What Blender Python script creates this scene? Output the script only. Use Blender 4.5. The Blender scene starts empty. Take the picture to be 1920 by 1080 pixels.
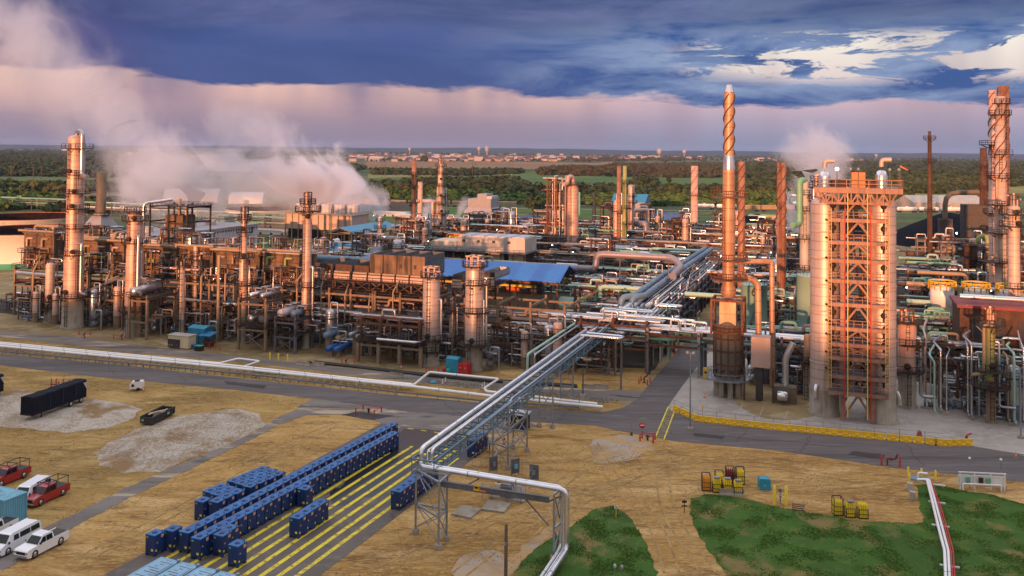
import bpy, bmesh, math, random
import numpy as np
from mathutils import Vector, Matrix, noise
R = math.radians
SC = bpy.context.scene
COL = SC.collection
rnd = random.Random(7)
F, H, PX0, PY0 = 1680.0, 46.0, 960.0, 237.0
PITCH, ROLL = R(1.5), R(0.57)
CM = Matrix.Translation((0, 0, H)) @ Matrix.Rotation(R(90) + PITCH, 4, 'X') @ Matrix.Rotation(ROLL, 4, 'Z')
CMI = CM.inverted()
PR = R(-19.8)                       # the plant's own axes: u along the road, v away from the camera
CU, SU = math.cos(PR), math.sin(PR)
def ray(px, py):
    return (CM.to_3x3() @ Vector(((px - PX0) / F, (PY0 - py) / F, -1.0)))
def G(px, py, z=0.0):
    d = ray(px, py); t = (z - H) / d.z
    return Vector((d.x * t, d.y * t, z))
def proj(p):
    q = CMI @ Vector(p)
    return (PX0 + F * q.x / -q.z, PY0 - F * q.y / -q.z)
def T(p, py):
    z = 0.0
    for _ in range(6):
        a = proj((p[0], p[1], z))[1]; b = proj((p[0], p[1], z + 1))[1]
        z += (py - a) / (b - a)
    return z
def at(px, py, depth):
    d = ray(px, py); t = depth / d.y
    return Vector((0, 0, H)) + d * t
def W(u, v, z=0.0):
    return Vector((u * CU - v * SU, u * SU + v * CU, z))
def UV(p):
    return (p[0] * CU + p[1] * SU, -p[0] * SU + p[1] * CU)
class MB:
    def __init__(s): s.v = []; s.f = []; s.mi = []; s.sm = []; s.m = 0
    def add(s, vs, fs, smooth=False):
        n = len(s.v); s.v.extend([tuple(p) for p in vs])
        for f in fs:
            s.f.append([n + i for i in f]); s.mi.append(s.m); s.sm.append(smooth)
        return s
    def box(s, x0, y0, z0, x1, y1, z1):
        vs = [(x, y, z) for z in (z0, z1) for y in (y0, y1) for x in (x0, x1)]
        return s.add(vs, [(0, 2, 3, 1), (4, 5, 7, 6), (0, 1, 5, 4), (2, 6, 7, 3), (0, 4, 6, 2), (1, 3, 7, 5)])
    def bar(s, a, b, w=.2, h=None):
        a = Vector(a); b = Vector(b); d = b - a
        if d.length < 1e-4: return s
        d.normalize(); h = h or w
        up = Vector((0, 0, 1)) if abs(d.z) < .95 else Vector((1, 0, 0))
        x = d.cross(up).normalized(); y = x.cross(d).normalized()
        x *= w / 2; y *= h / 2
        vs = [p + i * x + j * y for p in (a, b) for i, j in ((-1, -1), (1, -1), (1, 1), (-1, 1))]
        return s.add(vs, [(0, 1, 2, 3), (7, 6, 5, 4), (0, 4, 5, 1), (1, 5, 6, 2), (2, 6, 7, 3), (3, 7, 4, 0)])
    def tube(s, pts, r, n=8, bend=None):
        pts = [Vector(p) for p in pts]
        if bend is None: bend = 1.6 * (r if not isinstance(r, (list, tuple)) else r[0])
        rr = r if isinstance(r, (list, tuple)) else None
        if rr is None and len(pts) > 2 and bend > 0:
            q = [pts[0]]
            for i in range(1, len(pts) - 1):
                a, b, c = pts[i - 1], pts[i], pts[i + 1]
                l = min(bend, (a - b).length * .45, (c - b).length * .45)
                p0 = b + (a - b).normalized() * l; p1 = b + (c - b).normalized() * l
                for k in range(4):
                    t = k / 3; q.append(p0 * (1 - t) ** 2 + b * 2 * t * (1 - t) + p1 * t * t)
            q.append(pts[-1]); pts = q
        m = len(pts); vs = []; fs = []; x = None
        for i, p in enumerate(pts):
            d = (pts[min(i + 1, m - 1)] - pts[max(i - 1, 0)])
            if d.length < 1e-6: d = Vector((0, 0, 1))
            d.normalize()
            if x is None:
                x = d.cross(Vector((0, 0, 1)) if abs(d.z) < .9 else Vector((1, 0, 0))).normalized()
            x = (x - d * x.dot(d))
            x = x.normalized() if x.length > 1e-5 else d.orthogonal().normalized()
            y = d.cross(x)
            q = rr[i] if rr else r
            for k in range(n):
                a = 2 * math.pi * k / n
                vs.append(p + x * (q * math.cos(a)) + y * (q * math.sin(a)))
        for i in range(m - 1):
            for k in range(n):
                k2 = (k + 1) % n
                fs.append((i * n + k, i * n + k2, (i + 1) * n + k2, (i + 1) * n + k))
        s.add(vs, fs, True)
        s.add([vs[k] for k in range(n)], [tuple(range(n))][::-1]); s.add([vs[(m - 1) * n + k] for k in range(n)], [tuple(range(n))])
        return s
    def lathe(s, prof, c=(0, 0, 0), n=24, axis=None, smooth=True):
        c = Vector(c)
        if axis is None: ex, ey, ez = Vector((1, 0, 0)), Vector((0, 1, 0)), Vector((0, 0, 1))
        else:
            ez = Vector(axis).normalized(); ex = ez.orthogonal().normalized(); ey = ez.cross(ex)
        vs = []; fs = []
        for r, z in prof:
            for k in range(n):
                a = 2 * math.pi * k / n
                vs.append(c + ex * (r * math.cos(a)) + ey * (r * math.sin(a)) + ez * z)
        for i in range(len(prof) - 1):
            for k in range(n):
                k2 = (k + 1) % n
                fs.append((i * n + k, i * n + k2, (i + 1) * n + k2, (i + 1) * n + k))
        s.add(vs, fs, smooth)
        for i, fl in ((0, 1), (len(prof) - 1, 0)):
            if prof[i][0] > 1e-3:
                ring = [vs[i * n + k] for k in range(n)]
                s.add(ring[::-1] if fl else ring, [tuple(range(n))])
        return s
    def cyl(s, c, r, h, n=16): return s.lathe([(r, 0), (r, h)], c, n)
    def ball(s, c, r, n=8): return s.lathe([(.02 * r, -r), (.7 * r, -.7 * r), (r, 0), (.7 * r, .7 * r), (.02 * r, r)], c, n)
    def ring(s, c, r0, r1, a0, a1, t=.12, n=20):
        c = Vector(c); vs = []; fs = []
        full = abs(a1 - a0) > 6.2
        for i in range(n + 1):
            a = a0 + (a1 - a0) * i / n; d = Vector((math.cos(a), math.sin(a), 0))
            for r, z in ((r0, 0), (r1, 0), (r1, t), (r0, t)): vs.append(c + d * r + Vector((0, 0, z)))
        for i in range(n):
            b = 4 * i; q = b + 4
            for k in range(4): fs.append((b + k, b + (k + 1) % 4, q + (k + 1) % 4, q + k))
        if not full: fs += [(0, 1, 2, 3), (4 * n + 3, 4 * n + 2, 4 * n + 1, 4 * n)]
        return s.add(vs, fs)
    def rail(s, pts, h=1.05, w=.07, step=2.2):
        pts = [Vector(p) for p in pts]; up = Vector((0, 0, 1))
        for a, b in zip(pts, pts[1:]):
            s.bar(a + up * h, b + up * h, w); s.bar(a + up * h * .5, b + up * h * .5, w * .8)
            n = max(1, int((b - a).length / step))
            for i in range(n + 1): p = a.lerp(b, i / n); s.bar(p, p + up * h, w)
        return s
    def arcrail(s, c, r, a0, a1, h=1.05, w=.07, n=10):
        c = Vector(c)
        return s.rail([c + Vector((math.cos(a0 + (a1 - a0) * i / n) * r, math.sin(a0 + (a1 - a0) * i / n) * r, 0)) for i in range(n + 1)], h, w, 99)
    def ladder(s, a, b, out=(0, -1, 0), w=.5, t=.06, cage=True):
        a = Vector(a); b = Vector(b); o = Vector(out).normalized(); d = (b - a).normalized(); x = d.cross(o).normalized() * (w / 2)
        s.bar(a - x, b - x, t); s.bar(a + x, b + x, t)
        L = (b - a).length; k = .35
        while k < L: p = a + d * k; s.bar(p - x, p + x, t * .6); k += .6
        if cage:
            k = 2.5
            while k < L:
                p = a + d * k
                s.bar(p - x, p - x + o * .7, t * .8); s.bar(p + x, p + x + o * .7, t * .8); s.bar(p - x + o * .7, p + x + o * .7, t * .8); k += 1.4
        return s
    def build(s, name, mats, parent=None, loc=None, rz=0):
        me = bpy.data.meshes.new(name); me.from_pydata(s.v, [], s.f)
        if not isinstance(mats, (list, tuple)): mats = [mats]
        for m in mats: me.materials.append(M[m] if isinstance(m, str) else m)
        me.polygons.foreach_set('material_index', s.mi); me.polygons.foreach_set('use_smooth', s.sm)
        me.update()
        o = bpy.data.objects.new(name, me); COL.objects.link(o)
        if parent: o.parent = parent
        if loc is not None: o.location = loc
        if rz: o.rotation_euler = (0, 0, rz)
        return o
def tag(o, label=None, cat=None, group=None, kind=None):
    if label: o['label'] = label
    if cat: o['category'] = cat
    if group: o['group'] = group
    if kind: o['kind'] = kind
    return o
def thing(name, label, cat, loc=(0, 0, 0), rz=0, group=None):
    o = bpy.data.objects.new(name, None); COL.objects.link(o); o.empty_display_size = .5
    o.location = loc; o.rotation_euler = (0, 0, rz)
    return tag(o, label, cat, group)
def relabel(o, label, group=None):
    o['label'] = label
    if group: o['group'] = group
    return o
def copy_tree(o, parent=None):
    c = o.copy(); COL.objects.link(c)
    if parent: c.parent = parent
    for ch in CH(o): copy_tree(ch, c)
    return c
_chc = {}
def CH(o):
    k = o.name
    if k not in _chc: _chc[k] = list(o.children)
    return _chc[k]
M = {}
def newmat(name):
    m = bpy.data.materials.new(name); m.use_nodes = True; nt = m.node_tree
    M[name] = m; return m, nt, nt.nodes, nt.links, nt.nodes['Principled BSDF']
def math_(nt, op, a, b=None, c=None, clamp=False):
    n = nt.nodes.new('ShaderNodeMath'); n.operation = op; n.use_clamp = clamp
    for i, x in enumerate((a, b, c)):
        if x is None: continue
        if isinstance(x, (int, float)): n.inputs[i].default_value = x
        else: nt.links.new(x, n.inputs[i])
    return n.outputs[0]
def mixc(nt, fac, a, b, mode='MIX'):
    n = nt.nodes.new('ShaderNodeMix'); n.data_type = 'RGBA'; n.blend_type = mode; n.clamp_factor = True
    for i, x in ((0, fac), (6, a), (7, b)):
        if isinstance(x, (int, float)): n.inputs[i].default_value = x
        elif isinstance(x, (tuple, list)): n.inputs[i].default_value = (*x[:3], 1)
        else: nt.links.new(x, n.inputs[i])
    return n.outputs[2]
def noisen(nt, vec, scale, detail=4, rough=.55, dist=0):
    n = nt.nodes.new('ShaderNodeTexNoise'); n.inputs['Scale'].default_value = scale; n.inputs['Detail'].default_value = detail
    n.inputs['Roughness'].default_value = rough; n.inputs['Distortion'].default_value = dist
    if vec is not None: nt.links.new(vec, n.inputs['Vector'])
    return n.outputs['Fac']
def mapr(nt, x, a, b, c=0, d=1, smooth=False):
    n = nt.nodes.new('ShaderNodeMapRange'); n.clamp = True
    if smooth: n.interpolation_type = 'SMOOTHSTEP'
    nt.links.new(x, n.inputs[0])
    for i, v in enumerate((a, b, c, d)): n.inputs[i + 1].default_value = v
    return n.outputs[0]
def scalev(nt, vec, sc):
    n = nt.nodes.new('ShaderNodeMapping'); n.inputs['Scale'].default_value = sc; nt.links.new(vec, n.inputs['Vector']); return n.outputs[0]
def mat(name, c1, c2=None, rough=.6, metal=0., scale=.6, stain=None, sth=(.5, .7), stretch=.12, bump=0., bscale=4., rings=0., rib=0., spec=.5, coat=0., var=.12):
    """painted / clad / bare surface: two-tone mottling, rust or dirt streaks that run down, cladding seams, unevenness"""
    m, nt, N, L, P = newmat(name)
    tc = N.new('ShaderNodeTexCoord').outputs['Object']
    oi = N.new('ShaderNodeObjectInfo').outputs['Random']
    add = N.new('ShaderNodeVectorMath'); add.operation = 'ADD'; L.new(tc, add.inputs[0])
    sc = N.new('ShaderNodeMath'); sc.operation = 'MULTIPLY'; L.new(oi, sc.inputs[0]); sc.inputs[1].default_value = 57.0
    L.new(sc.outputs[0], add.inputs[1]); v = add.outputs[0]
    c2 = c2 or tuple(x * .75 for x in c1)
    col = mixc(nt, mapr(nt, noisen(nt, v, scale, 5, .6), .35, .65), c1, c2)
    if stain:
        n2 = noisen(nt, scalev(nt, v, (1, 1, stretch)), scale * 2.2, 5, .65)
        col = mixc(nt, mapr(nt, n2, sth[0], sth[1]), col, stain)
    if rings:
        sx = N.new('ShaderNodeSeparateXYZ'); L.new(tc, sx.inputs[0])
        fr = math_(nt, 'FRACT', math_(nt, 'DIVIDE', sx.outputs[2], rings))
        line = math_(nt, 'LESS_THAN', fr, .11)
        an = math_(nt, 'FRACT', math_(nt, 'MULTIPLY', math_(nt, 'ARCTAN2', sx.outputs[1], sx.outputs[0]), 2.55))
        line2 = math_(nt, 'LESS_THAN', an, .07)
        col = mixc(nt, math_(nt, 'MULTIPLY', math_(nt, 'MAXIMUM', line, line2), .45), col, tuple(x * .25 for x in c1))
    if rib:
        sx = N.new('ShaderNodeSeparateXYZ'); L.new(tc, sx.inputs[0])
        fr = math_(nt, 'FRACT', math_(nt, 'DIVIDE', math_(nt, 'ADD', sx.outputs[0], sx.outputs[1]), rib))
        col = mixc(nt, math_(nt, 'MULTIPLY', math_(nt, 'LESS_THAN', fr, .25), .45), col, tuple(x * .45 for x in c1))
    if var:
        col = mixc(nt, math_(nt, 'MULTIPLY', oi, var), col, tuple(x * .4 for x in c1))
    L.new(col, P.inputs['Base Color'])
    P.inputs['Roughness'].default_value = rough; P.inputs['Metallic'].default_value = metal
    P.inputs['Specular IOR Level'].default_value = spec; P.inputs['Coat Weight'].default_value = coat
    if bump:
        b = N.new('ShaderNodeBump'); b.inputs['Strength'].default_value = bump; b.inputs['Distance'].default_value = .1
        L.new(noisen(nt, v, bscale, 4), b.inputs['Height']); L.new(b.outputs[0], P.inputs['Normal'])
    return m
mat('cladding', (.64, .43, .35), (.47, .30, .24), .5, .25, .35, stain=(.30, .20, .14), sth=(.56, .75), rings=1.5)
mat('cladding_warm', (.66, .50, .42), (.52, .38, .31), .55, .15, .3, stain=(.28, .16, .10), sth=(.55, .75), rings=1.4)
mat('drum_clad', (.56, .45, .41), (.45, .36, .33), .45, .35, .25, stain=(.34, .27, .23), sth=(.55, .8), rings=1.6)
mat('silver', (.48, .50, .54), (.36, .38, .42), .32, .8, .5)
mat('bright_silver', (.75, .77, .80), (.62, .64, .68), .22, .85, .5)
mat('concrete', (.36, .32, .26), (.26, .22, .17), .9, 0, .5, stain=(.14, .11, .08), sth=(.52, .75), bump=.3)
mat('fireproof', (.27, .19, .12), (.17, .12, .078), .9, 0, .6, stain=(.16, .11, .07), sth=(.52, .72))
mat('dark_steel', (.036, .030, .029), (.022, .019, .019), .7, 0, .8, spec=.2, stain=(.16, .07, .03), sth=(.5, .7))
mat('grey_steel', (.15, .16, .185), (.09, .10, .12), .6, .1, .8, spec=.3, stain=(.12, .09, .07), sth=(.55, .7))
mat('galv', (.34, .38, .43), (.26, .29, .33), .42, .6, .8)
mat('rust_steel', (.24, .10, .045), (.12, .05, .03), .8, 0, .7, spec=.2, stain=(.07, .03, .02), sth=(.5, .7))
mat('brown_steel', (.13, .068, .042), (.07, .040, .028), .75, 0, .7, spec=.2, stain=(.07, .04, .03), sth=(.52, .7))
mat('furnace', (.25, .15, .085), (.13, .085, .05), .8, .1, .35, stain=(.05, .035, .025), sth=(.47, .62), bump=.2)
mat('stack_rust', (.42, .22, .13), (.29, .13, .075), .7, .15, .3, stain=(.16, .05, .02), sth=(.48, .66), stretch=.05, rings=3.0)
mat('stack_clad', (.58, .37, .25), (.44, .25, .15), .5, .3, .3, stain=(.30, .10, .03), sth=(.5, .7), stretch=.05, rings=2.2)
mat('stack_pink', (.66, .42, .34), (.58, .35, .28), .6, .1, .3, stain=(.40, .20, .14), sth=(.55, .75), rings=3.0)
mat('heater_shell', (.15, .13, .095), (.10, .085, .065), .7, .2, .35, stain=(.24, .10, .03), sth=(.52, .68), stretch=.3)
mat('black_steel', (.03, .028, .03), (.05, .045, .045), .6, .2, .8)
mat('green_pipe', (.20, .42, .27), (.15, .33, .20), .55, .05, .6, stain=(.12, .14, .08), sth=(.6, .8))
mat('pale_green', (.36, .56, .46), (.30, .47, .38), .6, .05, .3, stain=(.28, .20, .12), sth=(.58, .72), stretch=.08)
mat('lime_green', (.34, .38, .14), (.26, .29, .10), .6, .05, .5, stain=(.22, .16, .06), sth=(.58, .75))
mat('tank_green', (.36, .60, .52), (.31, .54, .47), .6, .05, .15, stain=(.42, .28, .16), sth=(.62, .72), stretch=.06)
mat('tank_white', (.86, .84, .78), (.78, .76, .70), .6, 0, .15, stain=(.5, .4, .28), sth=(.6, .8), stretch=.08)
mat('white_paint', (.80, .80, .80), (.70, .70, .70), .4, 0, .8)
mat('white_pipe', (.88, .88, .88), (.80, .80, .80), .35, .15, .8)
mat('blue_roof', (.015, .16, .52), (.012, .13, .44), .45, .1, .2, stain=(.02, .10, .30), sth=(.55, .8), stretch=1, rib=1.2)
mat('teal_roof', (.02, .24, .42), (.018, .20, .36), .45, .1, .2, rib=1.2)
mat('blue_pipe', (.16, .26, .36), (.13, .20, .29), .5, .2, .3, stain=(.18, .15, .13), sth=(.55, .8))
mat('mauve_pipe', (.30, .27, .30), (.22, .22, .27), .45, .35, .2, stain=(.30, .20, .17), sth=(.5, .75), stretch=1)
mat('tan_pipe', (.38, .27, .17), (.28, .20, .12), .6, .1, .5, stain=(.2, .12, .08), sth=(.55, .75))
mat('pink_pipe', (.56, .40, .34), (.46, .32, .27), .5, .3, .4)
mat('yellow', (.80, .50, .02), (.70, .42, .02), .55, 0, .8, stain=(.35, .2, .04), sth=(.62, .8))
mat('yellow_bright', (.85, .66, .03), (.78, .58, .03), .5, 0, .8)
mat('orange', (.80, .22, .05), (.6, .15, .04), .6, 0, .8)
mat('red', (.55, .03, .03), (.40, .02, .025), .5, 0, .8)
mat('dark_red', (.24, .03, .03), (.16, .02, .025), .6, 0, .8)
mat('blue_steel', (.03, .22, .42), (.025, .17, .34), .5, .1, .6)
mat('exchanger_blue', (.02, .13, .42), (.02, .10, .34), .45, .1, .6)
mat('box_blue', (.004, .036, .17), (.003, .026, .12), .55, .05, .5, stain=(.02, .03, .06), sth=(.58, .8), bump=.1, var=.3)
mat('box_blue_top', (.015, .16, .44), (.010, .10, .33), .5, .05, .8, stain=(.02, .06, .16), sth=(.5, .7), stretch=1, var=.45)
mat('box_blue_black', (.008, .012, .02), (.012, .016, .03), .5, 0, 1)
mat('container_blue', (.16, .42, .54), (.13, .36, .48), .55, .05, .3, stain=(.18, .16, .14), sth=(.62, .75), rib=0)
mat('roof_panel', (.24, .44, .60), (.20, .38, .54), .5, .15, .2)
mat('rust_patch', (.10, .08, .075), (.14, .11, .10), .8, 0, 1)
mat('tarp', (.007, .009, .015), (.011, .013, .021), .75, 0, .6, bump=.6, bscale=.9, spec=.12, var=0)
mat('tyre', (.015, .015, .016), (.02, .02, .02), .85, 0, 2)
mat('chrome', (.6, .6, .62), (.5, .5, .52), .25, .9, 2)
mat('car_white', (.80, .81, .83), (.76, .77, .79), .25, 0, .5, coat=.6, var=0)
mat('car_red', (.36, .012, .02), (.30, .01, .018), .25, 0, .5, coat=.6, var=0)
mat('glass', (.006, .012, .014), (.01, .016, .018), .1, 0, .5, var=0, spec=.35)
mat('beige', (.66, .55, .38), (.58, .48, .33), .65, 0, .5)
mat('porta_teal', (.02, .30, .44), (.02, .24, .38), .5, 0, .6)
mat('tan_panel', (.46, .44, .40), (.38, .36, .33), .6, .1, .3, stain=(.25, .19, .13), sth=(.58, .78), rib=.0)
mat('white_clad', (.50, .50, .55), (.42, .42, .47), .6, .1, .1, rib=2.5)
mat('grey_build', (.30, .30, .33), (.24, .24, .27), .6, .1, .1, stain=(.2, .17, .15), sth=(.55, .8))
mat('yellow_build', (.50, .46, .16), (.44, .40, .13), .6, 0, .2, rib=2.0)
mat('wood', (.14, .09, .06), (.08, .05, .035), .85, 0, 3)
mat('rubble', (.34, .28, .2), (.22, .17, .12), .95, 0, 2)
mat('coal', (.004, .005, .010), (.007, .008, .014), 1.0, 0, .2, bump=.8, bscale=.5, spec=.05, var=0)
mat('salmon_steel', (.33, .19, .14), (.24, .13, .095), .6, .15, .6, stain=(.16, .07, .04), sth=(.5, .72))
mat('brown_pile', (.10, .055, .035), (.07, .04, .03), .9, 0, .2, bump=.6, bscale=.5)
mat('bark', (.09, .065, .045), (.06, .045, .03), .9, 0, 2)
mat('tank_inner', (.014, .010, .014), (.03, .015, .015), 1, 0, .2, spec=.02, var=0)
mat('car_tan', (.42, .30, .17), (.34, .24, .13), .7, .1, .4, stain=(.12, .08, .05), sth=(.55, .75))
mat('car_black', (.03, .03, .035), (.05, .05, .055), .5, .1, .4)
mat('skin', (.45, .27, .19), (.45, .27, .19), .6, var=0)
mat('house_wall', (.50, .42, .37), (.34, .26, .22), .7, 0, .05, var=.6)
mat('house_roof', (.13, .09, .09), (.09, .07, .075), .8, 0, .05, var=.6)
def emit(name, c, s):
    m, nt, N, L, P = newmat(name)
    P.inputs['Base Color'].default_value = (*c, 1); P.inputs['Emission Color'].default_value = (*c, 1); P.inputs['Emission Strength'].default_value = s
emit('lamp_lit', (1, .80, .62), 12.0)
emit('red_lit', (1, .05, .03), 6.0)
cd = bpy.data.cameras.new('camera'); cam = bpy.data.objects.new('camera', cd); COL.objects.link(cam)
cam.matrix_world = CM; cd.sensor_width = 36; cd.lens = F / 1920 * 36; cd.shift_y = (PY0 - 540) / 1920
cd.clip_start = 1; cd.clip_end = 60000; SC.camera = cam
SC.view_settings.view_transform = 'Standard'; SC.view_settings.look = 'None'; SC.view_settings.exposure = .42; SC.view_settings.gamma = 1
SUN_AZ, SUN_EL = R(22), R(5.0)
sd = Vector((-math.sin(SUN_AZ) * math.cos(SUN_EL), -math.cos(SUN_AZ) * math.cos(SUN_EL), math.sin(SUN_EL)))
sl = bpy.data.lights.new('sun', 'SUN'); sl.energy = 5.0; sl.angle = R(.6); sl.color = (1, .40, .18)
SC.cycles.volume_step_rate = 4; SC.cycles.max_bounces = 6; SC.cycles.volume_bounces = 2; SC.cycles.diffuse_bounces = 3; SC.cycles.volume_max_steps = 128
so = bpy.data.objects.new('sun', sl); COL.objects.link(so); so.rotation_euler = (-sd).to_track_quat('-Z', 'Y').to_euler(); so.location = (0, -50, 200)
wd = bpy.data.worlds.new('World'); SC.world = wd; wd.use_nodes = True
nt = wd.node_tree; N = nt.nodes; L = nt.links; bg = N['Background']
sky = N.new('ShaderNodeTexSky'); sky.sky_type = 'NISHITA'; sky.sun_disc = False; sky.sun_elevation = SUN_EL
sky.sun_rotation = R(180) + SUN_AZ
tc = N.new('ShaderNodeTexCoord').outputs['Generated']
sx = N.new('ShaderNodeSeparateXYZ'); L.new(tc, sx.inputs[0]); X, Y, Z = sx.outputs
az = math_(nt, 'ARCTAN2', X, Y)
def cvec(sa, se, off=0, shear=0):
    c = N.new('ShaderNodeCombineXYZ')
    L.new(math_(nt, 'MULTIPLY', az, sa), c.inputs[0]); L.new(math_(nt, 'ADD', math_(nt, 'MULTIPLY', Z, se), math_(nt, 'MULTIPLY', az, shear)), c.inputs[1]); c.inputs[2].default_value = off
    return c.outputs[0]
def ramp(x, stops, inter='LINEAR'):
    r = N.new('ShaderNodeValToRGB'); L.new(x, r.inputs[0]); e = r.color_ramp; e.interpolation = inter
    while len(e.elements) > 1: e.elements.remove(e.elements[-1])
    for i, (p, c) in enumerate(stops):
        el = e.elements[0] if i == 0 else e.elements.new(p)
        el.position = p; el.color = (*c, 1) if len(c) == 3 else c
    return r.outputs[0]
el10 = mapr(nt, Z, -.01, .19)
bl = ramp(el10, [(0, (.20, .19, .27)), (.06, (.22, .20, .30)), (.2, (.34, .25, .33)), (.33, (.72, .44, .41)), (.42, (.84, .54, .45)), (.6, (.78, .50, .44))])
br = ramp(el10, [(0, (.17, .22, .35)), (.08, (.20, .25, .40)), (.22, (.40, .34, .47)), (.32, (.60, .42, .50)), (.45, (.74, .62, .60)), (.65, (.92, .84, .74))])
band = mixc(nt, mapr(nt, az, -.05, .25, smooth=True), bl, br)
shafts = noisen(nt, cvec(13, 1.2, 3, 5), 1.0, 2, .5)
band = mixc(nt, math_(nt, 'MULTIPLY', mapr(nt, shafts, .42, .62), .38), band, (.26, .20, .30))
dn = noisen(nt, cvec(3.2, 14, 1), 1.0, 8, .60, .5)
dn2 = noisen(nt, cvec(7, 34, 5), 1.0, 7, .62, .4)
deck_l = mixc(nt, mapr(nt, dn, .35, .66), (.016, .050, .21), (.048, .082, .28))
deck_l = mixc(nt, mapr(nt, az, -.6, -.35), (.10, .045, .17), deck_l)
deck_r = mixc(nt, mapr(nt, dn2, .38, .60), (.012, .070, .28), (.22, .30, .50))
deck = mixc(nt, mapr(nt, az, -.12, .2, smooth=True), deck_l, deck_r)
top = mapr(nt, math_(nt, 'ADD', Z, math_(nt, 'MULTIPLY', math_(nt, 'SUBTRACT', dn2, .5), .06)), .118, .15)
deck = mixc(nt, math_(nt, 'MULTIPLY', top, .75), deck, mixc(nt, mapr(nt, dn, .42, .6), (.030, .048, .16), (.11, .12, .28)))
bigw = math_(nt, 'MULTIPLY', math_(nt, 'SUBTRACT', noisen(nt, cvec(2.6, 5, 31), 1.0, 4, .5), .5), .022)
bnd = N.new('ShaderNodeRGBToBW'); L.new(ramp(mapr(nt, az, -.6, .6), [(0, (.80,) * 3), (.14, (.78,) * 3), (.22, (.69,) * 3), (.5, (.68,) * 3), (.62, (.60,) * 3), (.70, (.50,) * 3), (.86, (.50,) * 3), (1, (.60,) * 3)]), bnd.inputs[0])
edge = math_(nt, 'MULTIPLY', bnd.outputs[0], .1)
rag = math_(nt, 'MULTIPLY', math_(nt, 'SUBTRACT', noisen(nt, cvec(9, 40, 9), 1.0, 8, .62, .3), .5), mapr(nt, az, -.2, .2, .032, .05))
hgt = math_(nt, 'SUBTRACT', math_(nt, 'ADD', math_(nt, 'ADD', Z, rag), bigw), edge)
dm = mapr(nt, hgt, -.002, .004)
veil = math_(nt, 'MULTIPLY', math_(nt, 'MULTIPLY', mapr(nt, hgt, -.045, .0, smooth=True), mapr(nt, noisen(nt, cvec(7, 1.5, 13, 3), 1.0, 3, .5), .42, .62, smooth=True)), mapr(nt, az, .2, -.1, 0, .6))
band = mixc(nt, veil, band, deck)
hole = mapr(nt, noisen(nt, cvec(10, 46, 24), 1.0, 9, .66, .6), .45, .54)
win = math_(nt, 'MULTIPLY', mapr(nt, az, .10, .32), math_(nt, 'MULTIPLY', mapr(nt, Z, .062, .088), mapr(nt, Z, .136, .112)))
hole = math_(nt, 'MULTIPLY', mapr(nt, math_(nt, 'MULTIPLY', hole, win), .25, .7), 1.0)
dm = math_(nt, 'MULTIPLY', dm, math_(nt, 'SUBTRACT', 1, hole))
front = mixc(nt, dm, band, deck); fs = N.new('ShaderNodeVectorMath'); fs.operation = 'SCALE'; L.new(front, fs.inputs[0]); fs.inputs[3].default_value = .76; front = fs.outputs[0]
sb = N.new('ShaderNodeVectorMath'); sb.operation = 'SCALE'; L.new(sky.outputs[0], sb.inputs[0]); sb.inputs[3].default_value = .10
over = mapr(nt, Z, .19, .55, smooth=True)
cl = noisen(nt, scalev(nt, tc, (2, 2, 2)), 1.5, 5)
high = mixc(nt, mapr(nt, cl, .35, .65), (.74, .75, .84), (1.08, 1.04, 1.08))
west = mapr(nt, Y, .1, -.55, smooth=True)
back = mixc(nt, mapr(nt, Z, -.02, .45), (.28, .19, .16), (.56, .52, .55))
out = mixc(nt, over, front, high); out = mixc(nt, west, out, back)
ad = N.new('ShaderNodeVectorMath'); ad.operation = 'ADD'; L.new(out, ad.inputs[0])
sb2 = N.new('ShaderNodeVectorMath'); sb2.operation = 'SCALE'; L.new(sb.outputs[0], sb2.inputs[0]); sb2.inputs[3].default_value = .07
L.new(sb2.outputs[0], ad.inputs[1]); L.new(ad.outputs[0], bg.inputs['Color']); bg.inputs['Strength'].default_value = 1.0
def gmat(name, cols, scales, rough=.95, bump=.4, bs=2.0, stretch=(1, 1, 1), extra=None):
    m, nt, N, L, P = newmat(name)
    tc = N.new('ShaderNodeTexCoord').outputs['Object']
    mp = N.new('ShaderNodeMapping'); mp.inputs['Scale'].default_value = stretch; mp.inputs['Rotation'].default_value = (0, 0, -PR); L.new(tc, mp.inputs[0]); v = mp.outputs[0]
    c = cols[0]
    for col, (s, lo, hi) in zip(cols[1:], scales):
        c = mixc(nt, mapr(nt, noisen(nt, v, s, 7, .62, .6), lo, hi), c, col)
    L.new(c, P.inputs['Base Color']); P.inputs['Roughness'].default_value = rough; P.inputs['Specular IOR Level'].default_value = .3
    b = N.new('ShaderNodeBump'); b.inputs['Strength'].default_value = bump; b.inputs['Distance'].default_value = .15
    L.new(noisen(nt, v, bs, 6, .7), b.inputs['Height']); L.new(b.outputs[0], P.inputs['Normal'])
    return m
gmat('soil', [(.46, .275, .082), (.28, .150, .038), (.62, .42, .18), (.17, .09, .026), (.51, .33, .125), (.23, .128, .042)], [(.045, .42, .60), (.11, .50, .66), (.30, .50, .66), (1.4, .47, .66), (3.5, .48, .68)], stretch=(.45, 1.5, 1), bs=2.5, bump=1.0)
gmat('soil_grass', [(.36, .22, .065), (.22, .135, .038), (.50, .34, .13), (.11, .085, .027), (.42, .28, .10), (.16, .11, .037)], [(.05, .42, .60), (.16, .5, .66), (.5, .55, .7), (1.6, .5, .68), (3.5, .52, .7)], stretch=(.5, 1.4, 1), bump=1.0, bs=2.5)
gmat('plant_floor', [(.27, .20, .095), (.19, .135, .06), (.36, .28, .16), (.10, .08, .05)], [(.06, .42, .6), (.2, .5, .66), (.09, .6, .68)])
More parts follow.
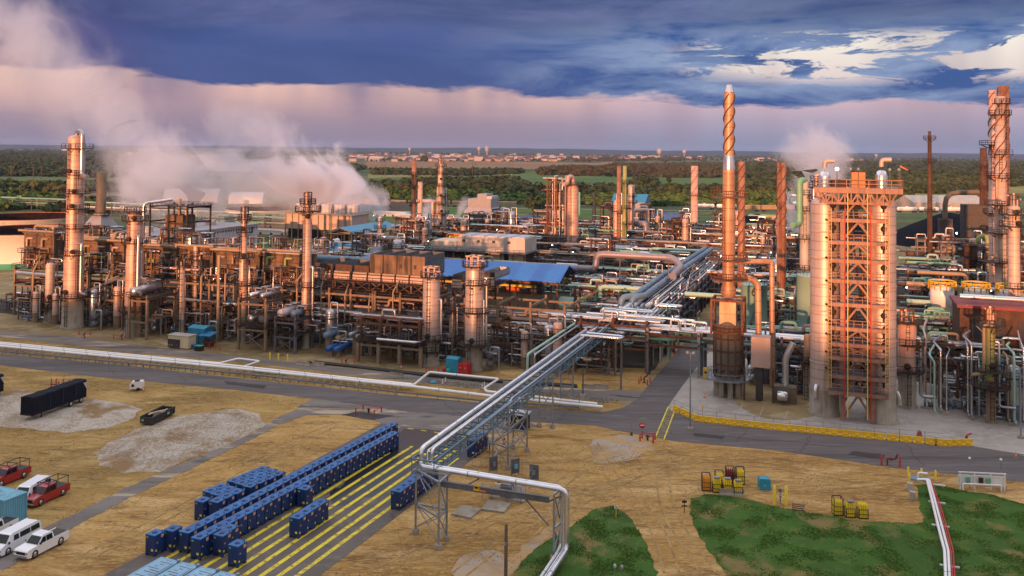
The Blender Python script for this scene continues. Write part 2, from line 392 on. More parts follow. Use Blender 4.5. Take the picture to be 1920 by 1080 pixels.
gmat('soil_pale', [(.40, .30, .20), (.30, .20, .10), (.34, .31, .29), (.42, .27, .12)], [(.12, .4, .6), (.2, .5, .62), (.3, .5, .6)])
gmat('shade_floor', [(.045, .035, .026), (.025, .020, .016), (.08, .06, .04)], [(.06, .42, .6), (.2, .52, .68)])  # floor colour darkened to stand in for the shade under the racks
gmat('gravel', [(.44, .39, .33), (.32, .25, .175), (.52, .47, .40), (.25, .155, .07)], [(.22, .42, .56), (2.2, .47, .62), (.11, .50, .62)], bump=.9, bs=6)
gmat('asphalt', [(.12, .106, .106), (.088, .078, .078), (.165, .146, .143), (.062, .056, .056)], [(.06, .42, .62), (.5, .5, .7), (.03, .56, .66)], rough=.85, stretch=(.25, 2.2, 1), bump=.2, bs=6)
gmat('asphalt_worn', [(.20, .176, .158), (.145, .127, .115), (.40, .32, .22), (.085, .075, .07)], [(.08, .42, .62), (.13, .57, .63), (.2, .56, .66)], rough=.88, stretch=(.4, 1.8, 1), bump=.3, bs=5)
gmat('apron', [(.36, .33, .30), (.29, .26, .23), (.43, .40, .36), (.15, .12, .09)], [(.08, .42, .6), (.4, .5, .7), (.12, .6, .72)], rough=.85, bump=.15, bs=5)
gmat('pad', [(.125, .105, .09), (.10, .085, .075), (.16, .135, .11), (.075, .065, .055)], [(.15, .42, .6), (.5, .5, .7), (.2, .58, .7)], rough=.7, bump=.15, bs=6)
gmat('lawn', [(.050, .125, .014), (.036, .092, .011), (.085, .140, .022), (.20, .155, .050)], [(.10, .42, .6), (.35, .5, .66), (.13, .54, .64)], bump=1.0, bs=6)
gmat('yellow_line', [(.74, .60, .03), (.62, .50, .03), (.22, .17, .07), (.14, .12, .08)], [(.5, .42, .6), (.8, .54, .64), (2.2, .58, .64)], rough=.7, bump=.05)
gmat('white_line', [(.46, .44, .42), (.32, .30, .28)], [(.8, .42, .6)], rough=.7, bump=.05)
gmat('field_green', [(.075, .115, .030), (.05, .085, .022), (.12, .14, .04)], [(.004, .42, .6), (.02, .5, .66)], stretch=(.3, 1.5, 1), bump=.1, bs=.2)
gmat('field_bright', [(.065, .135, .022), (.045, .105, .018), (.10, .15, .035)], [(.006, .42, .6), (.02, .5, .66)], stretch=(.3, 1.5, 1), bump=.1, bs=.2)
gmat('field_yellow', [(.24, .22, .055), (.16, .16, .045), (.30, .25, .08)], [(.004, .42, .6), (.02, .5, .66)], stretch=(.3, 1.5, 1), bump=.1, bs=.2)
gmat('field_brown', [(.26, .15, .065), (.18, .10, .05), (.14, .12, .05)], [(.003, .42, .6), (.01, .5, .66)], stretch=(.3, 1.5, 1), bump=.1, bs=.2)
gmat('land', [(.065, .085, .028), (.04, .055, .02), (.17, .14, .055), (.10, .12, .035)], [(.0015, .42, .58), (.004, .54, .60), (.002, .55, .6)], stretch=(.4, 1.2, 1), bump=.1, bs=.05)
m, nt, N, L, P = newmat('wet'); P.inputs['Base Color'].default_value = (.016, .016, .020, 1); P.inputs['Roughness'].default_value = .3; P.inputs['Specular IOR Level'].default_value = .35
b = N.new('ShaderNodeBump'); b.inputs['Strength'].default_value = .12; L.new(noisen(nt, N.new('ShaderNodeTexCoord').outputs['Object'], 1.5, 4), b.inputs['Height']); L.new(b.outputs[0], P.inputs['Normal'])
m, nt, N, L, P = newmat('water'); P.inputs['Base Color'].default_value = (.04, .06, .09, 1); P.inputs['Roughness'].default_value = .12
b = N.new('ShaderNodeBump'); b.inputs['Strength'].default_value = .08; L.new(noisen(nt, N.new('ShaderNodeTexCoord').outputs['Object'], .3, 3), b.inputs['Height']); L.new(b.outputs[0], P.inputs['Normal'])
def smooth_poly(pts, it=2):
    for _ in range(it):
        q = []
        for i, p in enumerate(pts):
            n = pts[(i + 1) % len(pts)]
            q += [(p[0] * .75 + n[0] * .25, p[1] * .75 + n[1] * .25), (p[0] * .25 + n[0] * .75, p[1] * .25 + n[1] * .75)]
        pts = q
    return pts
def sheet(name, pix, z, m, kind='structure', sm=0, jag=0, world=None):
    pts = world or [tuple(G(*p)[:2]) for p in pix]
    if sm: pts = smooth_poly(pts, sm)
    if jag:
        q = []
        for i, p in enumerate(pts):
            a = Vector(p); b = Vector(pts[(i + 1) % len(pts)]); l = (b - a).length; k = max(1, min(60, int(l / (jag * 1.6))))
            d = (b - a).normalized() if l > 0 else Vector((1, 0)); nrm = Vector((-d.y, d.x))
            for j in range(k):
                w = a.lerp(b, j / k); q.append(tuple(w + nrm * (noise.noise(Vector((w.x / jag / 2, w.y / jag / 2, 3))) * jag)))
        pts = q
    mb = MB(); mb.add([(x, y, z) for x, y in pts], [tuple(range(len(pts)))])
    o = mb.build(name, m); tag(o, kind=kind)
    if o.data.polygons[0].normal.z < 0: o.data.flip_normals()
    return o
mb = MB(); n = 24
gx = [-30000, -12000, -5000, -2000, -1000, -500, -250, 0, 250, 500, 1000, 2000, 5000, 12000, 30000]; gy = [-6000, -3000, -1500, -700, -300, 0, 100, 200, 300, 450, 700, 1100, 1800, 3000, 6000, 12000, 24000]
mb.add([(x, y, -.03) for y in gy for x in gx], [(j * 15 + i, j * 15 + i + 1, (j + 1) * 15 + i + 1, (j + 1) * 15 + i) for j in range(len(gy) - 1) for i in range(14)])
tag(mb.build('ground', 'land'), kind='structure')
sheet('soil_yard', None, 0, 'soil', world=[W(-420, -60)[:2], W(260, -60)[:2], W(260, 172)[:2], W(-420, 172)[:2]])
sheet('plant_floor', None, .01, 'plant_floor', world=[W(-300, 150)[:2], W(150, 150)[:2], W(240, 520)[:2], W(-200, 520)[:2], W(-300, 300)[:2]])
sheet('process_floor_shade', None, .016, 'shade_floor', world=[W(-235, 184.5)[:2], W(-36, 184.5)[:2], W(-36, 345)[:2], W(-215, 345)[:2]], jag=1)  # dark sheets here and below paint the shade between and beneath the racks
sheet('process_floor_shade', None, .016, 'shade_floor', world=[W(-24, 186)[:2], W(-6, 186)[:2], W(-6, 178)[:2], W(62, 178)[:2], W(95, 400)[:2], W(-24, 400)[:2]], jag=1)
sheet('verge', [(0, 632), (240, 660), (480, 682), (790, 718), (1130, 752), (1175, 762), (1150, 775), (1085, 772), (740, 742), (400, 706), (0, 664)], .014, 'soil_grass', jag=.5)
sheet('yard_grass', [(0, 685), (175, 706), (400, 727), (590, 748), (520, 776), (475, 812), (300, 887), (175, 947), (80, 992), (0, 1030), (-300, 1080), (-300, 660)], .012, 'soil_grass', jag=.8)
sheet('dirt_strip', [(870, 700), (1000, 690), (1210, 690), (1215, 722), (1160, 760), (1085, 727), (880, 713)], .018, 'soil', jag=.4)
sheet('plant_road', [(-200, 603), (0, 621), (140, 631), (315, 654), (480, 672), (790, 705), (875, 715), (1085, 728), (1214, 733), (1195, 752), (1130, 752), (790, 718), (480, 682), (240, 660), (0, 632), (-200, 613)], .022, 'asphalt_worn')
sheet('main_road', [(-200, 642), (0, 664), (240, 686), (400, 704), (740, 741), (1085, 771), (1130, 773), (1170, 764), (1195, 748), (1212, 727), (1230, 705), (1249, 684), (1275, 653), (1300, 622), (1346, 592), (1352, 600), (1347, 617), (1319, 672), (1278, 726), (1252, 762), (1262, 774), (1330, 795), (1440, 806), (1820, 836), (1920, 855), (2100, 885), (2100, 935), (1920, 904), (1651, 874), (1540, 857), (1450, 844), (1270, 828), (1160, 808), (1115, 798), (990, 791), (750, 772), (590, 748), (400, 727), (175, 706), (0, 685), (-200, 660)], .026, 'asphalt')
sheet('concrete_yard', [(588, 747), (750, 771), (990, 790), (1010, 800), (940, 812), (860, 818), (750, 806), (700, 788), (650, 777), (570, 779), (555, 765)], .030, 'asphalt_worn', jag=.5)
sheet('asphalt_path', [(588, 747), (560, 766), (520, 783), (475, 812), (425, 835), (300, 887), (225, 920), (175, 947), (80, 992), (0, 1030), (-150, 1100), (-60, 1110), (127, 997), (150, 982), (250, 930), (325, 895), (480, 820), (520, 798), (575, 778), (620, 775)], .034, 'asphalt_worn', jag=.35)
sheet('gravel_patch', [(180, 850), (200, 830), (270, 800), (340, 780), (440, 766), (485, 776), (497, 796), (470, 812), (425, 835), (330, 872), (300, 884), (230, 887), (190, 872)], .030, 'gravel', sm=0, jag=.9)
sheet('gravel_stand', [(-80, 745), (30, 729), (100, 738), (175, 748), (240, 758), (264, 768), (250, 785), (200, 803), (120, 812), (0, 800), (-80, 795)], .030, 'gravel', sm=0, jag=.9)
sheet('concrete_apron', [(1253, 763), (1262, 773), (1440, 806), (1820, 836), (1880, 846), (2100, 880), (2100, 770), (1900, 740), (1600, 700), (1500, 690), (1330, 660), (1319, 672), (1278, 726)], .030, 'apron')
sheet('soil_bay', [(1340, 720), (1375, 755), (1420, 783), (1480, 790), (1540, 778), (1560, 750), (1500, 720), (1400, 700)], .036, 'plant_floor', sm=1)
sheet('pale_track', [(835, 1090), (860, 1045), (900, 1030), (935, 1035), (960, 1050), (1000, 1010), (1040, 985), (1045, 995), (960, 1075), (950, 1090)], .016, 'soil_pale', sm=2, jag=.9)
sheet('pale_scrape', [(1090, 830), (1150, 815), (1220, 822), (1230, 845), (1170, 870), (1110, 870)], .016, 'soil_pale', sm=2, jag=1.6)
lawn1 = [(1292, 950), (1296, 934), (1320, 926), (1392, 932), (1435, 946), (1510, 960), (1630, 978), (1732, 981), (1725, 939), (1718, 911), (1757, 908), (1795, 918), (1862, 929), (1920, 946), (2040, 975), (2040, 1150), (1400, 1150), (1370, 1085), (1330, 1035), (1300, 985)]
lawn2 = [(920, 1130), (960, 1078), (1000, 1030), (1060, 995), (1110, 957), (1150, 948), (1182, 970), (1212, 1020), (1235, 1080), (1250, 1130)]
sheet('lawn', lawn1, .02, 'lawn', jag=.7); sheet('lawn', lawn2, .02, 'lawn', jag=.5)
def stroke(mb, a, b, w, z=.04):
    a = Vector((*a[:2], z)); b = Vector((*b[:2], z)); d = (b - a).normalized(); n = Vector((-d.y, d.x, 0)) * (w / 2)
    mb.add([a - n, b - n, b + n, a + n], [(0, 1, 2, 3)])
mb = MB()
for a, b in (((1350, 700), (1300, 790)), ((1370, 715), (1330, 765)), ((1392, 757), (1380, 793)), ((1432, 762), (1416, 800)), ((1477, 770), (1465, 806)), ((1540, 790), (1530, 812)), ((1608, 800), (1610, 820)), ((1300, 742), (1400, 745)), ((1310, 770), (1920, 812)), ((1700, 790), (1712, 827)), ((1760, 790), (1800, 832)), ((1840, 800), (1880, 843))):
    stroke(mb, G(*a), G(*b), .10, .038)
tag(mb.build('apron_joints', 'white_line'), kind='structure')
mb = MB(); A0, A1, B0, B1 = G(1253, 763), G(1228, 822), G(1265, 770), G(1245, 824)
stroke(mb, A0, A1, .22); stroke(mb, B0, B1, .22)
for i in range(1, 17): stroke(mb, A0.lerp(A1, i / 17), B0.lerp(B1, i / 17), .09, .044)
tag(mb.build('crosswalk_marking', 'yellow_line'), kind='structure')
PA = R(67.6)                        # the pad's long axis
pr0, pr1 = G(558, 1079), G(752, 937)
pdv = (pr1 - pr0).normalized(); pdn = Vector((-pdv.y, pdv.x, 0))
def PD(a, s, z=0): return pr0 + pdv * a + pdn * s + Vector((0, 0, z))
sheet('paved_pad', None, .0315, 'pad', world=[PD(-8, -2.2)[:2], PD(51, -2.2)[:2], PD(50, 19)[:2], PD(-8, 19)[:2]])
mb = MB()
for k in range(10):
    far = [40, 43, 44, 42, 44, 42, 38, 36, 35, 34][k]
    stroke(mb, PD(-8, k * 1.75), PD(far, k * 1.75), .55, .036)
for k in range(6): stroke(mb, PD(49.5, 3.0 + k * 2.4), PD(49.5, 4.0 + k * 2.4), .25, .037)
tag(mb.build('pad_marking', 'yellow_line'), kind='structure')
wet = [PD(50.5, 14), PD(45, 13.8), PD(36, 13), PD(27, 11.5), PD(23.5, 9.2), PD(22, 10.4), PD(19, 8.6), PD(17.5, 6.6), PD(18.6, 4.8), PD(22, 4.6), PD(23, 3.0), PD(28, 4.0), PD(30, 1.5), PD(36, -.5), PD(50.5, -1.8)]
sheet('wet_stain', None, .0345, 'wet', world=[p[:2] for p in wet], sm=1, jag=.35)

hv = []; ux = Vector((math.cos(SUN_AZ), -math.sin(SUN_AZ), 0)); un = Vector((-math.sin(SUN_AZ), -math.cos(SUN_AZ), 0)); nx = 60
for i in range(nx + 1):
    s = -1500 + 3000 * i / nx; base = un * 560 + ux * s
    hh = 77 + 1.6 * noise.noise(Vector((s / 60, 0, 0))) + .03 * max(-330, min(200, s))
    for off, z in ((-330, -.5), (-120, hh * .7), (0, hh), (150, hh * .6), (420, -.5)): hv.append(base - un * (-off) * 1 + Vector((0, 0, z)))
mb = MB(); mb.add(hv, [(i * 5 + k, i * 5 + k + 1, i * 5 + k + 6, i * 5 + k + 5) for i in range(nx) for k in range(4)], True)
tag(mb.build('hill', 'land'), kind='structure')
def field(pix, m, z): return sheet('field', pix, z, m)
field([(690, 300), (960, 303), (1130, 306), (1120, 312), (960, 318), (680, 316)], 'field_brown', .05)
field([(1130, 304), (1500, 303), (1500, 311), (1100, 312)], 'field_brown', .06)
field([(690, 326), (1000, 322), (1110, 329), (1100, 336), (900, 334), (690, 334)], 'field_yellow', .05)
field([(0, 332), (120, 330), (360, 333), (690, 334), (900, 328), (1320, 332), (1500, 338), (1500, 352), (960, 352), (600, 344), (300, 340), (0, 340)], 'field_green', .07)
field([(960, 322), (1140, 324), (1380, 334), (1370, 352), (1200, 350), (960, 346)], 'field_bright', .09)
field([(0, 336), (130, 337), (120, 352), (0, 352)], 'field_bright', .09)
field([(0, 344), (250, 346), (240, 350), (0, 350)], 'field_yellow', .11)
field([(0, 294), (60, 293), (62, 297), (0, 298)], 'field_yellow', .05)
field([(100, 362), (330, 364), (330, 372), (120, 373)], 'field_brown', .07)
field([(690, 386), (1060, 389), (1290, 396), (1300, 412), (1240, 440), (960, 420), (690, 416)], 'field_bright', .12)
field([(1110, 396), (1600, 398), (1920, 392), (1920, 408), (1620, 420), (1180, 412)], 'field_green', .14)
field([(1690, 356), (1920, 348), (1920, 362), (1700, 368)], 'field_yellow', .07)
field([(1700, 370), (1860, 369), (1860, 378), (1720, 386)], 'field_brown', .09)
field([(940, 411), (1010, 400), (1090, 402), (1000, 415)], 'field_yellow', .15)
field([(480, 425), (560, 425), (640, 445), (560, 470), (450, 460), (420, 440)], 'field_bright', .16)
field([(480, 422), (545, 425), (530, 438), (478, 434)], 'field_brown', .18)
field([(940, 545), (1010, 545), (1010, 548), (940, 548)], 'field_bright', .12) if 0 else None
sheet('pond', [(960, 405), (990, 402), (1015, 405), (1012, 411), (985, 414), (962, 411)], .2, 'water')
sheet('pond', [(1175, 400), (1240, 396), (1298, 402), (1290, 412), (1230, 418), (1180, 414)], .2, 'water')
mb = MB()
for pts in ([(690, 344), (800, 340), (900, 325), (1130, 333)], [(960, 405), (1010, 399), (1060, 400)], [(1230, 418), (1295, 408), (1420, 406)]):
    for a, b in zip(pts, pts[1:]): stroke(mb, G(*a), G(*b), 9 if pts[0][0] == 690 else 5, .25)
tag(mb.build('dirt_track', 'field_yellow'), kind='structure')
def leafmat(name, a, b, c):
    m, nt, N, L, P = newmat(name)
    tc = N.new('ShaderNodeTexCoord').outputs['Object']; g = N.new('ShaderNodeNewGeometry').outputs['Random Per Island']
    col = mixc(nt, mapr(nt, noisen(nt, tc, .02, 4), .4, .6), a, b)
    col = mixc(nt, mapr(nt, g, .35, 1, 0, .75), col, c)
    L.new(col, P.inputs['Base Color']); P.inputs['Roughness'].default_value = .8; P.inputs['Specular IOR Level'].default_value = .2
leafmat('leaf_dark', (.022, .042, .014), (.038, .052, .016), (.055, .078, .020))
leafmat('leaf_mid', (.035, .065, .018), (.055, .065, .020), (.085, .095, .025))
leafmat('leaf_bright', (.060, .115, .020), (.040, .085, .018), (.12, .15, .03))
leafmat('leaf_autumn', (.060, .045, .020), (.045, .055, .018), (.085, .065, .025))
nr = np.random.RandomState(5)
def clump_proto(nf, seed, spread=1.0):
    r = np.random.RandomState(seed); vs = []; fs = []
    lobes = r.normal(size=(5, 3)) * (.33, .33, .25) + (0, 0, .1)
    for i in range(nf):
        c = lobes[r.randint(5)]; d = r.normal(size=3); d /= np.linalg.norm(d); d[2] = abs(d[2]) * 1.1 - .25
        p = c + d * (.42 + .14 * r.rand()) * spread
        t = np.cross(d, r.normal(size=3)); t /= np.linalg.norm(t); b = np.cross(d, t); s = (.20 + .16 * r.rand()) * math.sqrt(60 / nf)
        k = len(vs); vs += [p - t * s, p + b * s * .9 + d * .05, p + t * s, p - b * s * .9 + d * .04]; fs.append((k, k + 1, k + 2, k + 3))
    return np.array(vs), np.array(fs)
CL = [clump_proto(46, i) for i in range(6)]; CLF = [clump_proto(22, 20 + i) for i in range(6)]
def leafmesh(name, P, S, m, protos, parent=None, kind=None):
    """P: crown centres, S: crown sizes (x, z)"""
    V = []; Fc = []; off = 0; n = len(P)
    idx = nr.randint(len(protos), size=n)
    for k, (pv, pf) in enumerate(protos):
        sel = np.where(idx == k)[0]
        if not len(sel): continue
        a = nr.rand(len(sel)) * 6.283; ca, sa = np.cos(a)[:, None], np.sin(a)[:, None]
        x = pv[None, :, 0] * ca - pv[None, :, 1] * sa; y = pv[None, :, 0] * sa + pv[None, :, 1] * ca; z = np.repeat(pv[None, :, 2], len(sel), 0)
        s = S[sel]
        vv = np.stack([x * s[:, :1] + P[sel][:, :1], y * s[:, :1] + P[sel][:, 1:2], z * s[:, 1:2] + P[sel][:, 2:3]], -1).reshape(-1, 3)
        ff = (pf[None] + (np.arange(len(sel)) * len(pv))[:, None, None]).reshape(-1, 4) + off
        V.append(vv); Fc.append(ff); off += len(vv)
    V = np.concatenate(V).astype(np.float32); Fc = np.concatenate(Fc).astype(np.int32)
    me = bpy.data.meshes.new(name); me.vertices.add(len(V)); me.vertices.foreach_set('co', V.ravel())
    me.loops.add(Fc.size); me.loops.foreach_set('vertex_index', Fc.ravel())
    me.polygons.add(len(Fc)); me.polygons.foreach_set('loop_start', np.arange(0, Fc.size, 4, dtype=np.int32)); me.polygons.foreach_set('loop_total', np.full(len(Fc), 4, np.int32))
    me.materials.append(M[m]); me.update(calc_edges=True)
    o = bpy.data.objects.new(name, me); COL.objects.link(o)
    if parent: o.parent = parent
    if kind: o['kind'] = kind
    return o
def inpoly(x, y, poly):
    c = np.zeros(len(x), bool); n = len(poly)
    for i in range(n):
        x1, y1 = poly[i]; x2, y2 = poly[(i + 1) % n]
        t = ((y1 > y) != (y2 > y)) & (x < (x2 - x1) * (y - y1) / (y2 - y1 + 1e-9) + x1); c ^= t
    return c
def wood(pix, m, hgt=12, sp=8, protos=None, n_max=9000):
    poly = [tuple(G(*p)[:2]) for p in pix]; xs = [p[0] for p in poly]; ys = [p[1] for p in poly]
    A = (max(xs) - min(xs)) * (max(ys) - min(ys)); n = int(min(A / sp / sp, n_max * 4))
    x = nr.rand(n) * (max(xs) - min(xs)) + min(xs); y = nr.rand(n) * (max(ys) - min(ys)) + min(ys)
    k = inpoly(x, y, poly); x, y = x[k][:n_max], y[k][:n_max]; n = len(x)
    s = hgt * .8 * (.7 + .6 * nr.rand(n)); hvar = 1 + .3 * np.sin(x / 60) * np.cos(y / 90)
    h = s * hvar
    P = np.stack([x, y, h * .34], -1); S = np.stack([s * .70, h * .50], -1)
    return leafmesh('woodland', P, S, m, protos or CLF, kind='stuff')
hp = []
for x, z in ((-9000, 10), (-7000, 38), (-5000, 30), (-3500, 44), (-1500, 36), (-400, 52), (700, 50), (1500, 38), (2600, 44), (3800, 30), (5200, 42), (7000, 30), (9000, 40)):
    hp.append((x, z))
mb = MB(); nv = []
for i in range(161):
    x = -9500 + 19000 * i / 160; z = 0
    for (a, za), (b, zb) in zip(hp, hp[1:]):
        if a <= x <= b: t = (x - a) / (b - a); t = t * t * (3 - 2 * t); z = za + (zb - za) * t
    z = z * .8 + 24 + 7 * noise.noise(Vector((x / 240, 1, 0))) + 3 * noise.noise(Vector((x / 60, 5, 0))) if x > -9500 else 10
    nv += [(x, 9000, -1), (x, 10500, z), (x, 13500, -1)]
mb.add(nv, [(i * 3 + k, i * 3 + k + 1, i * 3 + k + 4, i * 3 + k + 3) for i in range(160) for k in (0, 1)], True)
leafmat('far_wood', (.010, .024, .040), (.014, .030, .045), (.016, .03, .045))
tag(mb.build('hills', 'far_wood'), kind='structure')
wood([(-200, 282), (2100, 300), (2100, 294), (-200, 275)], 'leaf_dark', 22, 34, n_max=11000)
wood([(-100, 292), (200, 291), (640, 293), (640, 288), (-100, 284)], 'leaf_dark', 18, 24, n_max=5000)
wood([(-60, 332), (110, 330), (250, 330), (450, 326), (650, 330), (690, 316), (520, 300), (60, 294), (-60, 296)], 'leaf_dark', 14, 13, n_max=8000)
wood([(-40, 336), (0, 331), (60, 331), (300, 336), (420, 338), (420, 328), (0, 322)], 'leaf_dark', 12, 10, n_max=2500)
wood([(-40, 361), (110, 362), (230, 360), (330, 362), (330, 351), (-40, 351)], 'leaf_mid', 11, 9, n_max=2500)
wood([(-40, 398), (0, 396), (110, 392), (110, 372), (-40, 368)], 'leaf_bright', 9, 6.5, n_max=2500)
wood([(1100, 303), (1500, 304), (1940, 304), (1940, 294), (1100, 292)], 'leaf_dark', 16, 22, n_max=5000)
wood([(1080, 304), (1320, 300), (1320, 296), (1030, 296)], 'leaf_autumn', 14, 20, n_max=900)
wood([(700, 328), (800, 329), (870, 330), (980, 326), (980, 321), (700, 322)], 'leaf_dark', 11, 9, n_max=1600)
wood([(1010, 329), (1130, 331), (1290, 334), (1370, 334), (1370, 316), (1200, 312), (1010, 318)], 'leaf_autumn', 12, 11, n_max=3500)
wood([(1150, 312), (1500, 318), (1500, 309), (1150, 308)], 'leaf_mid', 12, 14, n_max=2000)
wood([(1370, 352), (1500, 352), (1700, 350), (1940, 350), (1940, 304), (1640, 304), (1370, 308)], 'leaf_dark', 15, 11, n_max=9000)
wood([(1560, 358), (1700, 357), (1940, 348), (1940, 340), (1560, 344)], 'leaf_mid', 13, 9, n_max=2500)
wood([(700, 360), (870, 360), (960, 361), (985, 356), (975, 342), (790, 341), (700, 350)], 'leaf_dark', 13, 8, n_max=2500)
wood([(690, 369), (960, 369), (1100, 371), (1530, 372), (1530, 360), (980, 357), (690, 358)], 'leaf_dark', 12, 8.5, n_max=4500)
wood([(690, 382), (960, 384), (1100, 386), (1500, 389), (1540, 386), (1530, 370), (1090, 368), (690, 366)], 'leaf_bright', 9, 6.5, n_max=5500)
wood([(1300, 372), (1480, 372), (1480, 350), (1360, 350)], 'leaf_mid', 12, 9, n_max=1500)
wood([(1185, 348), (1230, 349), (1228, 340), (1190, 340)], 'leaf_dark', 11, 8, n_max=250)
wood([(1560, 392), (1690, 390), (1690, 362), (1560, 366)], 'leaf_mid', 14, 9, n_max=900)
wood([(1680, 362), (1760, 364), (1850, 362), (1850, 357), (1680, 358)], 'leaf_dark', 9, 7, n_max=500)
wood([(90, 405), (240, 400), (240, 385), (100, 380)], 'leaf_dark', 9, 7, n_max=700)
def tree(px, py, h, wd_, m, label):
    b = G(px, py); t = thing('tree', label, 'tree', b)
    tr = MB(); tr.tube([(0, 0, -.2), (.1, 0, h * .25), (0, .1, h * .55)], [h * .035, h * .025, h * .012], 7)
    for k in range(5):
        a = k * 1.3; tr.tube([(0, 0, h * (.25 + .05 * k)), (math.cos(a) * wd_ * .3, math.sin(a) * wd_ * .3, h * (.5 + .06 * k))], [h * .015, h * .006], 5)
    tr.build('trunk', 'bark', t)
    n = 26; P = []; S = []
    for _ in range(n):
        a = nr.rand() * 6.28; r = nr.rand() ** .5 * wd_ * .36; z = h * (.38 + .5 * nr.rand()) - r * .2
        P.append((r * math.cos(a), r * math.sin(a), z)); q = wd_ * (.26 + .16 * nr.rand()); S.append((q, q * .9))
    leafmesh('crown', np.array(P), np.array(S), m, CL, t)
tree(712, 398, 13, 13, 'leaf_dark', 'round dark tree standing alone in the field right of the steaming cooling tower')
tree(795, 303, 18, 24, 'leaf_dark', 'lone broad tree in the brown field before the town')
tree(1000, 400, 13, 11, 'leaf_dark', 'dark tree at the left end of the pond by the green field')
tree(1008, 402, 10, 10, 'leaf_mid', 'smaller bushy tree right beside the small pond')
tree(1254, 352, 16, 6, 'leaf_dark', 'narrow tall dark conifer on the bright field edge')
tree(1262, 370, 14, 14, 'leaf_mid', 'broad tree at the near edge of the bright field')
tree(1340, 372, 14, 13, 'leaf_dark', 'round dark tree left of the tall banded stack')
tree(1700, 386, 13, 12, 'leaf_mid', 'rounded tree between the twin drums and the mast')
tree(1725, 362, 10, 9, 'leaf_dark', 'first of the small field trees right of the twin drums')
tree(1755, 362, 10, 10, 'leaf_dark', 'small field tree just right of the lattice-free mast')
tree(20, 352, 9, 10, 'leaf_mid', 'hedge tree at the far left end of the green field')
def house(m_w, m_r, lx, ly, h):
    t = thing('house', 'pale house with a dark gabled roof in the far town', 'house', group='houses of the far town')
    a = MB(); a.box(-lx / 2, -ly / 2, 0, lx / 2, ly / 2, h)
    a.add([(-lx / 2, -ly / 2, h), (-lx / 2, ly / 2, h), (-lx / 2, 0, h + ly * .38)], [(0, 1, 2)]); a.add([(lx / 2, -ly / 2, h), (lx / 2, ly / 2, h), (lx / 2, 0, h + ly * .38)], [(0, 2, 1)])
    a.build('wall', m_w, t)
    e = .6; b = MB()
    for s in (-1, 1):
        b.add([(-lx / 2 - e, s * (ly / 2 + e), h - .3), (lx / 2 + e, s * (ly / 2 + e), h - .3), (lx / 2 + e, 0, h + ly * .42), (-lx / 2 - e, 0, h + ly * .42),
               (-lx / 2 - e, s * (ly / 2 + e), h), (lx / 2 + e, s * (ly / 2 + e), h), (lx / 2 + e, 0, h + ly * .42 + .3), (-lx / 2 - e, 0, h + ly * .42 + .3)],
              [(0, 1, 2, 3), (4, 7, 6, 5), (0, 4, 5, 1), (1, 5, 6, 2), (2, 6, 7, 3), (3, 7, 4, 0)])
    b.build('roof', m_r, t)
    return t
mat('house_white', (.46, .42, .40), (.28, .25, .24), .7, 0, .05, var=.2); mat('house_pink', (.40, .27, .24), (.28, .19, .17), .7, 0, .05, var=.3)
hps = [house('house_wall', 'house_roof', 22, 15, 9), house('house_white', 'house_roof', 26, 16, 10), house('house_pink', 'house_roof', 18, 14, 8), house('house_white', 'house_wall', 34, 18, 9)]
spots = []
wood([(640, 303), (1060, 304), (1060, 289), (640, 284)], 'leaf_dark', 11, 26, n_max=2600)
for px in range(0, 215):
    x = rnd.uniform(660, 1060); y = rnd.uniform(287, 303) - (x - 860) / 900 * 3
    if rnd.random() < .55: y = rnd.uniform(295, 303)
    spots.append((x, y))
spots += [(rnd.uniform(1080, 1190), rnd.uniform(293, 300)) for _ in range(24)] + [(rnd.uniform(1180, 1250), rnd.uniform(295, 298)) for _ in range(14)] + [(rnd.uniform(1265, 1320), rnd.uniform(294, 300)) for _ in range(10)]
spots += [(rnd.uniform(1540, 1620), rnd.uniform(302, 306)) for _ in range(12)] + [(rnd.uniform(1410, 1460), rnd.uniform(298, 302)) for _ in range(8)] + [(rnd.uniform(60, 210), rnd.uniform(281, 284)) for _ in range(8)] + [(rnd.uniform(200, 500), rnd.uniform(290, 296)) for _ in range(9)]
for i, (x, y) in enumerate(spots[:298]):
    o = hps[i] if i < 4 else copy_tree(hps[rnd.choice((0, 0, 1, 2, 2, 3))])
    g = G(x, y); o.location = (g.x, g.y, 0); o.rotation_euler = (0, 0, rnd.uniform(-.6, .6))
def water_tower(px, py, h, w, label, fat=False):
    b = G(px, py); b = at(px, py, min(b.y, 7000) if b.y > 0 else 7000); b.z = 0
    t = thing('water_tower', label, 'water tower', b)
    MB().lathe([(w * .16, 0), (w * .10, h * .3), (w * .12, h * .55)], n=16).build('stem', 'house_white', t)
    prof = [(w * .12, h * .52), (w * .42, h * .62), (w * .5, h * .76), (w * .44, h * .92), (w * .2, h), (.3, h * 1.01)] if not fat else [(w * .3, h * .42), (w * .5, h * .5), (w * .5, h * .9), (w * .42, h), (.3, h * 1.02)]
    MB().lathe(prof, n=18).build('tank', 'house_white', t)
water_tower(898, 290, 68, 26, 'white water tower on the skyline, left of a close pair')
water_tower(913, 290, 72, 30, 'fatter white water tower on the skyline, right of a close pair', True)
water_tower(1236, 293, 66, 38, 'wide pale water tower on the skyline behind the banded stack', True)
water_tower(1283, 293, 58, 30, 'pale water tower on the skyline just left of the tallest stack')
water_tower(768, 290, 55, 22, 'small white water tower on the skyline above the brown field')
water_tower(1643, 297, 40, 26, 'small water tower on the skyline above the twin drums')
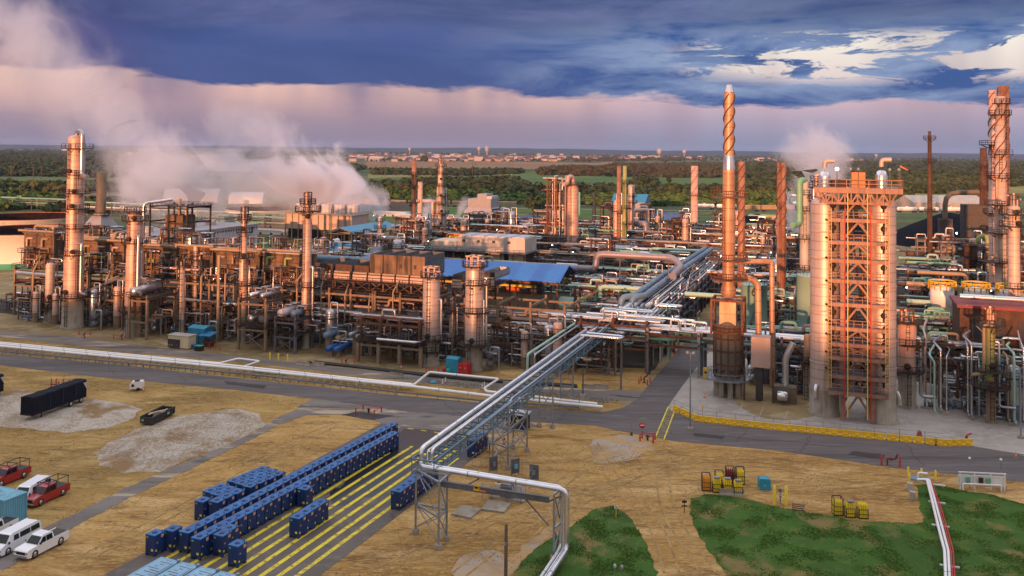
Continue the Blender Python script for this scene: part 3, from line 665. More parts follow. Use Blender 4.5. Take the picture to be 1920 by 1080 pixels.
for i, (x0, x1, y, h, m_, lab) in enumerate(((1712, 1850, 392, 11, 'tan_panel', 'long low pale warehouse roof beyond the railway at the right'), (306, 408, 380, 11, 'white_clad', 'white rounded storage hall behind the steam at the left'), (428, 492, 382, 9, 'white_paint', 'low white tented heap cover beyond the tank farm'))):
    a = G(x0, y); b = G(x1, y); l = (b - a).length; t = thing('warehouse', lab, 'warehouse', a, math.atan2(b.y - a.y, b.x - a.x))
    mb = MB(); nseg = 10; w = 26; pr = [(w / 2 - w / 2 * math.cos(math.pi * k / nseg), 1.5 + (h - 1.5) * math.sin(math.pi * k / nseg)) for k in range(nseg + 1)]
    if i == 0: pr = [(0, h * .5), (w / 2, h), (w, h * .5)]
    pr = [(0, 0)] + pr + [(w, 0)]; m = len(pr)
    mb.add([(xx, p[0], p[1]) for xx in (0, l) for p in pr], [(k, k + 1, m + k + 1, m + k) for k in range(m - 1)] + [tuple(range(m))[::-1], tuple(range(m, 2 * m))])
    mb.build('hall_shell', m_, t)
    MB().box(l * .45, -.15, 0, l * .45 + 4, 0, h * .33).build('door', 'grey_build', t)
def hopper(m_):
    t = thing('rail_car', 'tan covered hopper rail car in the far train', 'rail car', group='hopper cars of the far train')
    b = MB(); b.add([(x, y, z) for x in (-8, 8) for y, z in ((-1.5, 1.6), (-1.6, 4.6), (0, 5), (1.6, 4.6), (1.5, 1.6))], [(0, 1, 6, 5), (1, 2, 7, 6), (2, 3, 8, 7), (3, 4, 9, 8), (4, 0, 5, 9), (0, 4, 3, 2, 1), (5, 6, 7, 8, 9)])
    for k in range(-3, 4): b.box(k * 2.2 - .08, -1.68, 1.6, k * 2.2 + .08, -1.6, 4.6)
    b.build('car_body', m_, t)
    for s in (-1, 1):
        w = MB()
        for k in (-.9, .9): w.lathe([(.5, -1), (.5, 1)], (s * 6 + k, 0, .5), 10, (0, 1, 0))
        w.box(s * 6 - 1.3, -1, .5, s * 6 + 1.3, 1, 1.1); w.build('wheel_set', 'black_steel', t)
    return t
def tanker(m_, grp, lab):
    t = thing('tank_car', lab, 'tank car', group=grp)
    MB().lathe([(.3, -8), (1.3, -7.6), (1.55, -7), (1.55, 7), (1.3, 7.6), (.3, 8)], (0, 0, 2.8), 14, (1, 0, 0)).build('tank_shell', m_, t)
    MB().cyl((0, 0, 4.2), .7, .7, 10).build('dome', m_, t)
    for s in (-1, 1):
        w = MB()
        for k in (-.9, .9): w.lathe([(.5, -1), (.5, 1)], (s * 6 + k, 0, .5), 10, (0, 1, 0))
        w.box(s * 6 - 1.3, -1, .5, s * 6 + 1.3, 1, 1.1); w.build('wheel_set', 'black_steel', t)
    return t
def train(proto, a, b, n, z=0):
    a = G(*a); b = G(*b); d = b - a; ang = math.atan2(d.y, d.x); L_ = 17.6; n = min(n, int(d.length / L_))
    for i in range(n):
        o = proto if i == 0 else copy_tree(proto); p = a + d.normalized() * (L_ * (i + .5)); o.location = (p.x, p.y, .3); o.rotation_euler = (0, 0, ang)
train(hopper('car_tan'), (640, 386), (1000, 391), 60)
t_ = hopper('car_tan'); t_['label'] = 'tan hopper rail car on the track behind the tallest stack'; t_['group'] = 'hopper cars right of the tallest stack'; train(t_, (1385, 397), (1560, 397), 20)
train(tanker('car_black', 'black tank cars of the far train', 'black tank car in the far train beyond the field'), (680, 380.5), (1380, 386), 90)
train(tanker('white_paint', 'white tank cars behind the coal heap', 'white tank car on the track beyond the coal heap'), (1680, 399), (1862, 400), 20)
train(tanker('white_pipe', 'white tank cars by the banded stack', 'white tank car in the far train between the stacks'), (1300, 393), (1400, 394), 8)
tb = MB()
for a, b in (((600, 387), (1600, 399)), ((640, 382), (1560, 389)), ((1560, 399), (2000, 401))): stroke(tb, G(*a), G(*b), 7, .28)
tag(tb.build('railway_bed', 'rubble'), kind='structure')
def heap(pix, h, m_, lab, cat='heap'):
    poly = [G(*p) for p in pix]; c = sum(poly, Vector()) / len(poly); n = 48; vs = []; fs = []; pts = smooth_poly([(p.x, p.y) for p in poly], 3); n = len(pts); K = 6
    for k in range(K):
        f = 1 - k / K
        for (x, y) in pts:
            X_ = c.x + (x - c.x) * f; Y_ = c.y + (y - c.y) * f; z = h * (1 - f) ** .8 * (1 + .35 * noise.noise(Vector((X_ / 25, Y_ / 25, 2)))); vs.append((X_ - c.x, Y_ - c.y, max(-.1, z)))
    for k in range(K - 1):
        for i in range(n): j = (i + 1) % n; fs.append((k * n + i, k * n + j, (k + 1) * n + j, (k + 1) * n + i))
    fs.append(tuple((K - 1) * n + i for i in range(n)))
    mb = MB(); mb.add(vs, fs, True); tag(mb.build('heap', m_, loc=(c.x, c.y, 0)), lab, cat)
heap([(1640, 446), (1740, 412), (1860, 415), (1930, 440), (1900, 466), (1760, 466), (1680, 462)], 13, 'coal', 'huge black coal heap behind the twin drums')
heap([(1480, 452), (1560, 418), (1650, 412), (1640, 446), (1560, 466)], 9, 'coal', 'black coal heap left of the twin drums under the steam')
heap([(1330, 420), (1420, 408), (1470, 412), (1470, 428), (1380, 432)], 6, 'coal', 'low black coal heap behind the yellow building')
heap([(690, 392), (700, 386), (760, 388), (790, 393), (750, 396), (700, 395)], 7, 'brown_pile', 'long dark brown heap beside the railway')
def pylon(px, py, h, lab):
    b = G(px, py); t = thing('electricity_pole', lab, 'power pole', b, group='far wooden electricity poles')
    MB().tube([(0, 0, 0), (0, 0, h)], [.45, .3], 6).build('pole', 'wood', t); m_ = MB(); m_.bar((-3, 0, h * .9), (3, 0, h * .9), .4); m_.bar((-2, 0, h * .8), (2, 0, h * .8), .35); m_.build('crossarm', 'wood', t)
for i, (x, y, h) in enumerate(((20, 350, 24), (62, 346, 22), (77, 345, 22), (716, 334, 26), (722, 334, 26), (743, 330, 20), (886, 330, 24), (891, 330, 24), (950, 322, 24), (955, 322, 24), (960, 322, 24), (1018, 320, 22), (808, 334, 18), (760, 372, 14), (896, 376, 14), (938, 378, 14), (1345, 380, 16), (1427, 383, 16))):
    pylon(x, y, h, 'thin wooden electricity pole in the far fields')
def onV(px, py, V):
    d = ray(px, py); o = Vector((0, 0, H)); nv_ = Vector((-SU, CU, 0)); t = V / d.dot(nv_); p = o + d * t
    return UV(p)[0], p.z
def uAt(px, V, z=0):
    lo, hi = -700.0, 500.0
    for _ in range(40):
        m = (lo + hi) / 2
        if proj(W(m, V, z))[0] < px: lo = m
        else: hi = m
    return lo
def UVp(px, py, z=0.0): return UV(G(px, py, z))
def P_(name, label, cat, u, v, z=0, group=None): return thing(name, label, cat, W(u, v, z), PR, group)
FRONT = -math.pi / 2 - PR
def ang(a): return (math.cos(a), math.sin(a), 0)
def column(label, px, pyb, pyt, w, body='cladding', skirt=None, skirtm='concrete', plats=(), cat='tower', name='process_column',
           prof=None, top='dome', ladder=True, strake=0, seed=1, group=None, risers=(), manways=(), legs=0, w0=None, pm='dark_steel', topgear=False):
    """picture rows -> a real column at its ground point; prof = [(row, width)] up the shell, widths in photo pixels"""
    r_ = random.Random(seed + int(px)); b = G(px, pyb); mp = b.y / F; r = w / 2 * mp
    b = G(px, pyb) + Vector((0, r, 0)); z = lambda py: T(b, py); mp = b.y / F
    t = thing(name, label, cat, (b.x, b.y, 0), PR, group); zs = 0
    if skirt:
        zs = z(skirt); rw = (w0 or w * 1.08) / 2 * mp
        if legs:
            for k in range(legs):
                a = 2 * math.pi * (k + .5) / legs; m_ = MB(); m_.box(math.cos(a) * rw * .85 - .5, math.sin(a) * rw * .85 - .5, 0, math.cos(a) * rw * .85 + .5, math.sin(a) * rw * .85 + .5, zs); m_.build('leg', skirtm, t)
        else: MB().lathe([(rw * 1.12, 0), (rw * 1.12, .5), (rw, .55), (rw, zs)], n=28).build('skirt', skirtm, t)
    prof = prof or [(skirt or pyb, w), (pyt, w)]
    secs = []; cur = [prof[0]]
    pts = [(z(p[0]) if k or not skirt else zs, p[1] / 2 * mp) for k, p in enumerate(prof)]
    if not skirt: pts[0] = (0, pts[0][1])
    l = [(q, zz) for zz, q in pts]; rt = l[-1][0]; zt = l[-1][1]
    if top == 'dome': l += [(rt * .93, zt + rt * .28), (rt * .7, zt + rt * .48), (rt * .35, zt + rt * .58), (.02, zt + rt * .6)]
    elif top == 'open': l += [(rt * .8, zt), (rt * .8, zt - 3)]
    elif top == 'flat': l += [(rt * .02, zt + .1)]
    MB().lathe(l, n=32).build('shell', body, t)
    def rad(zz):
        for (z0, r0), (z1, r1) in zip(pts, pts[1:]):
            if z0 <= zz <= z1: return r0 + (r1 - r0) * (zz - z0) / max(z1 - z0, .01)
        return pts[-1][1] if zz > pts[-1][0] else pts[0][1]
    for k, pl in enumerate(plats):
        full = True; ext = 1.3; row = pl
        if isinstance(pl, tuple): row, ext, span = pl; full = span > 6
        zz = z(row); ri = rad(zz) + .05 if zz < zt + .3 else .3; ro = max(rad(min(zz, zt)), .6) + ext
        if full: a0, a1 = 0, 2 * math.pi
        else: c = FRONT + r_.uniform(-.9, .9); a0, a1 = c - span / 2, c + span / 2
        m_ = MB().ring((0, 0, zz), ri, ro, a0, a1, .16, 18)
        for j in range(6 if full else 3):
            a = a0 + (a1 - a0) * (j + .5) / (6 if full else 3); d = Vector(ang(a)); m_.bar(d * ri + Vector((0, 0, zz - .9)), d * (ro - .1) + Vector((0, 0, zz)), .12)
        p = m_.build('platform', pm, t); MB().arcrail((0, 0, zz + .16), ro - .05, a0, a1, 1.1, .09, 14 if full else 8).build('railing', pm, p)
    if ladder and len(plats) > 0:
        zz = [0.3 if not skirt else .5] + sorted(z(p[0] if isinstance(p, tuple) else p) for p in plats); lb = MB()
        for k, (a, c) in enumerate(zip(zz, zz[1:])):
            th = FRONT + (.55 if k % 2 else -.35) + r_.uniform(-.2, .2); rr = max(rad(a + .2), rad(c)) + .25; d = Vector(ang(th))
            lb.ladder(d * rr + Vector((0, 0, a)), d * rr + Vector((0, 0, c + 1.2)), d, .6, .09)
        lb.build('ladder', pm, t)
    for row in manways:
        zz = z(row); a = FRONT + r_.uniform(-.4, .5); d = Vector(ang(a)); rr = rad(zz)
        MB().lathe([(.45, 0), (.45, .5), (.6, .5), (.6, .68), (.02, .7)], d * (rr - .1) + Vector((0, 0, zz)), 12, d).build('manway', pm, t)
    for (da, r0, top_, bot, m_) in [(*q, 'silver')[:5] for q in risers]:
        a = FRONT + da; d = Vector(ang(a)); zt_, zb = z(top_), z(bot); rr = max(rad(zb), rad(min(zt_, zt))) + r0 + .35
        if zt_ > zt + .3:
            path = [(0, 0, zt + .2), (0, 0, zt_), d * rr + Vector((0, 0, zt_)), d * rr + Vector((0, 0, zb)), d * (rr + 3) + Vector((0, 0, zb))]
        else: path = [d * (rad(zt_) * .9) + Vector((0, 0, zt_)), d * rr + Vector((0, 0, zt_)), d * rr + Vector((0, 0, zb)), d * (rr + 2.5) + Vector((0, 0, zb))]
        MB().tube(path, r0, 10, r0 * 2.2).build('riser_pipe', m_, t)
    if strake:
        sm = MB(); zlo, zhi = (strake if isinstance(strake, tuple) else (pts[0][0] + (zt - pts[0][0]) * .35, zt)); 
        if isinstance(strake, tuple): zlo, zhi = z(strake[0]), z(strake[1])
        turns = (zhi - zlo) / (rad(zhi) * 2 * 4.6)
        for s0 in range(3):
            sm.tube([Vector(ang(s0 * 2.094 + turns * 6.283 * k / 60)) * (rad(zlo + (zhi - zlo) * k / 60) + .12) + Vector((0, 0, zlo + (zhi - zlo) * k / 60)) for k in range(61)], .13, 4, 0)
        sm.build('strake', 'rust_steel', t)
    if topgear:
        g = MB(); rr = rt * .75 + .35
        for k in range(4):
            a = k * math.pi / 2 + .78; p = Vector(ang(a)) * rr; g.bar(p + Vector((0, 0, zt + .5)), p + Vector((0, 0, zt + 3)), .2)
            q = Vector(ang(a + math.pi / 2)) * rr; g.bar(p + Vector((0, 0, zt + 3)), q + Vector((0, 0, zt + 3)), .2); g.bar(p + Vector((0, 0, zt + 2)), q + Vector((0, 0, zt + 2)), .12)
        g.build('lifting_frame', topgear if isinstance(topgear, str) else 'rust_steel', t)
        for k in range(4):
            a = k * 1.5; p = Vector(ang(a)) * rt * .55; MB().tube([p + Vector((0, 0, zt)), p + Vector((0, 0, zt + 2 + k * .4)), p * 2.1 + Vector((0, 0, zt + 2 + k * .4))], .22, 6).build('relief_valve', 'pink_pipe', t)
    return t
def rack(label, u0, u1, v0, v1, levels, bay=6.0, pm='fireproof', bm='dark_steel', pipes=(), name='pipe_rack', cat='pipe rack', seed=1, along='u', z0=0, brace=False, deck=None, railm=None, pw=.5, group=None):
    """frame of posts and beams; pipes = [(level index, count, [materials], rmin, rmax)] run along u or v"""
    r_ = random.Random(seed); t = P_(name, label, cat, u0, v0, z0, group); lu, lv = u1 - u0, v1 - v0
    nu = max(1, round(lu / bay)); nv = max(1, round(lv / bay)) if along == 'v' or lv > 14 else 1; h = levels[-1]
    us = [lu * i / nu for i in range(nu + 1)]; vs_ = [lv * j / nv for j in range(nv + 1)]
    if along == 'v': nu = max(1, round(lu / 14)); us = [lu * i / nu for i in range(nu + 1)]
    np_ = 0
    for x in us:
        for y in vs_:
            if len(us) * len(vs_) > 90 and np_ > 88: continue
            MB().bar((x, y, 0), (x, y, h + (.9 if pipes else .05)), pw).build('post', pm, t); np_ += 1
    for k, z in enumerate(levels):
        m_ = MB()
        for x in us: m_.bar((x, -.4, z), (x, lv + .4, z), .35, .5)
        for y in vs_: m_.bar((-.4, y, z - .55), (lu + .4, y, z - .55), .3, .45)
        if brace and k == 0:
            for x, x2 in zip(us, us[1:]):
                for y in (0, lv): m_.bar((x, y, 0.5), (x2, y, z - .5), .16); m_.bar((x2, y, .5), (x, y, z - .5), .16)
        m_.build('beam_frame', bm, t)
        if deck and k in deck:
            p = MB().box(-.6, -.6, z + .26, lu + .6, lv + .6, z + .34).build('deck', 'dark_steel', t)
            MB().rail([(-.6, -.6, z + .34), (lu + .6, -.6, z + .34), (lu + .6, lv + .6, z + .34), (-.6, lv + .6, z + .34), (-.6, -.6, z + .34)], 1.1, .09).build('railing', railm or 'dark_steel', p)
    for (lv_i, cnt, mats, r0, r1) in pipes:
        z = levels[lv_i]; span = lv if along == 'u' else lu; pos = .5
        for c in range(cnt):
            r = r_.uniform(r0, r1); pos = .4 + (span - .8) * (c + .5) / cnt; zz = z + .27 + r; m_ = r_.choice(mats); e0, e1 = -r_.uniform(0, 4), r_.uniform(0, 4); L_ = lu if along == 'u' else lv
            kind = r_.random()
            a, b = e0, L_ + e1
            if kind < .25: b = L_ * r_.uniform(.35, .9)
            elif kind < .5: a = L_ * r_.uniform(.1, .6)
            pts = [(a, pos, zz), (b, pos, zz)]
            if r_.random() < .35: pts = [(a, pos, zz), ((a + b) / 2, pos, zz), ((a + b) / 2, pos, zz + 1.5), ((a + b) / 2 + 3, pos, zz + 1.5), ((a + b) / 2 + 3, pos, zz), (b, pos, zz)]
            if kind < .5 and z > 3: 
                e = pts[-1] if kind < .25 else pts[0]; q = (e[0], e[1], e[2] - r_.uniform(2, max(2.5, z - 1)));
                pts = pts + [q] if kind < .25 else [q] + pts
            if along == 'v': pts = [(p[1], p[0], p[2]) for p in pts]
            MB().tube(pts, r, 7).build('pipe', m_, t)
    return t
def hdrum(label, u, v, z, L_, r, m='silver', along='v', name='horizontal_drum', cat='drum', sad='fireproof', group=None, legs=True, nozz=True):
    t = P_(name, label, cat, u, v, z, group); ax = (0, 1, 0) if along == 'v' else (1, 0, 0)
    MB().lathe([(.02, -L_ / 2 - r * .45), (r * .6, -L_ / 2 - r * .36), (r * .9, -L_ / 2 - r * .15), (r, -L_ / 2), (r, L_ / 2), (r * .9, L_ / 2 + r * .15), (r * .6, L_ / 2 + r * .36), (.02, L_ / 2 + r * .45)], (0, 0, 0), 18, ax).build('shell', m, t)
    for s in (-.3, .3):
        m_ = MB(); 
        if along == 'v': m_.box(-r * .8, s * L_ - .25, -r - (z - r if legs else .6) + 0.0, r * .8, s * L_ + .25, -r * .55)
        else: m_.box(s * L_ - .25, -r * .8, -r - (z - r if legs else .6), s * L_ + .25, r * .8, -r * .55)
        m_.build('saddle', sad, t)
    if nozz:
        for s in (-.2, .15, .35):
            p = Vector((0, s * L_, 0)) if along == 'v' else Vector((s * L_, 0, 0)); MB().tube([p + Vector((0, 0, r * .9)), p + Vector((0, 0, r + .8)), p + Vector((.0, 0, r + .8)) + (Vector((1.8, 0, 0)) if along == 'v' else Vector((0, 1.8, 0)))], .16, 6).build('nozzle', 'silver', t)
    return t
def tank(label, px, pyb, pyt, w, m='tank_green', roof='cone', name='storage_tank', stair=True, band=None, group=None):
    b = G(px, pyb); r = w / 2 * b.y / F; b = b + Vector((0, r * .98, 0)); r = w / 2 * b.y / F; h = T(b, pyt); t = thing(name, label, 'tank', (b.x, b.y, 0), PR, group)
    rf = [(r * .5, h + r * .10), (.05, h + r * .15)] if roof == 'cone' else []
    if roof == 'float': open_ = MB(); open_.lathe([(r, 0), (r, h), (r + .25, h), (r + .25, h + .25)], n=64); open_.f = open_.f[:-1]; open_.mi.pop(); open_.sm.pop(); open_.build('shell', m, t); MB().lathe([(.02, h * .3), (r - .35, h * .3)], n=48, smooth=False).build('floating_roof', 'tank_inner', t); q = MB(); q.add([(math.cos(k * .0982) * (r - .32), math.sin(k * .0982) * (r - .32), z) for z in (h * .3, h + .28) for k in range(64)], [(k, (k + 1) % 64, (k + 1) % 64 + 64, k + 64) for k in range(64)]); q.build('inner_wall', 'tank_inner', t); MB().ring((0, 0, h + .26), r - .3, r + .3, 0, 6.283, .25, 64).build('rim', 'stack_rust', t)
    else: MB().lathe([(r, 0), (r, h), (r * 1.01, h), (r * 1.01, h + .15)] + [(r, h + .15)] + rf, n=48).build('shell', m, t)
    if band: MB().lathe([(r + .03, 0), (r + .03, band)], n=64).build('painted_band', 'green_band', t)
    if stair:
        s = MB(); q = None
        for k in range(26):
            a = FRONT - .9 + k * .055; zz = h * k / 25; p = Vector(ang(a)) * (r + .5) + Vector((0, 0, zz))
            if q: s.bar(q, p, .5, .12); s.bar(q + Vector((0, 0, 1)), p + Vector((0, 0, 1)), .09); 
            s.bar(p, p + Vector((0, 0, 1)), .07); q = p
        s.build('stairway', 'grey_steel', t)
    if roof != 'float': MB().arcrail((0, 0, h + .15), r, 0, 6.283, 1.1, .09, 24).build('railing', 'grey_steel', t)
    return t
mat('green_band', (.02, .36, .22), (.02, .32, .20), .6, 0, .3)
def aircooler(label, u, v, z, lu, lv, h, bays=1, m='brown_steel', group=None, legs=0, topm='grey_steel', band='tan_pipe'):
    t = P_('air_cooler', label, 'air cooler', u, v, z, group); w = lu / bays
    for k in range(bays):
        a = MB(); x0, x1 = k * w + .12, (k + 1) * w - .12
        a.box(x0, 0, 1.6, x1, .12, h); a.box(x0, lv - .12, 1.6, x1, lv, h); a.box(x0, .12, 1.6, x0 + .12, lv - .12, h); a.box(x1 - .12, .12, 1.6, x1, lv - .12, h)
        p = a.build('casing', [m, topm], t)
        for f in p.data.polygons:
            if abs(f.normal.x) > .9 or f.center.y > lv * .5: f.material_index = 1
        MB().box(x0, .12, h - 1.4, x1, lv - .12, h - 1.3).build('louvre_deck', 'dark_steel', t)
        MB().box(x0 + .1, -.9, .3, x1 - .1, -.02, 1.55).build('header_box', 'pink_pipe', t)
        MB().tube([(x0 + .1, -.5, 1.9), (x1 - .1, -.5, 1.9)], .28, 7).build('header_pipe', band, t)
        MB().box(x0 + w * .18, -.06, h * .55, x0 + w * .34, -.002, h * .55 + .9).build('vent_opening', 'black_steel', t)
    b = MB(); b.box(-.4, -2.2, -.05, lu + .4, -.95, .06); b.rail([(-.4, -2.2, .06), (lu + .4, -2.2, .06)], 1.1, .09); b.box(0, 0, 0, lu, lv, .28)
    b.build('walkway', 'dark_steel', t)
    if legs:
        for x in [lu * i / max(1, bays) for i in range(bays + 1)]:
            for y in (.3, lv - .3): MB().bar((x, y, -legs), (x, y, 0), .35).build('leg', m, t)
        b = MB()
        for i in range(bays): x0, x1 = lu * i / bays, lu * (i + 1) / bays; b.bar((x0, .3, -legs), (x1, .3, 0), .16); b.bar((x1, .3, -legs), (x0, .3, 0), .16)
        b.build('cross_brace', m, t)
    return t
def pipe(label, pts, r, m='silver', name='pipeline', cat='pipe', n=10, group=None, bend=None, sup=None, supm='grey_steel'):
    """pts in world space; sup = list of fractions where a support stands"""
    p0 = Vector(pts[0]); p0 = Vector((p0.x, p0.y, 0)); t = thing(name, label, cat, p0, 0, group)
    MB().tube([Vector(p) - p0 for p in pts], r, n, bend or r * 2.2).build('pipe_run', m, t)
    for p in (sup or ()):
        p = Vector(p) - p0; s = MB(); s.bar((p.x, p.y, -p0.z), (p.x, p.y, p.z - r), .3); s.bar((p.x - 1, p.y, p.z - r - .1), (p.x + 1, p.y, p.z - r - .1), .25); s.build('support', supm, t)
    k = 0; fl = MB()
    for a, b in zip(pts, pts[1:]):
        a = Vector(a) - p0; b = Vector(b) - p0; L_ = (b - a).length; d = (b - a).normalized() if L_ else Vector((1, 0, 0)); q = 6.0
        while q < L_ - 3: fl.lathe([(r * 1.06, -.07), (r * 1.06, .07)], a + d * q, n, d); q += 6.0
    if fl.v: fl.build('joint_bands', 'galv' if m in ('bright_silver', 'silver', 'white_pipe') else m, t)
    return t
def tangle(seed, w, d, h, n, mats, pm='fireproof'):
    r_ = random.Random(seed); t = P_('pipe_manifold', 'tangle of small process pipes', 'pipework', 0, 0)
    for x in (0, w):
        for y in (0, d): MB().bar((x, y, 0), (x, y, h), .3).build('post', pm, t)
    b = MB()
    for z in (h * .45, h * .95):
        b.bar((0, 0, z), (w, 0, z), .25); b.bar((0, d, z), (w, d, z), .25); b.bar((0, 0, z), (0, d, z), .25); b.bar((w, 0, z), (w, d, z), .25)
    b.build('beam_frame', 'dark_steel', t)
    for i in range(n):
        p = Vector((r_.uniform(0, w), r_.uniform(-1, d), r_.choice((.4, h * .5, h)))); pts = [p.copy()]; ax = r_.randrange(3)
        for k in range(r_.randint(3, 5)):
            q = p.copy(); ax = (ax + r_.choice((1, 2))) % 3
            q[ax] = r_.uniform(-1, w + 1) if ax == 0 else r_.uniform(-1.5, d + .5) if ax == 1 else r_.choice((.4, h * .5, h * .75, h + .4, h * .25, h * 1.1))
            if (q - p).length > .8: pts.append(q); p = q
        if len(pts) > 1: MB().tube(pts, r_.choice((.11, .14, .18, .25, .3)), 6).build('pipe', r_.choice(mats), t)
    for k in range(3):
        p = Vector((r_.uniform(0, w), r_.uniform(-.5, d * .5), r_.uniform(.6, h * .6))); m_ = MB(); m_.ball(p, .35, 8); m_.lathe([(.05, 0), (.05, .6), (.35, .6), (.35, .66), (.03, .68)], p, 8); m_.build('valve', r_.choice(['silver', 'red', 'grey_steel']), t)
    return t
def pump():
    t = P_('pump', 'small pump set', 'pump', 0, 0); MB().box(-1.2, -.5, 0, 1.2, .5, .35).build('base', 'concrete', t)
    MB().lathe([(.3, -.5), (.4, -.45), (.4, .45), (.3, .5)], (.5, 0, .8), 10, (1, 0, 0)).build('motor', 'grey_steel', t); MB().lathe([(.2, -.2), (.5, -.15), (.5, .15), (.2, .2)], (-.5, 0, .8), 10, (1, 0, 0)).build('casing', 'blue_steel', t)
    MB().tube([(-.5, 0, 1.2), (-.5, 0, 2.2), (-.5, 2, 2.2)], .14, 6).build('pipe', 'silver', t); return t
def vessel(m='cladding', sm='fireproof', r=1.0, h=7.0, z=3.0):
    t = P_('vertical_vessel', 'small upright vessel', 'vessel', 0, 0)
    MB().lathe([(r * .96, 0), (r * .96, z)], n=16).build('skirt', sm, t); MB().lathe([(r, z), (r, z + h), (r * .8, z + h + r * .4), (.02, z + h + r * .6)], n=18).build('shell', m, t)
    MB().ring((0, 0, z + h * .75), r, r + 1, 0, 6.28, .12, 12).build('platform', 'dark_steel', t); MB().arcrail((0, 0, z + h * .75 + .1), r + .95, 0, 6.28, 1.1, .08, 10).build('railing', 'dark_steel', t)
    MB().tube([(0, 0, z + h), (0, 0, z + h + 2), (r + .6, 0, z + h + 2), (r + .6, 0, 1)], .2, 7).build('riser_pipe', 'silver', t); return t
def exch(m='silver'):
    t = P_('heat_exchanger', 'small heat exchanger', 'heat exchanger', 0, 0)
    for k in (0, 1):
        MB().lathe([(.02, -3.6), (.65, -3.4), (.75, -3.2), (.75, -2.4), (.6, -2.3), (.6, 2.8), (.4, 3.2), (.02, 3.3)], (0, 0, 1.6 + 1.7 * k), 12, (0, 1, 0)).build('shell', m, t)
    b = MB()
    for y in (-1.8, 1.8): b.box(-.5, y - .2, 0, .5, y + .2, 3.0)
    b.build('saddle', 'fireproof', t); MB().tube([(0, -2.8, 3.9), (0, -2.8, 5), (2, -2.8, 5), (2, -2.8, 0)], .2, 7).build('pipe', 'silver', t); return t
def lamp():
    t = P_('floodlight', 'lit floodlight on a thin post', 'floodlight', 0, 0); MB().tube([(0, 0, 0), (0, 0, 3)], .06, 5).build('post', 'grey_steel', t); MB().lathe([(.08, 0), (.2, .05), (.2, .25), (.05, .3)], (0, 0, 3), 8).build('lamp_head', 'lamp_lit', t); return t
REG = []
LM = []
def mark(px, py, name): LM.append((px, py, name))
def reg(o, noun, px=None, py=None):
    REG.append((o, noun, px, py)); return o
ORD = 'first second third fourth fifth sixth seventh eighth ninth tenth eleventh twelfth'.split()
def finish_labels():
    D = {}
    for o, noun, px, py in REG:
        if px is None: px, py = proj(o.location + Vector((0, 0, 2)))
        b = min(LM, key=lambda l: (l[0] - px) ** 2 + (2.2 * (l[1] - py)) ** 2); dx, dy = px - b[0], py - b[1]
        rel = ('right of' if dx > 0 else 'left of') if abs(dx) > abs(dy) * 1.1 else ('in front of' if dy > 0 else 'behind')
        D.setdefault((noun, rel, b[2]), []).append((px, o))
    for (noun, rel, b), l in D.items():
        l.sort(key=lambda q: q[0])
        for i, (px, o) in enumerate(l):
            s = f'{noun} {rel} the {b}' if len(l) == 1 else f'{ORD[i % 12]} {noun} from the left, {rel} the {b}'
            o['label'] = s if len(s.replace('-', ' ').split()) < 16 else s.replace(' from the left,', '').replace('in front of', 'before')
for a in ((132, 400, 'tallest left tower'), (188, 370, 'pyramid-hooded heater'), (245, 480, 'thick tower beside grey drum'), (318, 420, 'dark open frame'), (352, 620, 'blue roadside shed'),
          (453, 470, 'slim two-step tower'), (571, 470, 'tall plain tower'), (470, 600, 'two-deck exchanger stand'), (622, 662, 'blue exchangers'), (730, 650, 'low concrete table'),
          (745, 520, 'four brown air coolers'), (806, 600, 'flat-topped pink tower'), (888, 590, 'cage-topped pink tower'), (862, 690, 'red cabinet'), (950, 515, 'long blue roof'),
          (690, 428, 'teal roofed shelter'), (615, 410, 'steaming cooling tower'), (774, 380, 'slim rusty stack'), (824, 380, 'many-landed middle tower'), (898, 385, 'grey penthouse building'), (945, 410, 'pale blue upright tank'),
          (895, 465, 'pale air cooler house'), (1074, 410, 'big pale middle vessel'), (1160, 390, 'pair of thin stacks'), (1214, 420, 'brown elbow duct'), (1303, 380, 'pink spiral-finned stack'),
          (1376, 420, 'tallest stack'), (1372, 660, 'round rusty heater drum'), (1467, 430, 'brown spiral-finned stack'), (1435, 560, 'green tank marked 6'), (1510, 560, 'green tank beside drums'), (1570, 600, 'left twin drum'), (1660, 600, 'right twin drum'),
          (1708, 670, 'squat tan column'), (1862, 680, 'lime green column'), (1780, 590, 'three white silos'), (1745, 380, 'slender dark mast'), (1790, 430, 'black heater box'), (1880, 350, 'far right chimneys'), (1905, 470, 'tan right-edge tower'),
          (1230, 540, 'rising pipe rack'), (1200, 620, 'road-crossing pipe rack'), (1830, 480, 'yellow gooseneck vent'), (1455, 415, 'yellow building'), (1330, 640, 'street opening')): mark(*a)
column('tallest tower at far left, pink metal bands with many railed landings', 128, 617, 262, 32, 'cladding', skirt=563, prof=[(563, 35), (480, 35), (460, 31), (262, 30)], w0=38, plats=[557, (478, 1.2, 2.5), (428, 1.6, 4), 392, (363, 1.8, 4), 328, (279, 2, 2.5)], manways=[545, 470, 385, 358, 320], risers=[(.9, .55, 246, 330), (1.0, .38, 455, 548)], name='distillation_tower')
column('short round-topped tower standing just left of the tallest left tower', 88, 606, 497, 16, 'cladding_warm', skirt=574, plats=[(565, 1, 3), (578, .8, 4)], manways=[555], name='process_vessel')
column('thick pink tower behind the long grey drum with dark ring landings', 243, 632, 406, 28, 'cladding', skirt=572, prof=[(572, 31), (500, 30), (406, 27)], w0=28, plats=[(582, 1.5, 4), (456, 1.2, 4), 414, (398, .8, 7)], manways=[447, 408, 540], risers=[(.7, .4, 440, 545), (1.0, .3, 470, 520)], name='distillation_tower')
column('slim pale pink tower right of the long grey drum, flat top', 338, 634, 492, 9, 'cladding_warm', skirt=600, plats=[(498, .8, 4), (478, .5, 7)], name='slim_tower', cat='tower')
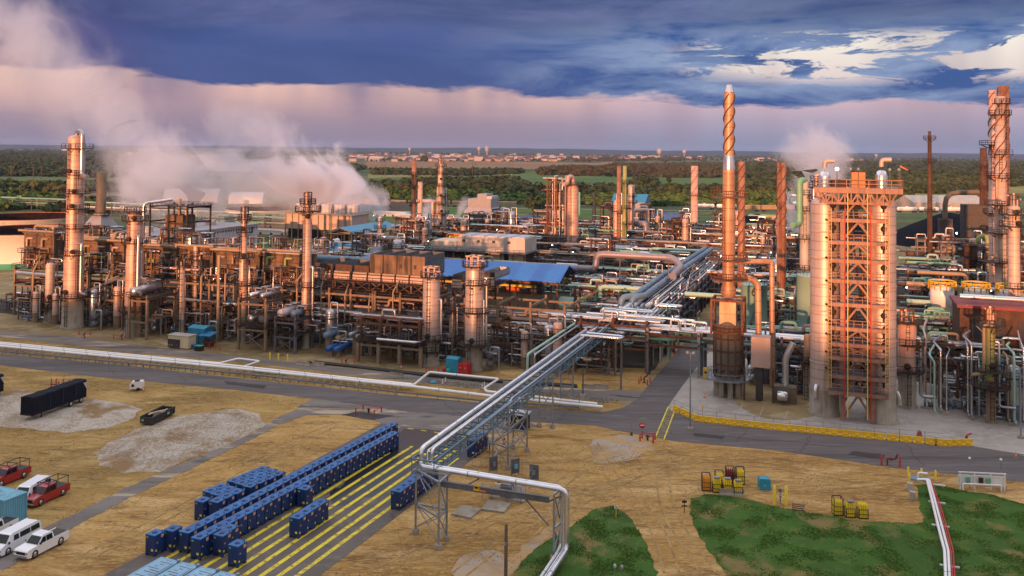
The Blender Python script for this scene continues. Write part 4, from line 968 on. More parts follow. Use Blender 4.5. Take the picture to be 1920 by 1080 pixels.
column('slim pink tower reaching above the tan furnace row, second of the slim ones', 363, 620, 462, 9, 'cladding_warm', skirt=590, plats=[(480, .8, 4)], name='slim_tower')
column('very thin pipe-like tower between the slim tower and banded tower', 407, 640, 480, 6, 'tan_pipe', plats=[], ladder=False, name='slim_tower')
column('slim two-step tower with narrow neck above the tan furnace row', 453, 645, 412, 10, 'cladding', skirt=578, prof=[(578, 17), (486, 16), (476, 11), (412, 10)], w0=16, plats=[(484, 1.5, 7), (535, 1.2, 4), (436, 1.3, 4), (412, 1, 7)], manways=[478, 428], name='slim_tower', topgear='brown_steel')
column('tall plain pink tower with a wide railed ring near its top', 571, 654, 397, 16, 'cladding', skirt=608, prof=[(608, 17), (418, 16), (412, 12), (385, 11)], w0=14, plats=[(397, 2.2, 7), (383, 1.2, 7), (538, 1.2, 4), (580, 1.2, 4)], manways=[405], name='slim_tower', topgear='brown_steel', risers=[(1.2, .3, 500, 600)])
column('thick pink tower with a flat railed top and stout concrete base', 806, 688, 527, 33, 'drum_clad', skirt=635, prof=[(635, 33), (527, 32)], w0=31, plats=[(636, 1.3, 7), (520, .6, 7), (658, .8, 3)], manways=[627], name='reactor_tower', topgear='pink_pipe', risers=[(1.1, .25, 560, 640)])
column('small pink column between the two thick pink towers', 848, 674, 588, 14, 'cladding_warm', skirt=640, w0=15, plats=[(640, 2.2, 7), (583, 1.6, 7)], name='process_vessel', risers=[(.8, .2, 575, 650)], topgear='brown_steel')
column('thick pink tower with a pink cage on top and a concrete base', 888, 698, 507, 35, 'drum_clad', skirt=645, prof=[(645, 36), (507, 35)], w0=31, plats=[(645, 1.6, 7), (585, 1.4, 2.4), (533, 1.4, 2.4), (500, .8, 7)], manways=[635], name='reactor_tower', topgear='pink_pipe', risers=[(.9, .16, 560, 655), (1.25, .25, 520, 660)])
MX = ['silver', 'tan_pipe', 'grey_steel', 'pink_pipe', 'bright_silver', 'dark_steel', 'silver', 'brown_steel', 'grey_steel']
MG = ['silver', 'pale_green', 'green_pipe', 'grey_steel', 'bright_silver', 'tan_pipe', 'galv']
TA = [tangle(1, 7, 5, 6, 12, MX), tangle(2, 6, 5, 4.5, 12, MX), tangle(3, 8, 4, 7.5, 13, MX), tangle(4, 5, 5, 5, 10, MX), tangle(5, 9, 5, 5.5, 14, MX), tangle(6, 6, 6, 8, 12, MX)]
TG = [tangle(11, 9, 6, 6, 13, MG, 'grey_steel'), tangle(12, 8, 7, 8, 13, MG, 'grey_steel'), tangle(13, 7, 6, 5, 12, MG), tangle(14, 10, 6, 9, 14, MG, 'brown_steel')]
PU = pump(); VE = [vessel(), vessel('cladding_warm', r=.8, h=5, z=2.5), vessel('silver', 'grey_steel', 1.2, 6, 3), vessel('lime_green', r=.9, h=5, z=2)]
EX = [exch('silver'), exch('tan_pipe'), exch('grey_steel'), exch('pale_green')]; LA = lamp()
used = set()
def put(proto, noun, u, v, z=0, rz=0, group=None):
    o = proto if proto.name not in used else copy_tree(proto); used.add(proto.name)
    o.location = W(u, v, z); o.rotation_euler = (0, 0, PR + rz); o['group'] = group or noun + 's of the plant'
    return reg(o, noun)
NT = {0: 'low pale pipe tangle', 1: 'squat pipe knot', 2: 'tall pink pipe tangle', 3: 'small pipe-bend cluster', 4: 'wide silver pipe tangle', 5: 'high pipe cluster'}
NG = {0: 'green-silver pipe cluster', 1: 'tall green pipe cluster', 2: 'low green pipe knot', 3: 'big mixed pipe cluster'}
def strip_front(px0, px1, V0, V1, n, seed, zmax=0):
    r_ = random.Random(seed); u0, u1 = uAt(px0, V0), uAt(px1, V0); step = (u1 - u0) / n
    for i in range(n):
        u = u0 + step * (i + r_.uniform(.1, .6)); v = r_.uniform(V0, V1); k = r_.random()
        if k < .55: j = r_.randrange(6); put(TA[j], NT[j], u, v)
        elif k < .68: put(PU, 'small blue and grey pump', u, v, rz=r_.choice((0, 1.57)))
        elif k < .84: j = r_.randrange(3); put(EX[j], ('silver', 'tan', 'grey')[j] + ' twin-shell exchanger', u, v)
        else: j = r_.randrange(3); put(VE[j], ('pale', 'small pink', 'silver')[j] + ' upright vessel', u, v)
strip_front(20, 790, 178, 181, 34, 3); strip_front(0, 1060, 188, 194, 24, 4)
strip_front(900, 1110, 177, 182, 9, 8)
PL = ['silver', 'tan_pipe', 'dark_steel', 'pink_pipe', 'grey_steel', 'brown_steel', 'brown_steel']
edges = [25, 165, 300, 440, 575, 700, 800]
for i, (a, b) in enumerate(zip(edges, edges[1:])):
    u0, u1 = uAt(a, 184) + .3, uAt(b, 184) - .3
    rack('', u0, u1, 184, 195, [4.6, 8.6, 12.5], 6.5, 'fireproof', 'fireproof', [(0, 6, PL, .15, .38), (1, 7, PL, .15, .42)], seed=20 + i, deck=[2])
RK = [o for o in COL.objects if o.name.startswith('pipe_rack') and o.parent is None]
RT = ['by the tallest left tower', 'behind the thick tower and grey drum', 'behind the blue shed', 'behind the two-deck structure', 'right of the tall plain tower', 'under the four brown air coolers']
for o, s in zip(RK, RT): o['label'] = 'long tan concrete pipe rack, the stretch ' + s; o['group'] = 'stretches of the tan concrete pipe rack'
u0, u1 = uAt(812, 184), uAt(1058, 184)
rack('open concrete frame of square beams right of the caged pink tower', u0, u1, 184, 195, [4.6, 8.6, 12.3], 8, 'fireproof', 'fireproof', [(0, 8, PL, .15, .4), (1, 6, PL, .15, .4)], seed=31)
def furnace(label, px0, px1, V, z0, h, lv=8, m='furnace', roofm='furnace', seed=1):
    r_ = random.Random(seed); u0, u1 = uAt(px0, V, z0), uAt(px1, V, z0); lu = u1 - u0; t = P_('furnace', label, 'furnace', u0, V, z0)
    MB().box(0, 0, .3, lu, lv, h).build('casing', m, t); MB().box(-.3, -.3, h, lu + .3, lv + .3, h + .25).build('roof', roofm, t)
    b = MB(); b.box(-.4, -1.6, h * .42, lu + .4, -.02, h * .42 + .12); b.rail([(-.4, -1.6, h * .42 + .12), (lu + .4, -1.6, h * .42 + .12)], 1.1, .09, 2.5); b.build('walkway', 'dark_steel', t)
    n = max(1, int(lu / 4.2)); 
    for k in range(n):
        x = lu * (k + .5) / n; MB().tube([(x - .9, -.6, h * .62), (x - .9, -.6, h * .86), (x + .8, -.6, h * .86), (x + .8, .3, h * .86)], .30, 8).build('elbow_pipe', r_.choice(['tan_pipe', 'pink_pipe', 'lime_green']), t)
        MB().box(x - 1.5, -.5, h * .46, x + 1.5, -.02, h * .60).build('burner_box', r_.choice(['lime_green', 'tan_pipe', 'fireproof', 'brown_steel']), t)
    ri = MB()
    for k in range(int(lu / 1.4) + 1): x = min(k * 1.4, lu - .1); ri.box(x, -.1, .3, x + .12, -.003, h * .40)
    for z in (h * .18, h * .70, h * .93): ri.box(-.03, -.12, z, lu + .03, -.03, z + .14)
    ri.build('casing_ribs', 'brown_steel', t); MB().tube([(-1, -.9, h + .8), (lu * .6, -.9, h + .8), (lu + 1, -.9, h + .8)], .32, 8).build('header_pipe', 'tan_pipe', t)
    return t
for i, (a, b, h, lab) in enumerate(((44, 100, 9.0, 'leftmost brown furnace, in front of the white storage tanks'), (152, 232, 7.6, 'brown furnace in the gap between the two thickest left towers'), (266, 330, 7.0, 'brown furnace just right of the thick tower with landings'),
                                 (336, 398, 7.4, 'brown furnace behind the pair of slim pink towers'), (404, 486, 6.8, 'brown furnace behind the slim two-step tower'), (492, 560, 7.4, 'brown furnace with pale flat roof left of the tall plain tower'))):
    furnace(lab, a, b, 186.5, 12.9, h, 8.0, roofm='furnace' if i < 5 else 'tan_panel', seed=i)
pipe('long pale pink overhead pipe above the brown furnaces', [W(uAt(347, 187), 187, onV(347, 462, 187)[1]), W(uAt(480, 187), 187, onV(480, 469, 187)[1]), W(uAt(487, 187), 187, onV(487, 480, 187)[1])], .42, 'tan_pipe')
pipe('pale hairpin pipe on the furnace tops right of the tallest left tower', [W(uAt(152, 187), 187, 23), W(uAt(152, 187), 192, 23), W(uAt(208, 187), 192, 23), W(uAt(212, 187), 187, 23), W(uAt(212, 187), 187, 21.6), W(uAt(155, 187), 187, 21.6)], .45, 'tan_pipe')
pipe('silver sloping pipe on the furnace tops left of the tallest tower', [W(uAt(62, 187), 187, 22.3), W(uAt(62, 187), 187, 24), W(uAt(115, 187), 187, 24), W(uAt(118, 187), 183, 24)], .4, 'tan_pipe')
r_ = random.Random(77)
for k in range(13): j = r_.randrange(6); o = put(TA[j], 'deck pipework', uAt(40 + 43 * k, 184), 183.6, 12.9); o.scale = (.8, .5, r_.uniform(.55, .9))
for k in range(13): o = put(TA[r_.randrange(6)], 'roof pipework', uAt(48 + 42 * k, 188), 187.5, 20.4); o.scale = (.9, .9, r_.uniform(.35, .6))
for k in range(16): x = 60 + 45 * k; u = uAt(x, 182.5); reg(pipe('', [W(u, 182.6, .5), W(u, 182.6, 10 + r_.uniform(0, 7)), W(u + r_.uniform(-1, 1), 185, 10 + r_.uniform(2, 7))], r_.uniform(.14, .3), r_.choice(['tan_pipe', 'silver', 'pink_pipe', 'tan_pipe'])), 'upright thin pipe')
for i, (a, b) in enumerate(((590, 624), (628, 660), (663, 692))):
    u0, u1 = uAt(a, 186, 15), uAt(b, 186, 15); aircooler(('first', 'second', 'third')[i] + ' low air cooler right of the tall plain tower, from the left', u0, 186, 15, u1 - u0, 11, 3.6, 1, 'brown_steel', 'low air coolers', 2.3)
u0, u1 = uAt(692, 186, 15), uAt(797, 186, 15); aircooler('row of four tall brown air cooler boxes with open grey tops', u0, 186, 15, u1 - u0, 11, 6.4, 4, 'furnace', None, 2.3)
u0, u1 = uAt(848, 187, 13), uAt(868, 187, 13); aircooler('brown air cooler half hidden behind the caged pink tower', u0, 187, 14.5, u1 - u0, 10, 3.2, 1, 'brown_steel', None, 1.8)
u0, u1 = uAt(905, 187, 13), uAt(928, 187, 13); aircooler('dark air cooler with pale blue side right of the caged pink tower', u0, 187, 15.5, u1 - u0, 10, 3.2, 1, 'dark_steel', None, 2.8, topm='galv')
for a, b, ya, yb, r, m, lab in ((585, 800, 578, 602, .5, 'silver', 'long grey header pipe low on the rack right of the tall plain tower'), (905, 985, 610, 622, .5, 'silver', 'grey header pipe right of the caged pink tower'), (30, 120, 511, 518, .6, 'silver', 'thick silver pipe left of the tallest left tower'),
                                (300, 445, 556, 572, .45, 'silver', 'grey pipe running behind the slim towers'), (165, 232, 560, 566, .35, 'tan_pipe', 'tan pipe behind the two left towers')):
    pipe(lab, [W(uAt(a, 183), 183, onV(a, ya, 183)[1]), W(uAt(b, 183), 183, onV(b, yb, 183)[1])], r, m)
pipe('grey pipe sloping down from the tallest left tower to the rack', [W(uAt(150, 178), 178, 12), W(uAt(152, 178), 178, 8.5), W(uAt(205, 181), 184, 12), W(uAt(220, 181), 182, 8)], .4, 'grey_steel')
uD, vD = UVp(247, 632); vD = 172
ud = uAt(252, vD); zd = onV(245, 563, vD - 5)[1] 
hdrum('long grey horizontal drum on tan pedestals beside the thick tower', uAt(248, vD, 10), vD + 4.5, 11.2, 8.5, 1.15, 'silver', 'v', 'receiver_drum')
rack('tan stand with two decks under the long grey drum', uAt(240, vD, 0) + .3, uAt(240, vD, 0) + 5.5, vD, vD + 9.5, [4.6, 9.6], 5, 'fireproof', 'fireproof', [(0, 3, PL, .12, .25)], name='drum_stand', cat='stand', deck=[1])
u0 = uAt(447, 172); rack('tan two-deck steel structure carrying grey exchanger shells', u0, u0 + 7.2, 172, 182, [5.2, 11], 7, 'fireproof', 'fireproof', [(0, 3, PL, .15, .3)], name='exchanger_structure', cat='structure', deck=[0, 1], brace=True)
hdrum('grey exchanger shell on the lower deck of the two-deck structure', u0 + 2, 177, 6.9, 7, .95, 'silver', 'v', legs=False); hdrum('dark exchanger shell on the lower deck, right of the grey one', u0 + 5, 177, 6.9, 7, .95, 'grey_steel', 'v', legs=False)
hdrum('slim silver shell on the top deck of the two-deck structure', u0 + 2, 176.5, 12.2, 6, .6, 'bright_silver', 'v', legs=False); hdrum('second slim silver shell on the top deck, right side', u0 + 5, 176.5, 12.2, 6, .6, 'silver', 'v', legs=False)
u0 = uAt(516, 173); rack('grey trestle stand with railed deck beside the tall plain tower', u0, u0 + 5.2, 173, 180, [4.0, 7.2], 5, 'grey_steel', 'grey_steel', [(0, 3, PL, .12, .25)], name='trestle_stand', cat='stand', deck=[0, 1], brace=True)
hdrum('pale round-ended drum on the grey trestle stand', u0 + .8, 176.5, 8.6, 5.5, .95, 'white_clad', 'v', legs=False); hdrum('blue grey drum on the grey trestle stand', u0 + 3.6, 177, 8.5, 5, .8, 'blue_pipe', 'v', legs=False)
u0 = uAt(604, 172)
for k in range(2): hdrum(('left', 'right')[k] + ' one of the two bright blue exchanger shells at ground level', u0 + 2.0 * k + .9, 176, 1.9, 6.5, .62, 'exchanger_blue', 'v', 'blue_exchanger', 'heat exchanger')
hdrum('steel blue drum standing above the bright blue exchangers', u0 - .6, 177.5, 4.4, 6.5, .7, 'blue_pipe', 'v', 'drum', 'drum')
hdrum('long thin grey shell right of the bright blue exchangers', u0 + 5.2, 180, 4.9, 10, .5, 'silver', 'v', 'exchanger', 'heat exchanger'); hdrum('second long thin grey shell nearer the concrete table', u0 + 6.8, 180, 4.6, 10, .5, 'silver', 'v', 'exchanger', 'heat exchanger')
u0, u1 = uAt(671, 172), uAt(789, 172)
rack('low concrete table on four thick legs left of the flat-topped tower', u0, u1, 172, 178, [4.3], 5.2, 'fireproof', 'fireproof', name='concrete_table', cat='structure', deck=[0], pw=.7)
rack('dark open steel storey on the low concrete table, pipe grid roof', u0 + .5, u1 - .5, 172.3, 177.7, [4.2], 5, 'brown_steel', 'brown_steel', [(0, 9, ['grey_steel', 'brown_steel', 'silver'], .12, .3)], name='steel_storey', cat='structure', z0=4.7)
for k in range(3): put(TA[(0, 3, 1)[k]], 'pipe cluster inside the steel storey on the concrete table', u0 + 1 + 3.8 * k, 173, 4.75).scale = (.5, .7, .55)
pipe('white silver pipe bending along the front of the concrete table', [W(u0 + 5, 171.2, 5.4), W(u1 - 1, 171.2, 5.4), W(u1 + .5, 173.8, 5.4), W(u1 + 1.5, 176, 5.6)], .3, 'bright_silver')
pipe('silver pipe with a tall upright leg behind the blue exchangers', [W(uAt(583, 180), 180, 7.6), W(uAt(618, 180), 180, 7.6), W(uAt(618, 180), 180, .5)], .35, 'bright_silver')
tank('near white storage tank with dark floating roof and green band at the left edge', 0, 505, 432, 236, 'tank_white', 'float', band=2.2, stair=False)
tank('farther white storage tank with rust-edged rim at the left edge', -6, 468, 407, 206, 'tank_white', 'float', stair=False)
tank('wide white floating-roof tank beyond the white building', 475, 414, 392, 138, 'tank_white', 'float', stair=False)
def house_heater():
    b = G(188, 462); t = thing('process_heater', 'grey box heater with pyramid hood and rusty stack', 'heater', b, PR); w = 13; h = T(b, 432); h2 = T(b, 400); ht = T(b, 324)
    MB().box(-w / 2, -w / 2, 0, w / 2, w / 2, h).build('casing', 'grey_build', t)
    MB().add([(-w / 2, -w / 2, h), (w / 2, -w / 2, h), (w / 2, w / 2, h), (-w / 2, w / 2, h), (-2, -2, h2), (2, -2, h2), (2, 2, h2), (-2, 2, h2)], [(0, 1, 5, 4), (1, 2, 6, 5), (2, 3, 7, 6), (3, 0, 4, 7)]).build('hood', 'grey_build', t)
    MB().lathe([(2.1, h2 - .5), (2.1, ht), (1.8, ht), (1.8, ht - 2)], n=24).build('stack', 'heater_shell', t)
    p = MB().ring((0, 0, T(b, 403)), 2.1, 4, 0, 6.283, .2, 20).build('platform', 'dark_steel', t); MB().arcrail((0, 0, T(b, 403) + .2), 3.9, 0, 6.283, 1.2, .12, 14).build('railing', 'dark_steel', p)
    r = MB(); 
    for k in range(8): x = -w / 2 + w * k / 7; r.box(x - .1, -w / 2 - .15, 0, x + .1, -w / 2 - .004, h)
    r.build('casing_ribs', 'dark_steel', t)
house_heater()
u1, v1 = UVp(483, 467); t = P_('clad_building', 'long pale clad building with flat roof behind the slim towers', 'building', u1 - 26, v1 - 62); 
MB().box(0, 0, 0, 26, 62, 11).build('wall', 'white_clad', t); MB().box(-.5, -.5, 11, 26.5, 62.5, 11.6).build('roof', 'grey_build', t)
for k in range(11): MB().box(26.003, 2 + 5.5 * k, 1.5, 26.35, 3.2 + 5.5 * k, 6.5).build('louvre', 'pink_pipe', t)
b = MB()
for k in range(34): b.box(26.003, 1 + 1.8 * k, 9.6, 26.5, 1.3 + 1.8 * k, 10.3)
b.build('bracket_row', 'dark_steel', t)
for k in range(4): MB().lathe([(2.4, 0), (2.2, 1.6), (2.4, 2.2)], (12, 8 + 13 * k, 11.6), 16).build('roof_fan', 'tan_panel', t)
g = G(316, 508); u0, v0 = UV(g); rack('dark open steel frame with railed top carrying silver pipework', u0 - 9, u0 + 8, v0, v0 + 13, [6, 12, 18, 23.5], 8.5, 'dark_steel', 'dark_steel', [(1, 3, MX, .2, .4)], name='open_steelwork', cat='structure', deck=[3], brace=True)
t = P_('boiler_box', 'brown boiler box inside the dark open steel frame', 'boiler', u0 - 5, v0 + 3.5, 6.3); MB().box(0, 0, 0, 8, 7, 14).build('casing', 'furnace', t); MB().lathe([(.6, 0), (.6, 6)], (4, 3, 14), 10).build('vent', 'tan_pipe', t); MB().lathe([(.4, 0), (.4, 4)], (7, 3, 14), 10).build('vent', 'pink_pipe', t)
pipe('silver hook-shaped pipe on the left side of the dark open frame', [W(u0 - 12, v0, 4), W(u0 - 12, v0, 24.5), W(u0 - 4, v0 + 6, 26)], .6, 'bright_silver')
column('silver dome-topped vessel behind the slim tower and dark frame', 355, 520, 446, 31, 'silver', plats=[(440, .5, 7)], ladder=False, name='domed_vessel', cat='vessel')
def cooling():
    b = G(535, 447); u0, v0 = UV(b); lu, lv, h = 38, 18, 12.5; t = P_('cooling_tower', 'brown slatted cooling tower with white fan cylinders under thick steam', 'cooling tower', u0, v0)
    MB().box(.3, .3, 5.2, lu - .3, lv - .3, h).build('casing', 'pink_pipe', t); b2 = MB()
    for z in range(10):
        b2.box(.1, .1, .3 + .5 * z, lu - .1, .5, .45 + .5 * z); b2.box(lu - .5, .6, .3 + .5 * z, lu - .1, lv - .1, .45 + .5 * z)
    b2.box(1, 1, 0, lu - 1, lv - 1, 5.1); b2.build('louvre_slats', 'dark_steel', t)
    for k in range(11): MB().bar((lu * k / 10, -.15, 0), (lu * k / 10, -.15, h + (4 if k % 3 == 1 else .5)), .35 if k % 3 else .6).build('post', 'lime_green' if k % 3 == 1 else 'tan_pipe', t)
    p = MB().box(-.5, -.5, h, lu + .5, lv + .5, h + .3).build('fan_deck', 'tan_pipe', t); MB().rail([(-.5, -.5, h + .3), (lu + .5, -.5, h + .3), (lu + .5, lv + .5, h + .3)], 1.1, .12, 3).build('railing', 'tan_pipe', p)
    for k in range(5): MB().lathe([(3.5, 0), (3.1, 1.6), (3.1, 3), (3.5, 5), (3.3, 5), (3.0, 2)], (4.2 + 7.4 * k, 9, h + .3), 24).build('fan_cylinder', 'white_clad', t)
cooling()
def shelter(label, u0, v0, w, l, ze, rise, m, name='shelter', posts='grey_steel', crane=True, along='v', nb=6):
    t = P_(name, label, 'shelter', u0, v0); b = MB(); e = 1.0
    A = [(-e, ze), (w / 2, ze + rise), (w + e, ze)]
    def q(x, y, z): return (x, y, z) if along == 'v' else (y, x, z)
    vs = [q(x, y, z + dz) for dz in (0, .25) for y in (-e, l + e) for x, z in A]
    f = [(0, 1, 4, 3), (1, 2, 5, 4), (6, 9, 10, 7), (7, 10, 11, 8), (0, 6, 7, 1), (1, 7, 8, 2), (3, 4, 10, 9), (4, 5, 11, 10), (0, 3, 9, 6), (2, 8, 11, 5)]
    b.add(vs, f); o = b.build('roof', m, t)
    for i in range(nb + 1):
        for x in (0, w): MB().bar(q(x, l * i / nb, 0), q(x, l * i / nb, ze - .1), .4).build('post', posts, t)
    b = MB()
    for i in range(nb + 1): y = l * i / nb; b.bar(q(0, y, ze - .2), q(w, y, ze - .2), .3); b.bar(q(0, y, ze - .2), q(w / 2, y, ze + rise - .3), .25); b.bar(q(w, y, ze - .2), q(w / 2, y, ze + rise - .3), .25)
    for x in (0, w): b.bar(q(x, 0, ze - .5), q(x, l, ze - .5), .3, .5)
    b.build('roof_truss', posts, t)
    if crane: c = MB(); c.bar(q(.6, l * .1, ze - 1.6), q(.6, l * .9, ze - 1.6), .4, .7); c.bar(q(w - .6, l * .1, ze - 1.6), q(w - .6, l * .9, ze - 1.6), .4, .7); c.bar(q(.6, l * .3, ze - 1.1), q(w - .6, l * .3, ze - 1.1), .6, .8); c.build('overhead_crane', 'yellow', t)
    return t
u0, v0 = UVp(665, 467); shelter('open shelter with teal gabled roof and yellow crane beams', u0 - 15, v0, 15, 42, 6.8, 2.6, 'teal_roof')
u0, v0 = UVp(652, 488); shelter('small low teal gabled roof left of the white slanted pipe', u0 - 12, v0 - 14, 12, 22, 4.5, 2, 'teal_roof', crane=False, nb=3)
u0, v0 = UVp(790, 497); shelter('small blue roof under the right end of the white slanted pipe', u0 - 10, v0 - 10, 9, 18, 4.2, 1.8, 'teal_roof', crane=False, nb=3)
d0 = 250; pA = at(1045, 530, 250); uA, vA = UV(pA); zA = pA.z
uB = uAt(668, vA, zA)
shelter('long low building with a bright blue metal roof and rusty end truss', uB, vA, 17, uA - uB, zA, 3.6, 'blue_roof', 'long_shed', 'rust_steel', True, 'u', 9)
t = P_('turbine_skid', 'row of yellow and orange machines under the long blue roof', 'machine', uA - 26, vA + 3); MB().box(0, 0, 0, 22, 6, 5).build('base', 'fireproof', t)
for k in range(3): MB().lathe([(.3, -2), (1.3, -1.8), (1.3, 1.8), (.3, 2)], (4 + 7 * k, 3, 6.3), 14, (1, 0, 0)).build('machine_body', ['yellow', 'orange', 'grey_steel'][k], t)
pa = at(520, 470, 262); uu, vv = UV(pa); pb_u = uAt(800, vv, pa.z)
pipe('thick blue-grey pipe running behind the brown air coolers', [W(uu, vv, 14.5), W(pb_u, vv, 14.5)], 1.0, 'blue_pipe', n=14, sup=[W(uu + (pb_u - uu) * k / 5, vv, 14.5) for k in range(6)], supm='fireproof')
pc = at(950, 499, 262)
pd = UV(at(1110, 505, 262)); u2 = uAt(1118, pd[1], 14)
pipe('thick blue-grey pipe with an S-bend right of the long blue roof', [W(uAt(940, pd[1], 11), pd[1], 11.5), W(u2, pd[1], 11.5), W(u2, pd[1], 16), W(uAt(1262, pd[1], 16), pd[1], 16), W(uAt(1268, pd[1], 16) + 2, pd[1] - 3, 14), W(uAt(1268, pd[1], 16) + 1, pd[1] - 12, 12.5)], 1.0, 'mauve_pipe', n=14, sup=[W(u2 + k * 7, pd[1], 16) for k in (1, 2, 3)])
pipe('white slanted ribbed pipe above the small blue roofs', [at(738, 479, 330), at(798, 461, 372)], 1.3, 'white_pipe', n=12, sup=[at(745, 477, 334), at(790, 463, 368)])
pipe('shorter white ribbed pipe over the teal roof left of it', [at(582, 466, 330), at(633, 451, 372)], 1.0, 'white_pipe', n=12)
pipe('upright pale pink pipe beside the tall plain tower', [at(601, 500, 262), at(601, 452, 262), at(610, 448, 268), at(612, 500, 268)], .9, 'pink_pipe', n=12)
PW = ['bright_silver', 'silver', 'white_pipe', 'galv', 'silver', 'white_pipe']; PG = ['green_pipe', 'pale_green', 'silver', 'galv', 'tan_pipe', 'grey_steel', 'brown_steel']
PD_ = ['silver', 'galv', 'blue_pipe', 'grey_steel', 'bright_silver']
rack('rusty-beamed pipe rack crossing over the street left of the round heater', -58, -36.8, 186, 192, [5.2, 7.6, 9.8], 7.2, 'rust_steel', 'rust_steel', [(0, 8, PG, .12, .28), (1, 9, PW, .14, .34), (2, 9, PW, .14, .30)], seed=41)
rack('truss span of the pipe rack right over the street', -36.6, -26, 186, 192, [6.4, 8.4], 10.6, 'galv', 'rust_steel', [(0, 9, PG, .12, .3), (1, 9, PW, .14, .30)], seed=42)
rack('pipe rack going on behind the round heater and the two down pipes', -25.7, -2, 188, 194, [6.0, 8.2], 8, 'grey_steel', 'galv', [(0, 8, PG, .12, .3), (1, 9, PW, .16, .36)], seed=43)
pipe('pair-end silver hairpin pipe on top of the road-crossing rack', [W(-50, 187.4, 11.2), W(-30, 187.4, 11.2), W(-29, 187.4, 10.0)], .22, 'bright_silver'); pipe('second silver pipe along the top of the road-crossing rack', [W(-43, 188.2, 11.3), W(-42, 188.2, 11.3), W(-30.5, 188.2, 11.1), W(-30.5, 188.2, 9.4)], .22, 'bright_silver')
for i, (v0, v1) in enumerate(((197, 227), (228, 262), (263, 300), (301, 340))):
    rack(('nearest', 'second', 'third', 'farthest')[i] + ' stretch of the wide pipe rack rising away behind the crossing rack', -48, -36, v0, v1 - .5, [4.6, 6.6, 8.6], 7.5, 'dark_steel', 'grey_steel', [(0, 8, PD_, .12, .3), (1, 10, PD_, .12, .28), (2, 12, PW, .12, .3)], seed=50 + i, along='v')
for k, (u, w) in enumerate(((-45.6, 0), (-43.2, 1))):
    pipe(('left', 'right')[k] + ' one of the two thick blue-grey pipes climbing the wide rack', [W(u - 2.5, 212 + k, 3), W(u - 2.5, 212 + k, 11), W(u, 214 + k * 2, 11), W(u, 258, 11), W(u + .3, 262, 11), W(u + 1.5, 330, 11)], .75, 'mauve_pipe' if 0 else 'blue_pipe', n=12)
for k in range(3):
    z = (9.6, 7.8, 6.0)[k]; v = (212, 208, 205)[k]
    pipe(('top', 'middle', 'lowest')[k] + ' flat silver loop sticking out of the wide rack', [W(-42, v, z), W(-34.4, v, z), W(-33.6, v + 1.2, z), W(-42, v + 2.0, z)], .32, 'bright_silver')
pipe('silver loop at the near end of the wide rack', [W(-47, 199, 9.3), W(-47, 198, 10.3), W(-38, 198, 10.3), W(-38, 200, 10.3), W(-46, 200.6, 10.3)], .28, 'bright_silver')
for k in range(2): pipe(('left', 'right')[k] + ' white wrapped pipe descending toward the crossing rack', [W(-46 + 1.3 * k, 201, 9.4), W(-46 + 1.3 * k, 232, 9.4)], .42, 'white_pipe')
pipe('pale green pipe along the right side of the wide rack', [W(-36, 232, 9.6), W(-30, 232, 9.6), W(-14, 232, 9.6)], .6, 'pale_green', sup=[W(-26, 232, 9.6)])
def band(v, px0, px1, h, seed, fill=True, greens=.5, segs=3, lev=None, vessels=.15):
    r_ = random.Random(seed); u0, u1 = uAt(px0, v), uAt(px1, v); L_ = (u1 - u0) / segs
    for s in range(segs):
        a, b = u0 + L_ * s + .4, u0 + L_ * (s + 1) - .4; g = r_.random() < greens; lv = lev or [h * .38, h * .68, h]
        o = rack('', a, b, v, v + r_.uniform(5, 8), lv, r_.choice((6.5, 8)), r_.choice(('grey_steel', 'brown_steel', 'dark_steel', 'fireproof')), r_.choice(('grey_steel', 'dark_steel', 'brown_steel', 'rust_steel')), [(k, 6, PG if g else MX, .14, .42) for k in range(len(lv))], seed=seed * 10 + s, deck=[len(lv) - 1] if r_.random() < .2 else None)
        o['group'] = 'pipe racks deep in the plant'; reg(o, ('green-tinted' if g else 'grey and tan') + ' pipe rack')
    if fill:
        x = u0
        while x < u1:
            x += r_.uniform(4.5, 8.5); vv = v - r_.uniform(3, 9); k = r_.random()
            if k < .45: j = r_.randrange(4); put(TG[j], NG[j], x, vv)
            elif k < .62: j = r_.randrange(6); put(TA[j], NT[j], x, vv)
            elif k < .62 + vessels: j = r_.randrange(4); put(VE[j], ('pale', 'small pink', 'silver', 'lime green')[j] + ' upright vessel', x, vv)
            elif k < .88: j = r_.randrange(4); put(EX[j], ('silver', 'tan', 'grey', 'green')[j] + ' twin-shell exchanger', x, vv)
            else: put(LA, 'lit floodlight', x, vv, r_.uniform(2, 7))
band(215, 1075, 1190, 7, 101, segs=1); band(238, 1075, 1215, 8, 102, segs=2); band(262, 560, 800, 8, 103, segs=3); band(262, 1085, 1255, 7, 104, segs=2); band(285, 600, 1260, 7, 105, segs=5)
band(312, 640, 1270, 8, 106, segs=5); band(340, 690, 1320, 8, 107, segs=5); band(370, 730, 1500, 8, 108, segs=5); band(400, 760, 1500, 9, 109, segs=5); band(432, 770, 1480, 9, 110, segs=5); band(465, 960, 1470, 8, 111, segs=4)
band(238, 1375, 1530, 9, 121, segs=2); band(275, 1345, 1540, 9, 122, segs=2); band(320, 1350, 1530, 9, 123, segs=2)
